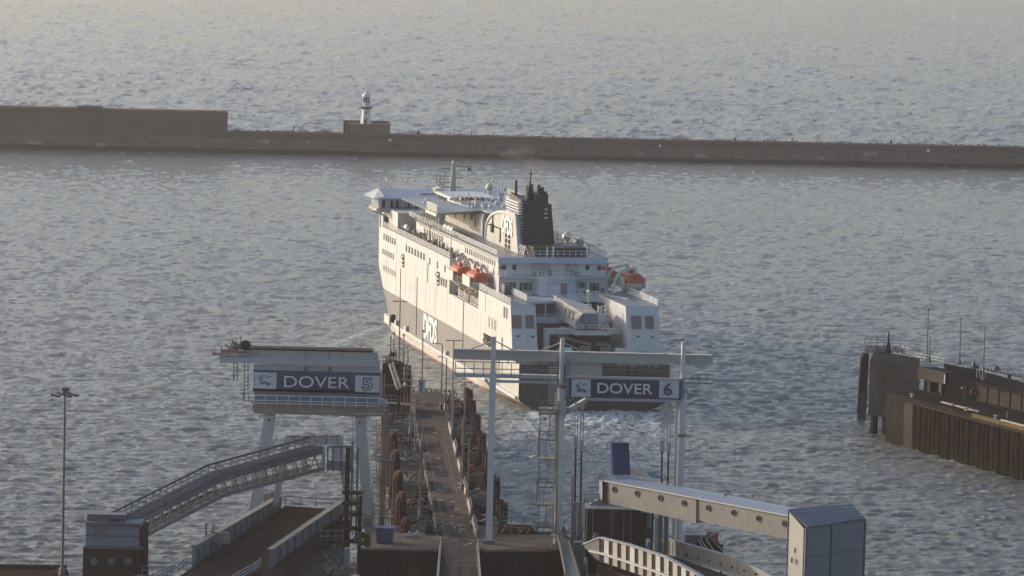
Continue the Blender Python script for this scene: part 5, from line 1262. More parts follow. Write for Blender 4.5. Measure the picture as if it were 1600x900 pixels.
def small_items():
    # blue container
    p = aty(588, 850, 618.2); q = aty(614, 824, 618.2)
    t = thing('skip_container', 'dark blue steel container standing on the platform by the leg of gantry 5', 'container', ((p.x + q.x) / 2, 619.5, ZD))
    w_ = (q.x - p.x) / 2
    m = MB(); m.hexa([(-w_, -1.1, .15), (w_, -1.1, .15), (w_, 1.1, .15), (-w_, 1.1, .15)], [(-w_ - .1, -1.2, 2.1), (w_ + .1, -1.2, 2.1), (w_ + .1, 1.2, 2.1), (-w_ - .1, 1.2, 2.1)]); m.build('body', navy2, t)
    m = MB(); m.box(-w_ - .12, w_ + .12, -1.25, 1.25, 2.1, 2.22); m.build('lid', mat('blue_lid', (.05, .065, .2), .5), t)
    for i in range(5): piece('rib', navy2, t, (-w_ + .2 + i * (2 * w_ - .4) / 4, -1.2, 1.15), (.07, .12, 1.7))
    for x in (-w_ + .3, w_ - .3): piece('skid', slate, t, (x, 0, .08), (.2, 2.2, .16))
    # white hut at the pier head
    c = at(658, 614, ZD)
    t = thing('hut', 'small white hut with a door standing at the far end of the pier road', 'hut', (c.x, c.y, ZD), PRZ)
    m = MB(); m.box(-.62, .62, -.6, .6, 0, 2.15); m.build('walls', ship_white, t)
    m = MB(); m.box(-.75, .75, -.75, .75, 2.15, 2.3); m.hexa([(-.7, -.7, 2.3), (.7, -.7, 2.3), (.7, .7, 2.3), (-.7, .7, 2.3)], [(-.3, -.3, 2.5), (.3, -.3, 2.5), (.3, .3, 2.5), (-.3, .3, 2.5)]); m.build('roof', gantry_t, t)
    d = piece('door', bluegrey, t, (-.05, -.62, .85), (.55, .05, 1.5)); piece('window', wglass, t, (-.05, -.63, 1.75), (.5, .06, .4))
    # machine on the near right of the road, a dark crate on the left
    c = at(752, 818, ZD)
    t = thing('capstan', 'rusty capstan with white pipe beside the near right guard wall', 'capstan', (c.x, c.y, ZD))
    m = MB(); m.lathe((0, 0, 0), [(.55, 0), (.5, .2), (.3, .35), (.28, .8), (.5, 1.0), (.5, 1.15), (.15, 1.3)], 10); m.build('drum', rust, t)
    m = MB(); m.box(-.8, .8, -.6, .6, 0, .12); m.build('bed_plate', brown, t)
    m = MB(); m.tube([(-1.6, 0, .1), (-1.2, 0, .5), (.1, -.7, .5), (.6, -.7, .8)], .1); m.build('pipe', lb_white, t)
    c = at(672, 834, ZD)
    t = thing('crate', 'dark brown crate stack left of the road at the root of the pier', 'crate', (c.x, c.y, ZD))
    m = MB(); m.box(-.6, .4, -.5, .5, 0, .9); m.build('lower_crate', brown, t)
    m = MB(); m.box(-.4, .3, -.4, .4, .9, 1.25); m.build('upper_crate', brown, t)
    m = MB(); m.box(.5, 1.9, -.3, .3, 0, .25); m.build('plank', brown, t)
    for px, py, lab in ((640, 840, 'grey mooring hook left of the crate on the near platform'), (652, 839, 'grey mooring hook nearest the crate on the near platform')):
        c = at(px, py, ZD)
        t = thing('mooring_hook', lab, 'mooring hook', (c.x, c.y, ZD), 0, 'mooring hooks on the near platform')
        m = MB(); m.box(-.5, .5, -.3, .3, 0, .25); m.build('base', gal, t)
        m = MB(); m.beam((0, 0, .2), (0, 0, .9), .3, n=8); m.beam((0, 0, .6), (.9, -.2, .5), .2); m.beam((0, 0, .6), (-.8, -.1, .35), .18); m.build('hook', gantry_c, t)
    # gull over the water
    p = aty(829, 714, 700)
    t = thing('seagull', 'white seagull gliding over the water left of the stair tower', 'bird', p, .5)
    m = MB(); m.sphere((0, 0, 0), .16, (.7, 1.9, .7), 8, 6); m.sphere((0, -.3, .05), .08, (1, 1.2, 1), 6, 4); m.build('body', gull_m, t)
    for s_ in (-1, 1):
        m = MB(); m.hexa([(s_ * .05, -.14, 0), (s_ * .55, -.2, .22), (s_ * .55, .02, .22), (s_ * .05, .16, 0)], [(s_ * .05, -.14, .04), (s_ * .55, -.2, .26), (s_ * .55, .02, .26), (s_ * .05, .16, .04)])
        m.hexa([(s_ * .55, -.2, .22), (s_ * 1.05, .12, .2), (s_ * 1.0, .2, .2), (s_ * .55, .02, .22)], [(s_ * .55, -.2, .25), (s_ * 1.05, .12, .22), (s_ * 1.0, .2, .22), (s_ * .55, .02, .25)]); m.build('wing', gull_m, t)
small_items()

# ------------------------------------------------------------------ lamp posts and bare poles
def lamp(label, top, base, z, style, r=.13, name='lamp_post', group='lamp posts along the pier', base_pt=None, col=None):
    col = col or mat('dull_pole_grey', (.13, .125, .115), .6, .2, .2, .8)
    b = base_pt or at(base[0], base[1], z); h = aty(top[0], top[1], b.y).z - z
    t = thing(name, label, 'lamp post' if name == 'lamp_post' else 'pole', b, 0, group)
    m = MB(); m.beam((0, 0, 0), (0, 0, h), 2.4 * r, n=8, w2=1.5 * r); pl = m.build('pole', col, t)
    m = MB(); m.lathe((0, 0, 0), [(2.6 * r, 0), (2.4 * r, .9), (1.3 * r, 1.1)], 8); m.build('base_sleeve', col, t)
    m = MB()
    if style == 'T':
        m.beam((-.9, 0, h), (.9, 0, h), .1); a = m.build('arm', col, t)
        for s_ in (-1, 1): m = MB(); m.box(s_ * .95 - .35, s_ * .95 + .35, -.14, .14, h - .08, h + .07); m.build('lamp_head', slate, t)
    elif style in ('R', 'L'):
        s_ = 1 if style == 'R' else -1
        m.tube([(0, 0, h), (s_ * .35, 0, h + .22), (s_ * .8, 0, h + .25)], .05); m.build('arm', col, t)
        m = MB(); m.box(s_ * 1.15 - .4, s_ * 1.15 + .4, -.15, .15, h + .16, h + .3); m.build('lamp_head', slate, t)
    elif style == 'P':
        m.lathe((0, 0, h - .05), [(r, 0), (r * 1.8, .15), (r * 1.6, .35), (r * .5, .45)], 8); m.build('cap_fitting', slate, t)
    elif style == 'M':
        m.lathe((0, 0, h - .9), [(.25, 0), (.5, .2), (.5, .8), (.7, .9), (.7, 1.1), (.2, 1.2)], 10); m.build('mast_head', slate, t)
        m = MB(); m.tube([(1.3 * math.cos(a), 1.3 * math.sin(a), h - .6) for a in [2 * PI * k / 12 for k in range(13)]], .07); m.build('head_ring', slate, t)
        for k in range(6):
            a = 2 * PI * k / 6; m = MB(); m.beam((.4 * math.cos(a), .4 * math.sin(a), h - .5), (1.3 * math.cos(a), 1.3 * math.sin(a), h - .6), .08)
            m.box(1.5 * math.cos(a) - .33, 1.5 * math.cos(a) + .33, 1.5 * math.sin(a) - .25, 1.5 * math.sin(a) + .25, h - .95, h - .62); m.build('floodlight', gal, t)
    return t
LP = [
 ('tall lamp post with twin heads standing at the left of the pier head', (627, 471), (622, 620), 'T'),
 ('lamp post at the left of the pier head, leftmost of the cluster behind gantry 5', (614, 528), (609, 604), 'P'),
 ('thin pole left of the tall twin headed lamp, its top against the water', (617, 522), (614, 606), 'P'),
 ('thick plain pole just right of the tall twin headed lamp at the pier head', (633.5, 525), (629, 618), 'P'),
 ('lamp post with a single arm to the right, behind the left pier head poles', (638.5, 548), (636, 616), 'R'),
 ('slim lamp post rising behind the white hut', (662, 519), (659, 608), 'P'),
 ('first lamp post with left arm on the right side of the pier head', (693.5, 539), (689, 640), 'L'),
 ('second lamp post with left arm on the right side of the pier head', (701, 560), (696, 650), 'L'),
 ('tall lamp post with twin heads beside the left end of the gantry 6 beam', (711.5, 532), (706, 668), 'T'),
 ('lamp post with twin drooping heads right of the far right fenders', (729, 597), (725, 688), 'T'),
 ('plain pole left of the hut on the left edge of the road', (649, 596), (641, 678), 'P'),
 ('plain pole on the left road edge, second from the hut', (655, 627), (648, 712), 'P'),
 ('lamp post with arm over the road, beside the middle of the left road edge', (662.5, 658), (659, 738), 'R'),
 ('lamp post with arm over the road, nearest one on the left road edge', (662.5, 691), (656, 808), 'R'),
 ('left one of two plain grey poles on the right dolphins halfway along the pier', (727, 664), (722, 766), 'P'),
 ('right one of two plain grey poles on the right dolphins halfway along the pier', (736, 690), (731, 788), 'P'),
 ('short grey pole by the far right fenders', (706, 618), (703, 655), 'P'),
 ('thick grey pole among the far right dolphins', (711, 612), (708, 672), 'P'),
 ('thick grey pole beside the third right fender', (725, 660), (722, 700), 'P'),
]
for lab, tp, bs, st in LP: lamp(lab, tp, bs, ZD, st)
for lab, tp, bs, st in (('tallest of the lamp posts on the right hand quay, leftmost', (1452, 485), (1448, 563), 'P'), ('short lamp post on the quay close beside the tall leftmost one', (1454.5, 526), (1452, 567), 'L'),
                        ('middle tall lamp post on the right hand quay', (1503.5, 495), (1499, 570), 'R'), ('rightmost tall lamp post on the right hand quay beside the railings', (1541, 508), (1536, 594), 'R')):
    lamp(lab, tp, bs, 12.3 if tp[0] > 1530 else 13.2, st, .12, group='lamp posts on the quay')
lamp('very tall mast with a ring of floodlights standing at the bottom left', (103.5, 608), (97, 899), 7.0, 'M', .19, 'light_mast', None)

# ------------------------------------------------------------------ linkspan and footbridge of berth 5 (left)
def make_linkspan5():
    T_ = thing('linkspan', 'dark road ramp between blue grey plate girders at the lower left, leading to gantry 5', 'ramp', (-34, 620, 0))
    z = 7.0
    A, B = at(446, 790, z), at(291, 893, z); Cc, D = at(541, 797, z), at(428, 905, z)
    B = A + (B - A) * 1.25; D = Cc + (D - Cc) * 1.25
    m = MB(T_); m.prism([A, Cc, D, B], (0, 0, -.7)); m.build('road_deck', mat('brown_deck_surface', (.052, .038, .032), .8, 0, .25, .4), T_)
    for k, f in enumerate((.2, .62)):
        p, q = A.lerp(Cc, f), B.lerp(D, f); m = MB(T_); m.beam(p.lerp(q, .12) + Vector((0, 0, .02)), p.lerp(q, .5 + .3 * k) + Vector((0, 0, .02)), .14, .03); m.build('deck_line', conc, T_)
    def girder(p, q, h0, h1, side, n, name):
        m = MB(T_); d = (q - p).normalized(); nn = Vector((d.y, -d.x, 0)) * side
        m.hexa([p - Vector((0, 0, .9)), q - Vector((0, 0, .9)), q + nn * .35 - Vector((0, 0, .9)), p + nn * .35 - Vector((0, 0, .9))],
               [p + Vector((0, 0, h0)), q + Vector((0, 0, h1)), q + nn * .35 + Vector((0, 0, h1)), p + nn * .35 + Vector((0, 0, h0))])
        g = m.build(name, mat('girder_blue_grey', (.11, .13, .165), .5, 0, .2, .4, .8, 0, (.08, .06, .05), .35), T_)
        m = MB(T_); m.beam(p + nn * .17 + Vector((0, 0, h0 + .08)), q + nn * .17 + Vector((0, 0, h1 + .08)), .85, .16); m.build('top_flange', gantry_t, g)
        m = MB(T_)
        return g, d, nn
    n = 15
    p, q = at(436, 792, z), at(300, 880, z)
    g, d, nn = girder(p, q, 1.6, 2.3, -1, n, 'left_girder')
    rz = math.atan2(d.y, d.x)
    for i in range(n):
        c = p.lerp(q, (i + .5) / n) + nn * .45; piece('stiffener', slate, g, lpt(T_, c + Vector((0, 0, .6))), (.16, .30, 2.3), rz)
    p, q = at(537, 801, z), at(424, 886, z)
    g, d, nn = girder(p, q, 1.7, 2.3, 1, 9, 'right_girder')
    rz = math.atan2(d.y, d.x)
    for i in range(11):
        c = p.lerp(q, i / 10) - nn * .12; piece('stiffener', slate, g, lpt(T_, c + Vector((0, 0, .6))), (.16, .30, 2.6), rz)
    m = MB(T_); m.hexa([p + nn * .2 + Vector((0, 0, -5)), q + nn * .2 + Vector((0, 0, -5)), q - nn * 1 + Vector((0, 0, -5)), p - nn * 1 + Vector((0, 0, -5))], [p + nn * .2 + Vector((0, 0, -1)), q + nn * .2 + Vector((0, 0, -1)), q - nn * 1 + Vector((0, 0, -1)), p - nn * 1 + Vector((0, 0, -1))]); m.build('under_frame', brown, T_)
    m = MB(T_); a, b = at(446, 789, z), at(541, 795, z); railing(m, [a, b], 1.3, 2.2, (1, .55), .05); m.build('end_rail', gal, T_)
    # curved handrails at the near ends of the girders
    for (x0, y0, x1, y1) in ((291, 886, 262, 900), (408, 886, 376, 906)):
        a, b = at(x0, y0, z), at(x1, y1, z); c = b + (b - a) * .8
        m = MB(T_); railing(m, [a, a.lerp(b, .55) + Vector((.3, 0, 0)), b, c], 1.2, 1.4, (1, .66, .33), .06); m.build('approach_rail', bluegrey, T_)
    m = MB(T_)
    c = at(322, 842, z + 1.5); m.beam(c, c + Vector((0, 0, 2.2)), .3, .3); m.beam(c + Vector((1, 0, -.2)), c + Vector((1.0, 0, 1.9)), .35, n=6); m.box(c.x + .6, c.x + 3.2, c.y, c.y + .8, c.z - .6, c.z + .9); m.build('deck_machinery', gantry_t, T_)
    # shore side: dark wall under the ramp
    U = thing('ramp_pit', 'dark brown steel pit and pontoon frame right of the left ramp, below gantry 5', 'frame', (-25, 610, 0))
    m = MB(U); a, b = at(430, 862, 5.5), at(536, 852, 5.5); a2, b2 = at(430, 900, 5.5), at(545, 900, 5.5)
    m.prism([a, b, b2 + (b2 - b) * .3, a2 + (a2 - a) * .3], (0, 0, -6)); m.build('pit_wall', brown, U)
    for a_, b_ in ((at(470, 818, 6), at(548, 818, 6)), (at(490, 826, 5), at(556, 825, 5)), (at(480, 850, 5), at(540, 848, 5))): m = MB(U); m.beam(a_, b_, .45, .6); m.build('cross_beam', rust, U)
    m = MB(U); railing(m, [at(500, 847, 6), at(536, 846, 6)], 1.6, 1.2, (1, .5), .06)
    rg = random.Random(41)
    for i in range(70):
        c = at(rg.uniform(508, 540), rg.uniform(856, 900), 5.6); m.beam(c, c + Vector((rg.uniform(-.7, .7), rg.uniform(-.3, .3), rg.uniform(.1, .9))), .1)
    m.build('pipework', gantry_t, U, kind='stuff')
    for px0, px1, y0, y1, m_ in ((538.5, 545.5, 700, 860, brown), (558.5, 564.5, 776, 905, brown), (537.5, 546, 857, 910, bluegrey), (548, 551, 690, 830, slate), (556, 559, 700, 850, slate)):
        mm_ = MB(U); pbox(mm_, px0, y0, px1, y1, 636 if y0 < 850 else 606, .9); mm_.build('hoist_column', m_, U)
    m = MB(U)
    for y in (770, 786, 804, 826, 846): pbox(m, 534, y, 566, y + 3, 635, 2.0)
    rg = random.Random(43)
    for i in range(60):
        a = aty(rg.uniform(534, 566), rg.uniform(765, 850), 634); m.beam(a, a + Vector((rg.uniform(-1, 1), 0, rg.uniform(-.9, .9))), .1)
    m.build('column_platforms', brown, U)
    m = MB(U)
    for i in range(16): c = aty(rg.uniform(560, 577), rg.uniform(835, 852), 614.5); m.sphere(c, rg.uniform(.25, .5), (1, .6, 1), 6, 4)
    m.build('weed_growth', weed, U, kind='stuff')
make_linkspan5()

def make_walkway5():
    W = thing('footbridge', 'long lattice footbridge kinked in the middle, running from the blue grey tower to gantry 5', 'footbridge', (-38, 620, 10))
    N_, K_, F_ = (197, 818, 598), (350, 741, 620), (507, 698, 641)
    P = [aty(*N_), aty(*K_), aty(*F_)]
    hb_ = [3.3, 3.25, 3.45]
    for i in range(3): P[i] = P[i].copy()
    def off(i): 
        a = P[max(0, i - 1)]; b = P[min(2, i + 1)]; d = (b - a); d.z = 0; d.normalize(); return Vector((-d.y, d.x, 0))
    Wd = 2.6
    for a in (0, 1):
        b = a + 1; na, nb = off(a) * Wd, off(b) * Wd
        m = MB(W); m.hexa([P[a] + Vector((0, 0, -.2)), P[b] + Vector((0, 0, -.2)), P[b] + nb + Vector((0, 0, -.1)), P[a] + na + Vector((0, 0, -.1))], [P[a], P[b], P[b] + nb + Vector((0, 0, .12)), P[a] + na + Vector((0, 0, .12))]); rf = m.build('roof', slate, W)
        m = MB(W)
        for t in (.25, .5, .75): m.beam(P[a] + na * t + Vector((0, 0, .14)), P[b] + nb * t + Vector((0, 0, .14)), .14)
        for k in range(15): 
            t = k / 14; c = P[a].lerp(P[b], t); nv_ = na.lerp(nb, t); m.beam(c + Vector((0, 0, .15)), c + nv_ + Vector((0, 0, .95)), .10); m.beam(c + nv_ + Vector((0, 0, .1)), c + nv_ + Vector((0, 0, 1.0)), .1)
        m.build('roof_pipes', gal, rf)
        m = MB(W); m.beam(P[a] + na + Vector((0, 0, 1.1)), P[b] + nb + Vector((0, 0, 1.1)), .22, .3); m.beam(P[a] + na + Vector((0, 0, .55)), P[b] + nb + Vector((0, 0, .55)), .10); m.build('top_pipe', shed_t, rf)
        for s_, o in (('near', 0), ('far', 1)):
            oa, ob = na * o, nb * o
            d = P[b] - P[a]
            m = MB(W)
            if o == 0: m.hexa([P[a] + oa + Vector((0, 0, -.75)), P[b] + ob + Vector((0, 0, -.75)), P[b] + ob * .98 + Vector((0, .12, -1.0)), P[a] + oa * .98 + Vector((0, .12, -1.0))], [P[a] + oa + Vector((0, 0, .05)), P[b] + ob + Vector((0, 0, .05)), P[b] + ob * .98 + Vector((0, .12, .05)), P[a] + oa * .98 + Vector((0, .12, .05))])
            else: m.beam(P[a] + oa + Vector((0, 0, -.2)), P[b] + ob + Vector((0, 0, -.2)), .2, .3)
            m.build('fascia', slate, W)
            lo = Vector((0, 0, -hb_[a])); lob = Vector((0, 0, -hb_[b]))
            m = MB(W); m.beam(P[a] + oa + lo + Vector((0, 0, .4)), P[b] + ob + lob + Vector((0, 0, .4)), .28, .42); m.build('bottom_chord', slate, W)
            nseg = 11 if a == 0 else 10
            for k in range(nseg):
                t0, t1 = k / nseg, (k + 1) / nseg
                u0 = P[a].lerp(P[b], t0) + oa.lerp(ob, t0) + Vector((0, 0, -.95)); u1 = P[a].lerp(P[b], t1) + oa.lerp(ob, t1) + Vector((0, 0, -.95))
                l0 = P[a].lerp(P[b], (t0 + t1) / 2) + oa.lerp(ob, (t0 + t1) / 2) + lo.lerp(lob, t0) + Vector((0, 0, .4))
                m = MB(W); m.beam(u0, l0, .15 if o == 0 else .10); m.beam(l0, u1, .15 if o == 0 else .10)
                m.build('lattice_brace', gal, W)
        m = MB(W); z_ = Vector((0, 0, .1)); lo = Vector((0, 0, -hb_[a])); lob = Vector((0, 0, -hb_[b]))
        m.hexa([P[a] + lo, P[b] + lob, P[b] + nb + lob, P[a] + na + lo], [P[a] + lo + z_, P[b] + lob + z_, P[b] + nb + lob + z_, P[a] + na + lo + z_]); m.build('floor', slate, W)
        m = MB(W)
        o1, o2 = Vector((0, -.12, -hb_[a] + 1.2)), Vector((0, -.12, -hb_[b] + 1.2)); m.beam(P[a] + o1, P[b] + o2, .12); m.build('hand_rail', gal, W)
    m = MB(W); m.beam(P[2] + Vector((-.1, -.1, 0)), P[2] + Vector((-.1, -.1, -3.1)), .4); m.build('end_post', gantry_p, W)
    # portal frame carrying the far end
    G = thing('portal_frame', 'grey portal frame with red pipes carrying the far end of the left footbridge', 'frame', (-27, 650, 5))
    Y = 645.0
    m = MB(G); pbox(m, 446, 681, 536, 694, Y, 1.2); tb = m.build('cross_beam', gantry_p, G)
    m = MB(G)
    for x0, x1 in ((452, 470), (473, 493), (497, 512), (514, 532)): m.beam(aty(x0, 682, Y - .1), aty(x1, 680.5, Y - .1), .14)
    m.build('red_pipe', mat('dull_red', (.2, .06, .05), .6), tb)
    m = MB(G)
    for px in (459, 475, 493, 510, 527): m.beam(aty(px, 681, Y - .1), aty(px, 694, Y - .1), .1)
    m.build('beam_rib', slate, tb)
    for (x0, y0, x1, y1) in ((449, 684, 430, 790), (530, 684, 544.5, 792)):
        m = MB(G); m.beam(aty(x0, y0, Y + .5), aty(x1, y1, Y + .5), .95, .8); m.build('portal_leg', gantry_p, G)
    m = MB(G); pbox(m, 511, 720, 550, 735, Y - 2.5, 2.0); cb = m.build('cabin_parapet', bluegrey, G)
    m = MB(G)
    for px in (512, 520, 533, 549): m.beam(aty(px, 698, Y - 2.4), aty(px, 736, Y - 2.4), .22)
    m.beam(aty(512, 698, Y - 2.4), aty(549, 698, Y - 2.4), .25); m.beam(aty(534, 741, Y - 2.4), aty(549, 733, Y - 2.4), .2); m.build('cabin_frame', slate, cb)
    m = MB(G); pbox(m, 521, 698, 534, 718, Y + .4, .2); m.build('cabin_panel', gantry_p, cb)
    m = MB(G)
    c = aty(412, 772, 655); m.box(c.x, c.x + .9, 655, 656, 5, c.z); c = aty(423, 768, 655); m.box(c.x, c.x + .6, 655, 656, 5, c.z); m.build('yellow_housing', yellow, G)
make_walkway5()

def make_tower5():
    Y = 596.0
    p, q = aty(133, 850, Y), aty(223, 850, Y)
    T_ = thing('control_tower', 'boxy building with blue grey cladding above a dark base, at the left footbridge end', 'building', ((p.x + q.x) / 2, Y, 0))
    m = MB(T_); pbox(m, 129, 857, 226, 960, Y, 5.0); b = m.build('base', brown, T_)
    m = MB(T_); pbox(m, 132, 853, 224, 858, Y - .15, 5.3); m.build('ledge', slate, T_)
    m = MB(T_); pbox(m, 134, 821, 218, 854, Y + .1, 4.6); up = m.build('cladding_upper', bluegrey, T_)
    for px in (146, 158, 170, 183, 196, 208): lbox('cladding_joint', slate, T_, px, 821, px + .5, 854, Y + .06, .06, up)
    lbox('dark_band', slate, T_, 134, 836, 218, 839, Y - .02, .2, up)
    for x0, x1 in ((146, 157), (159, 171)): lbox('pale_panel', gal, T_, x0, 823, x1, 835, Y + .04, .08, up)
    m = MB(T_); m.prism([aty(218, 823, Y), aty(218, 960, Y), aty(227, 960, Y), aty(227, 824, Y)], (0, 5, 0)); m.build('end_wall', rust, T_)
    m = MB(T_); pbox(m, 136, 804, 196, 822, Y + 1.2, 4); pbox(m, 134, 817, 222, 822.5, Y - .1, 5); m.build('roof_house', slate, T_)
    m = MB(T_); pbox(m, 172, 811, 186, 816, Y + 1.1, .1); m.build('roof_vent', brown, T_)
    for px in (146, 174, 200):
        c = aty(px, 877, Y - .05); m = MB(T_); m.beam(c, c + Vector((0, .06, 0)), 1.05, n=20); m.build('round_mark', slate, b)
        if px == 146:
            m = MB(T_); m.prism([c + Vector((-.22, -.06, -.4)), c + Vector((.22, -.06, -.4)), c + Vector((.1, -.06, .35)), c + Vector((-.1, -.06, .35))], (0, .05, 0)); m.build('pale_mark', gal, b)
make_tower5()

def make_left_quay():
    Q = thing('low_quay', 'low dark red brown quay edge with a thin rail at the bottom left corner', 'quay', (-66, 588, 0))
    m = MB(Q); a, b = at(-60, 886, 7), at(104, 888, 7); m.prism([a, b, b + Vector((-1, -28, 0)), a + Vector((-1, -28, 0))], (0, 0, -9)); m.build('wall', rust, Q)
    m = MB(Q); m.beam(a + Vector((0, -.4, .25)), b + Vector((0, -.4, .25)), .8, .5); m.build('coping', brown, Q)
    m = MB(Q); railing(m, [a, b], .85, 2.4, (1, .5), .04); m.build('rail', gal, Q)
    m = MB(Q); m.lathe(at(97, 897, 7) + Vector((0, 0, -.4)), [(.9, 0), (.8, .8), (.55, 1.1)], 8); m.build('mast_footing', rust, Q)
    a, b = at(222, 897, 7), at(270, 898, 7)
    m = MB(Q); m.box(a.x - 1, b.x, a.y - 12, a.y, -2, 6.9); m.build('near_edge', brown, Q)
    m = MB(Q); railing(m, [a, b], 1.1, 1.3, (1, .5), .05); m.build('near_rail', bluegrey, Q)
make_left_quay()

def make_pier_left():
    """rusty berthing towers and ladder frames between gantry 5 and the pier"""
    T1 = thing('berthing_tower', 'tall rusty brown steel berthing tower with a pale sloping gangway, left of the pier head', 'tower', pp(770, -8, 0), PRZ)
    Y = 772
    m = MB(T1); pbox(m, 596, 569, 624, 690, Y, 6); m.build('tower_body', rust, T1)
    m = MB(T1); m.prism([aty(598, 569, Y), aty(603, 566, Y), aty(615, 566, Y), aty(622, 569, Y)], (0, 5, 0)); m.build('tower_cap', brown, T1)
    m = MB(T1); m.beam(aty(609, 568, Y - .5), aty(622, 609, Y - 7), .45, .25); m.beam(aty(613.5, 566, Y - .5), aty(627, 606, Y - 7), .3, .2)
    for i in range(9): m.beam(aty(609.5 + i * 1.5, 570 + i * 4.6, Y - .6 - i * .8), aty(614.5 + i * 1.5, 568 + i * 4.6, Y - .6 - i * .8), .12)
    m.build('gangway', paint_l, T1)
    m = MB(T1); pbox(m, 600, 604, 619, 616, Y - 6, 5); pbox(m, 603, 608, 621, 614, Y - 7, 2); m.build('work_platform', rust, T1)
    m = MB(T1); rg = random.Random(50)
    for px, y0, y1 in ((604, 556, 568), (608, 553, 567), (611, 548, 566), (619, 548, 566), (614, 551, 560)): m.beam(aty(px, y0, Y), aty(px, y1, Y), .16)
    pbox(m, 610.5, 551, 617.5, 557, Y, .8); m.beam(aty(607, 554, Y), aty(620, 554, Y), .12); m.build('mast_gear', brown, T1)
    T2 = thing('berthing_tower', 'narrower dark berthing tower of upright tubes just right of the taller rusty tower', 'tower', pp(788, -5, 0), PRZ)
    for px0, px1, y0 in ((625, 631, 566), (632, 636, 569), (637, 642.5, 571)):
        m = MB(T2); a = aty((px0 + px1) / 2, y0, 786); b = aty((px0 + px1) / 2, 660, 786); m.beam(a, b, (px1 - px0) / 9.0, n=10); m.build('upright_tube', brown, T2)
    m = MB(T2); rg = random.Random(51)
    for i in range(24): a = aty(rg.uniform(620, 643), rg.uniform(560, 600), 783); m.beam(a, a + Vector((rg.uniform(-.6, .6), 0, rg.uniform(-.6, 1))), .12)
    for k in range(4): m.beam(aty(624, 575 + k * 9, 785), aty(643, 576 + k * 9, 785), .2)
    m.build('tube_bracing', gantry_t, T2)
    m = MB(T2); c = aty(633, 601, 783); m.sphere(c, .3, nu=8, nv=6); m.build('white_lamp', lb_white, T2)
    # ladder towers next to gantry 5
    F = thing('ladder_frame', 'grey column with orange rusty ladders and small landings between gantry 5 and the pier', 'frame', (-19, 641, 7))
    Y = 640
    m = MB(F); m.beam(aty(604, 640, Y), aty(594.5, 862, Y), .75, .6); m.build('column', gantry_t, F)
    def ladder(mb, x0, y0, x1, y1, w_, n_, Y_):
        a, b = aty(x0, y0, Y_), aty(x1, y1, Y_); o = Vector((w_ / 2, 0, 0))
        mb.beam(a - o, b - o, .09); mb.beam(a + o, b + o, .09)
        for i in range(n_): c = a.lerp(b, i / (n_ - 1)); mb.beam(c - o, c + o, .07)
    for a_ in ((599, 585, 595, 812, .35, 56, Y - .8), (612, 690, 607, 745, .9, 15, Y - .5), (605, 745, 602, 800, .8, 15, Y - .5)): m = MB(F); ladder(m, *a_); m.build('orange_ladder', orust, F)
    for a_ in ((613, 632, 613, 672, 1.1, 12), (589, 750, 588, 808, 1.1, 16), (611, 706, 610, 726, 1.0, 6)): m = MB(F); ladder(m, *a_, Y - .6); m.build('grey_ladder', gal, F)
    for (x0, x1, y) in ((603, 622, 672), (586, 617, 719), (584, 606, 753), (585, 614, 808), (600, 621, 630)):
        m = MB(F)
        a, b = aty(x0, y, Y - 1.2), aty(x1, y, Y - 1.2); m.box(a.x, b.x, Y - 1.4, Y + .4, a.z - .15, a.z); railing(m, [(a.x, Y - 1.3, a.z), (b.x, Y - 1.3, a.z)], 1.1, .9, (1, .5), .05)
        m.build('landing', gal, F)
    m = MB(F)
    for px, y0, y1 in ((588, 655, 760), (592, 655, 770), (597, 655, 700), (603, 790, 830), (607, 785, 828), (611, 780, 828), (615, 775, 829), (619, 770, 829)): m.beam(aty(px, y0, Y - .3), aty(px, y1, Y - .3), .14, n=6)
    m.build('rust_pipe', orust, F)
    m = MB(F); rg = random.Random(60)
    for i in range(70):
        a = aty(rg.uniform(586, 606), rg.uniform(640, 830), Y - .5); m.beam(a, a + Vector((rg.uniform(-.7, .7), 0, rg.uniform(-.5, .5))), .07)
    m.build('bracket_clutter', gantry_t, F, kind='stuff')
make_pier_left()

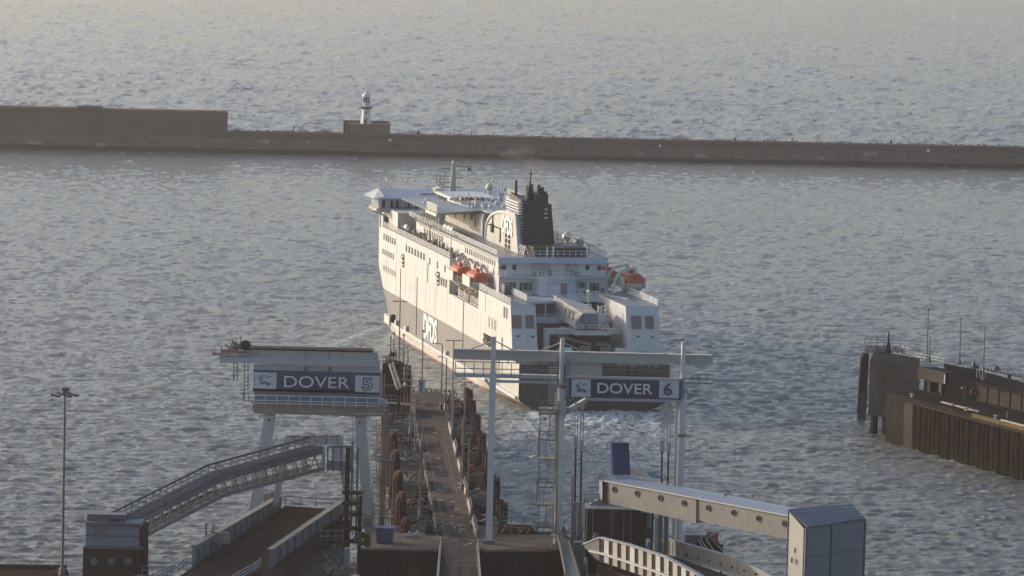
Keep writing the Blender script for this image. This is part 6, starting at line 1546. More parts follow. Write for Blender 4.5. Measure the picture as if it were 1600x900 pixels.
# ------------------------------------------------------------------ berth 6 linkspan, footbridge and shed (right)
def make_berth6():
    Bx = thing('lifting_deck', 'dark brown steel box with a pale top standing below the right footbridge', 'box', (14, 606, 5))
    Y = 608.0
    m = MB(Bx); pbox(m, 916, 796, 1001, 920, Y, 5.0); pbox(m, 1000, 803, 1009, 920, Y + .3, 4.5); bd = m.build('box_body', brown, Bx)
    m = MB(Bx); a = aty(914, 795.5, Y - .1); b = aty(1002, 798, Y - .1); m.box(a.x, b.x, Y - .2, Y + 5.4, a.z, a.z + .15); a = aty(1001, 802, Y); b = aty(1014, 803, Y); m.box(a.x, b.x, Y - .1, Y + 5.2, a.z, a.z + .12); m.build('pale_top', bluegrey, Bx)
    for px in (925.5, 955.5, 974, 985.5): lbox('seam_pipe', gantry_t, Bx, px, 797, px + .9, 850, Y - .12, .1, bd)
    lbox('grey_side', bluegrey, Bx, 1010, 803, 1016, 826, Y + .5, 3)
    m = MB(Bx); railing(m, [aty(913, 792, Y + 5), aty(936, 790, Y + 5)], 1.6, .9, (1, .66, .33), .05); railing(m, [aty(913, 792, Y + 1), aty(936, 790, Y + 1)], 1.3, .9, (1, .5), .05); m.build('top_rail', gal, Bx)
    m = MB(Bx); m.prism([aty(921, 788, Y + 3), aty(934, 781, Y + 3), aty(948, 789, Y + 3), aty(965, 795, Y + 3), aty(921, 795, Y + 3)], (0, 2, 0)); m.build('rope_gear', gantry_t, Bx)
    H = thing('hydraulic_columns', 'group of weathered grey guide columns left of the dark lifting box', 'columns', (9.5, 617, 5))
    for px0, px1, y0, m_ in ((892, 900.5, 785, gantry_t), (902, 910.5, 785, gantry_t), (914, 920, 786, slate), (893, 896, 745, gantry_t)):
        m = MB(H); pbox(m, px0, y0, px1, 870 if y0 > 750 else 786, 617, .9); m.build('column', m_, H)
    m = MB(H); pbox(m, 896, 848, 912, 905, 606, 2); m.build('lower_column', slate, H)
    m = MB(H)
    for i in range(18): m.beam(aty(909.5, 790 + i * 2, 616.8), aty(914, 790 + i * 2, 616.8), .1)
    m.beam(aty(909.8, 745, 616.8), aty(909.8, 822, 616.8), .12); m.beam(aty(913.6, 780, 616.8), aty(913.6, 822, 616.8), .12); m.build('rack_ladder', lb_white, H)
    m = MB(H); rg = random.Random(71)
    for i in range(60): a = aty(rg.uniform(868, 925), rg.uniform(828, 852), 614); m.beam(a, a + Vector((rg.uniform(-.8, .8), 0, rg.uniform(-.6, .8))), .1)
    m.build('hose_clutter', slate, H, kind='stuff')
    m = MB(H); c = aty(930, 842, 604); m.hexa([c + Vector((-.6, 0, -.9)), c + Vector((.6, 0, -.9)), c + Vector((.6, .8, -.9)), c + Vector((-.6, .8, -.9))], [c + Vector((-.1, 0, .8)), c + Vector((.5, 0, .6)), c + Vector((.5, .8, .6)), c + Vector((-.1, .8, .8))]); m.build('bracket_plate', slate, H)
    H2 = thing('hydraulic_columns', 'group of weathered grey guide columns under the right footbridge, right of the dark lifting box', 'columns', (21, 617, 5))
    for px0, px1, y0, m_ in ((1016, 1021, 800, slate), (1023, 1028, 808, lb_white), (1028, 1035, 800, gantry_t), (1037, 1044, 803, gantry_t)):
        m = MB(H2); pbox(m, px0, y0, px1, 880, 611, .8); m.build('column', m_, H2)
    m = MB(H2); pbox(m, 1010, 825, 1018, 842, 610, .5); m.build('cabinet', shed_t, H2)
    m = MB(H2); m.prism([aty(1008, 861, 604), aty(1013, 846, 604), aty(1017, 848, 604), aty(1018, 863, 604)], (0, .8, 0)); m.build('bracket_plate', bluegrey, H2)
    # footbridge
    W = thing('footbridge', 'enclosed grey plate footbridge with round ports crossing the lower right towards the shed', 'footbridge', (24, 600, 14))
    YN, YF = 586.0, 612.0
    def sidep(px, py):                       # on the upright plane of the near wall
        A_ = aty(944.7, 751, YF); B_ = aty(1234, 806, YN); d = B_ - A_; d.z = 0; nn = Vector((d.y, -d.x, 0)).normalized()
        r_ = ray(px, py); t = (A_ - Vector((0, 0, CAM_H))).dot(nn) / r_.dot(nn); return Vector((0, 0, CAM_H)) + r_ * t, nn, d.normalized()
    _, nn, dd = sidep(1000, 780)
    if nn.y < 0: nn = -nn
    Wd = 3.6
    joint = 1089
    for nm, x0, t0, b0, x1, t1, b1 in (('far_wall_panel', 944.7, 751, 786, joint, 779.5, 817), ('near_wall_panel', joint, 779.5, 813, 1234, 806, 843.5)):
        q = [sidep(x0, b0)[0], sidep(x1, b1)[0], sidep(x1, t1)[0], sidep(x0, t0)[0]]
        m = MB(W); m.prism(q, nn * Wd); m.build(nm, mat('dull_bridge_plate', (.215, .205, .19), .5, 0, .16, .25, .5, 0, (.15, .13, .11), .6), W)
    A_, B_ = sidep(944.7, 751)[0], sidep(1234, 806)[0]
    m = MB(W); m.hexa([A_ - nn * .15, B_ - nn * .15, B_ + nn * (Wd + .15), A_ + nn * (Wd + .15)], [A_ + nn * 1.2 + Vector((0, 0, .65)), B_ + nn * 1.2 + Vector((0, 0, .65)), B_ + nn * 2.6 + Vector((0, 0, .65)), A_ + nn * 2.6 + Vector((0, 0, .65))]); rf = m.build('roof', mat('blue_grey_roof', (.20, .24, .31)), W)
    m = MB(W); m.beam(A_ - nn * .2, B_ - nn * .2, .16, .14); m.build('eave_trim', lb_white, W)
    p, _, _ = sidep(joint, 779.5); q, _, _ = sidep(joint, 817)
    m = MB(W); m.beam(p - nn * .05, q - nn * .05, .12, .2); m.build('wall_joint', shed_t, W)
    for px, py in ((960, 764.5), (995.5, 771), (1032, 778), (1069, 786), (1107, 793.5), (1146.5, 801), (1185.5, 810), (1226, 818)):
        c, _, _ = sidep(px, py)
        m = MB(W)
        ring = [c - nn * .06 + dd * (.40 * math.cos(a)) + Vector((0, 0, .40 * math.sin(a))) for a in [2 * PI * k / 16 for k in range(17)]]
        m.tube(ring, .05, 4); o = m.build('port_ring', slate, W)
        m = MB(W); m.beam(c - nn * .07 + Vector((0, 0, -.22)), c - nn * .07 + Vector((0, 0, .22)), .10); m.beam(c - nn * .07 + Vector((0, 0, .2)), c - nn * .07 + dd * .18 + Vector((0, 0, .1)), .08); m.build('port_mark', shed_t, o)
    # end of the bridge: open end frame, lighter posts
    e = sidep(944.7, 751)[0]; e2 = sidep(944.7, 787)[0]
    m = MB(W); m.prism([e - dd * 1.3 + nn * .2, e - dd * .05 - nn * .1, e2 - dd * .05 - nn * .1, e2 - dd * 1.3 + nn * .2], nn * .3); m.build('end_frame', lb_white, W)
    m = MB(W); m.beam(e - dd * .1 - nn * .12, e2 - dd * .1 - nn * .12, .3); m.beam(e + dd * .45 - nn * .1, e2 + dd * .45 - nn * .1, .12); m.build('end_post', brown, W)
    m = MB(W); m.hexa([e - dd * 2.0 - nn * .1, e - nn * .1, e + nn * Wd, e - dd * 1.6 + nn * Wd], [e - dd * 1.8 + nn * 1.0 + Vector((0, 0, .75)), e + nn * 1.2 + Vector((0, 0, .65)), e + nn * 2.6 + Vector((0, 0, .65)), e - dd * 1.5 + nn * 2.6 + Vector((0, 0, .75))]); m.build('end_canopy', shed_r, W)
    m = MB(W); a = sidep(970, 746)[0] + nn * 3.2; m.hexa([a - dd * 1.5, a + dd * 2.6, a + dd * 3.2 + nn * 1.6, a - dd * 1.5 + nn * 1.6], [a - dd * 1.2 + Vector((0, 0, .9)), a + dd * 1.6 + Vector((0, 0, .7)), a + dd * 1.6 + nn * 1.4 + Vector((0, 0, .7)), a - dd * 1.2 + nn * 1.4 + Vector((0, 0, .9))]); m.build('roof_hood', bluegrey, W)
    for px, py in ((1027, 759), (1118, 778), (1160, 779)):
        c = sidep(px, py + 6)[0] + nn * 1.8 + Vector((0, 0, .55)); m = MB(W); m.beam(c, c + Vector((0, 0, .35)), .4, n=8); m.build('roof_vent', gal, rf)
    # blue upright panel
    Yb = 613.5
    t = thing('blue_panel', 'tall dark blue steel hood standing upright on the seaward end of the right footbridge', 'panel', (14.5, Yb, 15.5))
    a0, a1, b0, b1 = aty(958.5, 742, Yb), aty(985, 742, Yb), aty(956.5, 691.5, Yb), aty(982.5, 692, Yb)
    v = Vector((0, .7, 0)); m = MB(t); m.hexa([a0, a1, a1 + v, a0 + v], [b0, b1, b1 + v, b0 + v]); bp_ = m.build('panel_body', mat('deep_blue_steel', (.04, .042, .15), .5, 0, .15, .5), t)
    m = MB(t); o = Vector((-.25, .1, 0)); m.hexa([a0 + o, a0, a0 + v, a0 + o + v], [b0 + o, b0, b0 + v, b0 + o + v]); m.build('panel_sunlit_edge', bluegrey, t)  # sunlight on the left edge, painted as a paler strip
    for i in range(7): c = a0.lerp(b0, (i + .5) / 7); d_ = a1.lerp(b1, (i + .5) / 7); m = MB(t); m.beam(c + Vector((.05, -.03, 0)), d_ + Vector((-.05, -.03, 0)), .08, .12); m.build('panel_rib', mat('deep_blue_steel', (.04, .042, .15)), bp_)
    # shed
    D_ = thing('shed', 'grey clad shed with ribbed sloping roof and one sunlit side, lower right', 'shed', (41, 590, 6))
    A0, B0, C0, D0 = aty(1256.5, 824, 583), aty(1352, 811.5, 590.5), aty(1331, 789.5, 593), aty(1233, 797, 585.5)
    def dn(p, z=2.0): return Vector((p.x, p.y, z))
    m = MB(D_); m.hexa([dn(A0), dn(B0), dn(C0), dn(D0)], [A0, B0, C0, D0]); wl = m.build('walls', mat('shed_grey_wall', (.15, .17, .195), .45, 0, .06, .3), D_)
    nl = Vector((-(A0 - D0).y, (A0 - D0).x, 0)).normalized()
    if nl.x > 0: nl = -nl
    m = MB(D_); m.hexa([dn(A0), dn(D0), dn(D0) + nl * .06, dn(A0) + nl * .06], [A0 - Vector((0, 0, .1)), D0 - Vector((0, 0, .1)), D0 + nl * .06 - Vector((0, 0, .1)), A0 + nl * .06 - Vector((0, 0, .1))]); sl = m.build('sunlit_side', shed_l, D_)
    f = (B0 - A0); fn = Vector((f.y, -f.x, 0)).normalized()
    M0 = A0.lerp(B0, .40)
    m = MB(D_); m.hexa([dn(A0) + fn * .02, dn(M0) + fn * .02, dn(M0) + fn * .5, dn(A0) + fn * .5], [A0 + fn * .02, M0 + fn * .02, M0 + fn * .5, A0 + fn * .5]); bay = m.build('projecting_bay', MATS['shed_grey_wall'], D_)
    m = MB(D_)
    m.beam(A0 + fn * .5, dn(A0) + fn * .5, .2); m.beam(M0 + fn * .5, dn(M0) + fn * .5, .22); m.beam(B0, dn(B0), .25); m.beam(A0 + fn * .52, M0 + fn * .52, .25, .2); m.beam(M0 + fn * .05, B0 + fn * .05, .28, .22); m.beam(D0 + nl * .08, A0 + nl * .08, .16); m.beam(D0 + nl * .08, dn(D0) + nl * .08, .1)
    m.build('dark_trim', shed_t, D_)
    up = Vector((0, 0, .16))
    m = MB(D_); m.hexa([A0 + fn * .5, B0, C0, D0], [A0 + fn * .5 + up, B0 + up, C0 + up, D0 + up]); rf = m.build('roof', shed_r, D_)
    for k in range(1, 5): p = D0.lerp(A0, k / 5) + up; q = C0.lerp(B0, k / 5) + up; m = MB(D_); m.beam(p, q, .14, .1); m.build('roof_rib', gantry_c, rf)
    for k in (0.5,):
        m = MB(D_); z_ = A0.z - 3.8 ; m.beam(Vector((M0.x, M0.y, z_)) + fn * .03, Vector((B0.x, B0.y, z_)) + fn * .03, .07); m.beam(Vector((A0.x, A0.y, z_)) + fn * .52, Vector((M0.x, M0.y, z_)) + fn * .52, .07); m.build('wall_seam', shed_t, wl)
    for px, py in ((1240, 859), (1235, 874)): m = MB(D_); c = aty(px + 2, py, 584.8); m.box(c.x - .1, c.x + .1, c.y - .6, c.y - .45, c.z - .35, c.z + .35); m.build('side_louvre', slate, sl)
    m = MB(D_); pts = [aty(1294, 884, 583), aty(1312, 888, 583), aty(1328, 896, 583), aty(1340, 886, 583)]
    m.tube(pts, .05); m.tube([pts[1], pts[1] + Vector((.4, 0, .5))], .04); m.tube([pts[2], pts[2] + Vector((1.2, 0, 1.1))], .04); m.build('cable', gal, D_)
    # linkspan girders and deck
    L_ = thing('linkspan', 'sunlit linkspan ramp with striped white plate girder at the bottom right', 'ramp', (22, 598, 6))
    def gird(name, top, bot, mat_, Ys, thick=.5):
        T = [aty(x, y, Ys(x)) for x, y in top]; Bt = [aty(x, y, Ys(x)) for x, y in bot]
        m = MB(L_)
        for i in range(len(T) - 1):
            v = Vector((thick * .6, thick * .8, 0)); m.hexa([Bt[i], Bt[i + 1], Bt[i + 1] + v, Bt[i] + v], [T[i], T[i + 1], T[i + 1] + v, T[i] + v])
        return m.build(name, mat_, L_), T, Bt
    ya = lambda x: 604 - (x - 911) * .125
    g1, T, Bt = gird('near_girder', [(912, 851), (938, 840.5), (980, 851), (1039.5, 870.5), (1090, 898), (1130, 925)], [(912, 853), (930, 875), (975, 891), (1035, 912), (1090, 935), (1130, 955)], brown, ya)
    m = MB(L_)
    for a, b in zip(T[:-1], T[1:]): m.beam(a + Vector((.1, .2, .05)), b + Vector((.1, .2, .05)), .75, .16)
    m.build('girder_top_flange', gantry_p, g1)
    # plain first plate and alternating pale plates
    def topy(x): return np.interp(x, [912, 938, 980, 1039.5, 1090, 1130], [851, 840.5, 851, 870.5, 898, 925])
    def boty(x): return np.interp(x, [912, 930, 975, 1035, 1090, 1130], [853, 875, 891, 912, 935, 955])
    def plate(x0, x1, y0f, y1f, m_, name, par):
        q = [aty(x, y, ya(x)) + Vector((-.05, -.09, 0)) for x, y in ((x0, boty(x0) * (1 - y0f) + topy(x0) * y0f), (x1, boty(x1) * (1 - y0f) + topy(x1) * y0f), (x1, boty(x1) * (1 - y1f) + topy(x1) * y1f), (x0, boty(x0) * (1 - y1f) + topy(x0) * y1f))]
        m = MB(L_); m.prism(q, (.05, .1, 0)); return m.build(name, m_, par)
    plate(914, 937, .05, .95, slate, 'end_plate', g1)
    x = 944.5; i = 0
    while x < 1120:
        plate(x, x + 7.2, .04, .96, gantry_c if i % 3 else ship_white, 'girder_plate', g1); x += 13.4; i += 1
    m = MB(L_)
    xs = [924, 945, 980, 1035, 1090, 1130]
    for a, b in zip(xs[:-1], xs[1:]):
        f = lambda x: aty(x, topy(x) * .30 + boty(x) * .70 - 4 if x > 930 else 860, ya(x)) + Vector((-.2, -.35, 0))
        m.beam(f(a), f(b), .5, .22)
    m.build('service_ledge', lb_white, g1)
    yb = lambda x: 616 - (x - 1018) * .125
    g2, T2, B2 = gird('far_girder', [(1018, 855), (1048, 844), (1123.5, 865), (1155, 875.5), (1197, 896), (1230, 915)], [(1018, 857), (1048, 868), (1110, 884.5), (1150, 897), (1197, 915), (1230, 930)], gantry_c, yb)
    m = MB(L_)
    for a, b in zip(T2[:-1], T2[1:]): m.beam(a + Vector((.1, .2, .04)), b + Vector((.1, .2, .04)), .5, .14)
    m.build('girder_top_flange', gantry_p, g2)
    m = MB(L_)
    for a, b in zip(B2[:-1], B2[1:]): m.beam(a + Vector((-.12, -.2, .0)), b + Vector((-.12, -.2, .0)), .3, .2)
    m.build('kerb_strip', lb_white, g2)
    for px, w_ in ((1051, 5.5), (1153, 6)):
        m = MB(L_); q = [aty(px, np.interp(px, [1048, 1123.5, 1155], [846, 866, 878]), yb(px)), aty(px + w_, np.interp(px + w_, [1048, 1123.5, 1160], [846, 866, 880]), yb(px)), aty(px + w_, np.interp(px + w_, [1048, 1110, 1160], [867, 883, 899]), yb(px)), aty(px, np.interp(px, [1048, 1110, 1150], [866, 882, 896]), yb(px))]
        m.prism([p_ + Vector((-.03, -.06, 0)) for p_ in q], (.03, .05, 0)); m.build('dark_panel', slate, g2)
    for px in (1042, 1074, 1092, 1108, 1126, 1144, 1163, 1182):
        y = np.interp(px, [1040, 1110, 1182], [858, 876.5, 897]); c = aty(px, y, yb(px)) + Vector((-.06, -.09, 0)); m = MB(L_); m.beam(c, c + Vector((.03, .05, 0)), .32, n=8); m.build('drain_hole', dark, g2)
    m = MB(L_)
    for i in range(3): 
        for j in range(4): c = aty(1063 + j * 3, 858 + j * .8 + i * 4.5, yb(1063)); m.box(c.x, c.x + .18, c.y - .3, c.y - .15, c.z - .3, c.z + .08)
    m.build('cable_tray', lb_white, g2)
    m = MB(L_); q = [aty(1022, 859, 614), aty(945, 858, 601), aty(1130, 950, 580), aty(1240, 935, 588)]; m.prism([p_ for p_ in q], (0, 0, -.4)); m.build('road_deck', road_d, L_)
    for k in (.3, .75):
        m = MB(L_); a = q[0].lerp(q[1], k); b = q[3].lerp(q[2], k); m.beam(a.lerp(b, .25) + Vector((0, 0, .03)), a.lerp(b, .9) + Vector((0, 0, .03)), .3, .03); m.build('deck_line', conc, L_)
    m = MB(L_); q = [aty(932, 880, 602), aty(1012, 915, 590), aty(1012, 960, 590), aty(932, 960, 602)]; m.prism(q, (1.5, 2.0, 0)); m.build('under_wall', brown, L_)
    m = MB(L_); m.beam(aty(956, 877, 600), aty(956, 905, 600), .12); m.beam(aty(917, 872, 602), aty(917, 905, 602), .16); m.build('support_rod', gantry_p, L_)
    # stair machinery behind the far girder
    K = thing('access_stair', 'dark steel stair platform with pale handrails behind the far girder, over the water', 'stairs', (29, 625, 5))
    Y = 626.0
    m = MB(K); m.prism([aty(1088, 838, Y), aty(1104, 840, Y), aty(1116, 836, Y), aty(1132, 864, Y), aty(1100, 874, Y), aty(1088, 866, Y)], (0, 2, 0)); m.build('stair_body', brown, K)
    m = MB(K)
    for a, b in (((1090, 842), (1104, 864)), ((1102, 841), (1118, 864)), ((1094, 841), (1109, 864)), ((1104, 832), (1132, 864))): m.beam(aty(*a, Y - .2), aty(*b, Y - .2), .13)
    a, b = aty(1086, 843, Y - .3), aty(1126, 842, Y - .3); railing(m, [a, b], 1.2, .8, (1, .5), .05); m.build('stair_rail', lb_white, K)
    m = MB(K); pbox(m, 1070, 836, 1089, 852, Y - .5, 2); m.build('dark_cabinet', slate, K)
    m = MB(K); pbox(m, 1117, 832, 1122, 850, Y - .4, .5); m.build('red_post', red, K)
    m = MB(K); c = aty(1107, 835, Y); m.sphere(c, .45, (1, 1, .8), 8, 5); m.beam(c, c + Vector((0, 0, -1.4)), .5, n=8); m.build('winch_head', shed_t, K)
    m = MB(K)
    for px in (1073, 1078, 1096, 1128): m.beam(aty(px, 850, Y + .5), Vector((aty(px, 850, Y).x, Y + .5, -3)), .3, n=6)
    m.build('stair_pile', brown, K)
make_berth6()

# ------------------------------------------------------------------ quay on the right
def make_quay():
    pile_m = mat('shade_dark_sheet_pile', (.015, .0125, .0115), .8, 0, .5, .7, .6, tide=2.2)  # near-black colour stands in for shade lying over the piles
    Q = thing('quay', 'dark concrete and sheet piled quay with an upper deck reaching in from the right', 'quay', (80, 800, 0))
    f0, f1 = at(1385, 612, 9), at(1600, 668, 9); fd = (f1 - f0).normalized(); f2 = f0 + fd * 110
    fn = Vector((-fd.y, fd.x, 0))                                # away from the water edge, to the right/back
    if fn.x < 0: fn = -fn
    def pz(p, z): return Vector((p.x, p.y, z))
    back = 9.5
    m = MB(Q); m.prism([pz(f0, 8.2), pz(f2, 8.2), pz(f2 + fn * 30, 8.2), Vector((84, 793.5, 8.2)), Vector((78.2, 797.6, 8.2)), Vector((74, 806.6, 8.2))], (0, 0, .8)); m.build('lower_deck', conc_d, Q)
    c0 = f0 + fd * 7.5
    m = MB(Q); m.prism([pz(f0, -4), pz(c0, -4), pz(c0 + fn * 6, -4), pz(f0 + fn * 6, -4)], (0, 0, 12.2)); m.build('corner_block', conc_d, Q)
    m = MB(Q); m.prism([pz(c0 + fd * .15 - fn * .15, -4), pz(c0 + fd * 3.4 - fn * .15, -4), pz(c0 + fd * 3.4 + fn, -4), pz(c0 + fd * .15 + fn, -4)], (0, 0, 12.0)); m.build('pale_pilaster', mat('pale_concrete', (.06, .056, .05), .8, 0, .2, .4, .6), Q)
    m = MB(Q); m.prism([pz(c0 + fn * .3, -4), pz(f2 + fn * .3, -4), pz(f2 + fn * 28, -4), Vector((83.6, 793, -4)), Vector((77.6, 797, -4)), pz(c0 + fn * 5, -4)], (0, 0, 12.1)); m.build('core', brown, Q)
    p = c0 + fd * 3.6; step = .92; i = 0
    rzq = math.atan2(fd.y, fd.x)
    while (p - f0).length < 84:
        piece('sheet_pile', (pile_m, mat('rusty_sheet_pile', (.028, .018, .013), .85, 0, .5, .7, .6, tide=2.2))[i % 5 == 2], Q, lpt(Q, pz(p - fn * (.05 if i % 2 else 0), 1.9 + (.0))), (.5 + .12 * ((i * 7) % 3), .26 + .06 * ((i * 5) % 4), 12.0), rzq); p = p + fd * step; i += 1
    m = MB(Q); m.beam(pz(f0 + fd * 34, 8.85) - fn * .15, pz(f2, 8.85) - fn * .15, .6, .7); m.build('edge_beam', mat('weedy_edge', (.12, .09, .05), .8, 0, .3, .8), Q)
    m = MB(Q); m.beam(pz(f0 + fd * 44, 9.3), pz(f2, 9.3), .3, .25); m.beam(pz(f0 + fd * 46, 9.1), pz(f0 + fd * 46, 11.0), .12); m.build('edge_rail', paint_l, Q)
    for a, b in ((17, 21.5), (22.3, 26.5), (27, 31)):
        s_ = f0 + fd * a + fn * 2.5; e = f0 + fd * b + fn * 2.5; m = MB(Q); m.beam(pz(s_, 9.1), pz(e, 9.1), .55, .25); m.build('pale_kerb', gantry_t, Q)
    for a, o in ((8.2, 1.0), (28.5, 1.3), (40, 1.0)): 
        c = f0 + fd * a + fn * o; m = MB(Q); m.lathe(pz(c, 9.0), [(.3, 0), (.22, .3), (.4, .45), (.4, .6)], 8); m.build('quay_bollard', gantry_p, Q)
    # upper level behind: camera-facing tip block on piles, wall with a see-through opening, panelled parapet
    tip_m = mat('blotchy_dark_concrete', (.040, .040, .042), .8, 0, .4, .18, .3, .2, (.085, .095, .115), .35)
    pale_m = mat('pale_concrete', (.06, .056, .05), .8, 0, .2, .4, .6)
    W0, W1, W2, W3 = aty(1358, 600, 813), Vector((73.6, 806, 0)), Vector((77.7, 797, 0)), Vector((82.8, 792.7, 0)); W4 = W3 + (Vector((89.3, 778.3, 0)) - W3).normalized() * 110
    W0.z = 0
    B0, B1, B2, B3 = at(1366, 547.5, 13.4), at(1437, 560, 13.3), at(1475, 568, 13.2), at(1527, 578, 12.2); B4 = B3 + (at(1600, 591, 13.4) - B3) * 8; B4.z = 11.6
    def Z_(p, z): return Vector((p.x, p.y, z))
    def slab(name, fr, zf, bk, zb, z0, m_):
        m = MB(Q); n = len(fr)
        top = [Z_(p, z) for p, z in zip(fr, zf)] + [Z_(p, z) for p, z in zip(reversed(bk), reversed(zb))]
        m.add([Z_(p, z0) for p in top] + top, [tuple(range(2 * n))[::-1], tuple(range(2 * n, 4 * n))] + [(i, (i + 1) % (2 * n), 2 * n + (i + 1) % (2 * n), 2 * n + i) for i in range(2 * n)])
        return m.build(name, m_, Q)
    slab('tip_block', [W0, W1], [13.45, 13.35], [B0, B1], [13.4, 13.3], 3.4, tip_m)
    for k in range(4): c = W0.lerp(W1, (k + .6) / 4.2) + Vector((0, 2.5, 0)); m = MB(Q); m.beam(Z_(c, -4), Z_(c, 3.4), 1.5, n=8); m.build('tip_pile', brown, Q)
    m = MB(Q); d_ = (W1 - W0).normalized(); m.beam(Z_(W0, 10.6) + Vector((0, -.1, 0)), Z_(W1, 10.5) + Vector((0, -.1, 0)), .25, .35); m.build('tip_ledge', tip_m, Q)
    d12 = (W2 - W1).normalized(); n12 = Vector((-d12.y, d12.x, 0)); n12 = n12 if n12.y > 0 else -n12
    def wl(px):
        r_ = ray(px, 600); r_.z = 0; r_.normalize(); den = r_.x * d12.y - r_.y * d12.x; t = (W1.x * d12.y - W1.y * d12.x) / den
        return r_ * t
    def vb(name, px0, px1, z0, z1, m_, o0=0.0, th=1.0):
        a, b = wl(px0), wl(px1); m = MB(Q); m.prism([Z_(a + n12 * o0, z0), Z_(b + n12 * o0, z0), Z_(b + n12 * (o0 + th), z0), Z_(a + n12 * (o0 + th), z0)], (0, 0, z1 - z0)); return m.build(name, m_, Q)
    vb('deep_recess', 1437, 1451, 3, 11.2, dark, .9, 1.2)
    vb('recess_column', 1451, 1453.5, 3, 11.2, tip_m, 0, .9)
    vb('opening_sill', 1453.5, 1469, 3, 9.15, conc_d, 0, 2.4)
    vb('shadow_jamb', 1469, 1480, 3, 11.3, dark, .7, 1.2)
    vb('opening_lintel', 1436, 1479, 11.2, 13.3, pale_m, -.35, .8)
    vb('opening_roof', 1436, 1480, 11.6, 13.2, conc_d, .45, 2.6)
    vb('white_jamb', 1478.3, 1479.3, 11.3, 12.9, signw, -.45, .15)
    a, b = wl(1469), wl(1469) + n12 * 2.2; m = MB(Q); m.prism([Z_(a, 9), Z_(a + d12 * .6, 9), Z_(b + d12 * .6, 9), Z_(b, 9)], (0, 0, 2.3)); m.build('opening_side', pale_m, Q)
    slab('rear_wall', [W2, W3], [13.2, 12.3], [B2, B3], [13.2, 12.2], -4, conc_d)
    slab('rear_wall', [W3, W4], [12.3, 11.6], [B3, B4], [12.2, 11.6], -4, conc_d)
    d34 = (W4 - W3).normalized(); n34 = Vector((d34.y, -d34.x, 0)); n34 = n34 if n34.y < 0 else -n34
    for i in range(9):
        a = W3 + d34 * (i * 3.9 + .3); b = a + d34 * 3.4; m = MB(Q); m.prism([Z_(a, 8.9), Z_(b, 8.9), Z_(b + n34 * .35, 8.9), Z_(a + n34 * .35, 8.9)], (0, 0, 2.75)); m.build('wall_panel', mat('panel_concrete', (.05, .046, .04), .85, 0, .25, .4), Q)
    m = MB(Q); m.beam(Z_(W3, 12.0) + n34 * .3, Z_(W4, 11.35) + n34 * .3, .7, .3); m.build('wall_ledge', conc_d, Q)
    # tip fender
    F = thing('corner_fender', 'tall dark red and black fender column on the tip of the right hand quay', 'fender', (66.0, 836, 0))
    m = MB(F); a, b = aty(1342.5, 600, 835), aty(1356, 600, 835); zt = aty(1349, 553, 835).z
    prof = [(a.x - .2, -2), (a.x + .2, zt - .8), (a.x + .7, zt), (b.x, zt), (b.x - .4, -2)]
    m.prism([Vector((x, 834, z)) for x, z in prof], (0, 3, 0)); m.build('fender_body', mat('dull_red_fender', (.045, .018, .017), .8, 0, .3, .6), F)
    m = MB(F); m.prism([Vector((x - .04 if x < 65.8 else x, 833.9, z * .42)) for x, z in prof], (0, 3.2, 0)); m.build('wet_lower_part', shed_t, F)
    for y in (576, 583, 602, 609, 634):
        c = aty(1357.5, y, 834); m = MB(F); m.box(c.x - .3, c.x + .9, 834, 835, c.z - .2, c.z + .2); m.build('fender_bracket', gantry_p, F)
    # upper deck fittings
    R_ = thing('light_tower', 'navigation light frame with railings on the tip of the right hand quay', 'frame', (70, 845, 13.4))
    m = MB(R_); pts = [at(1352, 551, 13.4), at(1372, 551, 13.4), at(1408, 552, 13.4), at(1424, 557, 13.4)]
    railing(m, pts, 1.3, .9, (1, .66, .33), .06); railing(m, [p_ + Vector((0, 3, 0)) for p_ in pts[:3]], 2.6, 1.6, (1, .8, .6), .08); m.build('railing', gantry_p, R_)
    m = MB(R_); c = at(1388, 552, 13.4); m.beam(c, c + Vector((0, 0, 2.2)), .9, .9, w2=.5); m.beam(c + Vector((0, 0, 2)), c + Vector((0, 0, 4.0)), .25); m.beam(c + Vector((-.4, 0, 3.2)), c + Vector((.6, 0, 3.2)), .1); m.beam(c + Vector((-.3, 0, 2.6)), c + Vector((.8, 0, 2.7)), .1); m.build('light_mast', brown, R_)
    m = MB(R_); rg = random.Random(80)
    for i in range(60): c = at(rg.uniform(1352, 1412), rg.uniform(548, 552), 13.4); m.box(c.x - .15, c.x + .15, c.y - .1, c.y + .1, 13.4, 13.6 + rg.random() * 1.1)
    m.build('deck_gear', gal, R_, kind='stuff')
    m = MB(R_); a, b = at(1408, 557, 13.4), at(1421, 559, 13.4); m.beam(a, a + Vector((0, 0, 1.7)), .1); m.beam(b, b + Vector((0, 0, 1.9)), .1); m.beam(a + Vector((0, 0, 1.7)), b + Vector((0, 0, 1.9)), .12); m.build('gate_frame', gal, R_)
    # railings and cones along the upper deck's far edge
    E_ = thing('deck_railing', 'pale railing along the far edge of the right hand quay upper deck', 'railing', at(1480, 572, 11.9))
    m = MB(E_); railing(m, [at(1430, 560, 13.3), at(1475, 569, 13.2)], 1.0, 2, (1, .5), .04); railing(m, [at(1475, 569, 13.2), at(1520, 576, 12.4)], .6, 2, (1,), .06)
    m.beam(at(1475, 563, 13.2), at(1493, 564, 13.2), .2); m.build('rail', lb_white, E_)
    m = MB(E_)
    for i in range(16): c = at(1538 + i * 5.2, 578.5 + i * 1.15, 11.9); m.box(c.x - .2, c.x + .2, c.y - .2, c.y + .2, 11.9, 12.4)
    m.beam(at(1535, 579, 11.9), at(1620, 597, 11.9), .15); m.build('kerb_blocks', gal, E_)
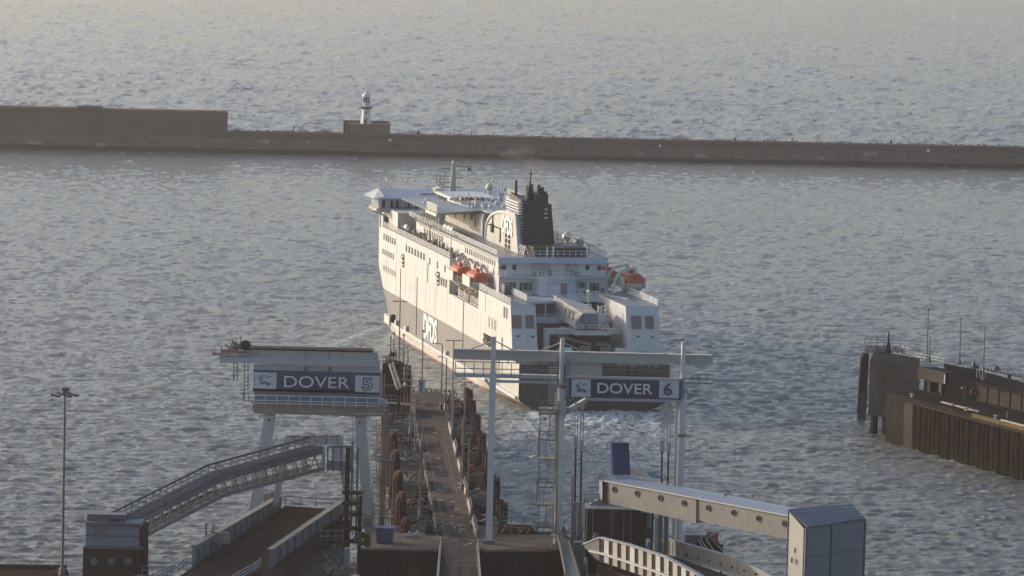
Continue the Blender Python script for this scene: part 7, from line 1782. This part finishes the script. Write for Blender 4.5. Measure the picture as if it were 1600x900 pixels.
    lab = {1521: 'tall dark hooded bollard on the right quay, left of the rightmost tall lamp', 1527: 'low dark box beside the tall dark hooded bollard on the right quay', 1557: 'dark rounded bollard right of the rightmost tall lamp on the quay', 1577: 'small reddish bollard at the right edge of the quay deck'}
    for px, py, h, w_ in ((1521, 577, 1.5, .5), (1527, 577, .8, .5), (1557, 579, .9, .7), (1577, 591, .7, .4)):
        c = at(px, py, 11.9); t = thing('quay_bollard', lab[px], 'bollard', c)
        m = MB(); m.lathe((0, 0, 0), [(w_, 0), (w_ * .9, h * .5), (w_ * .5, h * .85), (w_ * .25, h)], 10); m.build('body', shed_t if px != 1577 else rust, t)
        m = MB(); m.lathe((0, 0, 0), [(w_ * 1.15, 0), (w_ * 1.15, .12)], 10); m.build('foot', gal, t)
    t = thing('gate', 'pale metal gate frame below the rightmost tall lamp on the quay', 'gate', at(1531, 594, 11.9))
    m = MB(t); a = at(1526, 594, 11.9); b = at(1537, 595, 11.9); m.beam(a, a + Vector((0, 0, 2.0)), .14); m.beam(b, b + Vector((0, 0, 2.0)), .14); m.beam(a + Vector((0, 0, 2)), b + Vector((0, 0, 2)), .14); m.beam(a + Vector((.5, 0, 0)), a + Vector((.5, 0, 2)), .1); m.build('frame', gantry_p, t)
    m = MB(t); m.box(b.x - .1, b.x + .5, b.y, b.y + .3, 11.9, 13.4); m.build('control_box', bluegrey, t)
    t = thing('life_ring_post', 'red and white life ring on the dark quay wall', 'life ring', (82.1, 792.5, 9.0))
    c = aty(1521, 612, 792.3); m = MB(t); m.tube([c + Vector((.45 * math.cos(a), 0, .45 * math.sin(a))) for a in [2 * PI * k / 12 for k in range(13)]], .13); m.build('ring', red, t)
    m = MB(t); m.box(c.x - .4, c.x + .4, c.y - .05, c.y + .05, c.z - .8, c.z + .2); m.build('backboard', brown, t)
    for px, py in ((1503, 606),):
        c = aty(px, py, 794.2); t = thing('wall_lamp', 'small white lamp on a dark pipe on the quay wall', 'lamp', c)
        m = MB(t); m.sphere(c, .22, nu=8, nv=5); m.build('lamp_globe', lb_white, t)
        m = MB(t); m.box(c.x + .3, c.x + .8, c.y - .3, c.y - .1, 8.9, c.z + .4); m.build('pipe_box', slate, t)
make_quay()

# ------------------------------------------------------------------ the shore that the ramps and the pier road come from
def make_shore():
    m = MB(); m.prism([(-150, 430, -4), (110, 430, -4), (110, 566, -4), (-150, 566, -4)], (0, 0, 10.4)); m.build('shore_quay', road_d, None, 'structure')
    m = MB(); m.box(-150, 110, 565, 566.3, 6.0, 6.9); m.build('shore_kerb', conc, None, 'structure')
make_shore()

# ------------------------------------------------------------------ funnel smoke and sea haze
def make_air():
    def volume(name, density, color, aniso, noise=False):
        m = bpy.data.materials.new(name); m.use_nodes = True; n = m.node_tree.nodes; l = m.node_tree.links
        for x in list(n):
            if x.type == 'BSDF_PRINCIPLED': n.remove(x)
        v = n.new('ShaderNodeVolumePrincipled'); v.inputs['Color'].default_value = color; v.inputs['Density'].default_value = density; v.inputs['Anisotropy'].default_value = aniso
        l.new(v.outputs[0], n['Material Output'].inputs['Volume'])
        if noise:
            g = n.new('ShaderNodeTexCoord'); t = n.new('ShaderNodeTexNoise'); t.inputs['Scale'].default_value = .22; t.inputs['Detail'].default_value = 3
            l.new(g.outputs['Object'], t.inputs['Vector']); r = n.new('ShaderNodeMapRange'); l.new(t.outputs[0], r.inputs[0]); r.inputs[1].default_value = .42; r.inputs[2].default_value = .75; r.inputs[3].default_value = 0; r.inputs[4].default_value = density
            l.new(r.outputs[0], v.inputs['Density'])
        return m
    m = MB(); m.box(-6300, 6300, -3300, 12300, -5, 104)
    o = m.build('haze', volume('haze_air', HAZE, (1, .90, .88, 1), .5), None, 'stuff')
    o['label'] = 'thin warm sea haze over the harbour'
    if True:
        base = SHIP_O + SHIP_B * -.5 + SHIP_H * 56 + Vector((0, 0, 38.4))
        m = MB()
        pts = [(0, 0, 0, 1.0), (-.3, 0, 2.2, 2.0), (-1.5, 2, 4.5, 3.0), (-4.0, 4, 6.5, 3.6)]
        vs = []; fs = []
        for x, y, z, r in pts:
            for i in range(12): a = 2 * PI * i / 12; vs.append((x + r * math.cos(a), y + r * math.sin(a), z + .25 * r * math.cos(a)))
        for j in range(3):
            for i in range(12): fs.append((j * 12 + i, j * 12 + (i + 1) % 12, (j + 1) * 12 + (i + 1) % 12, (j + 1) * 12 + i))
        fs += [tuple(range(12))[::-1], tuple(range(36, 48))]
        m.add(vs, fs); o = m.build('smoke', volume('funnel_smoke', .22, (.42, .38, .34, 1), 0, True), None, 'stuff', 'faint brown smoke drifting up from the funnel')
        o.location = base
make_air()
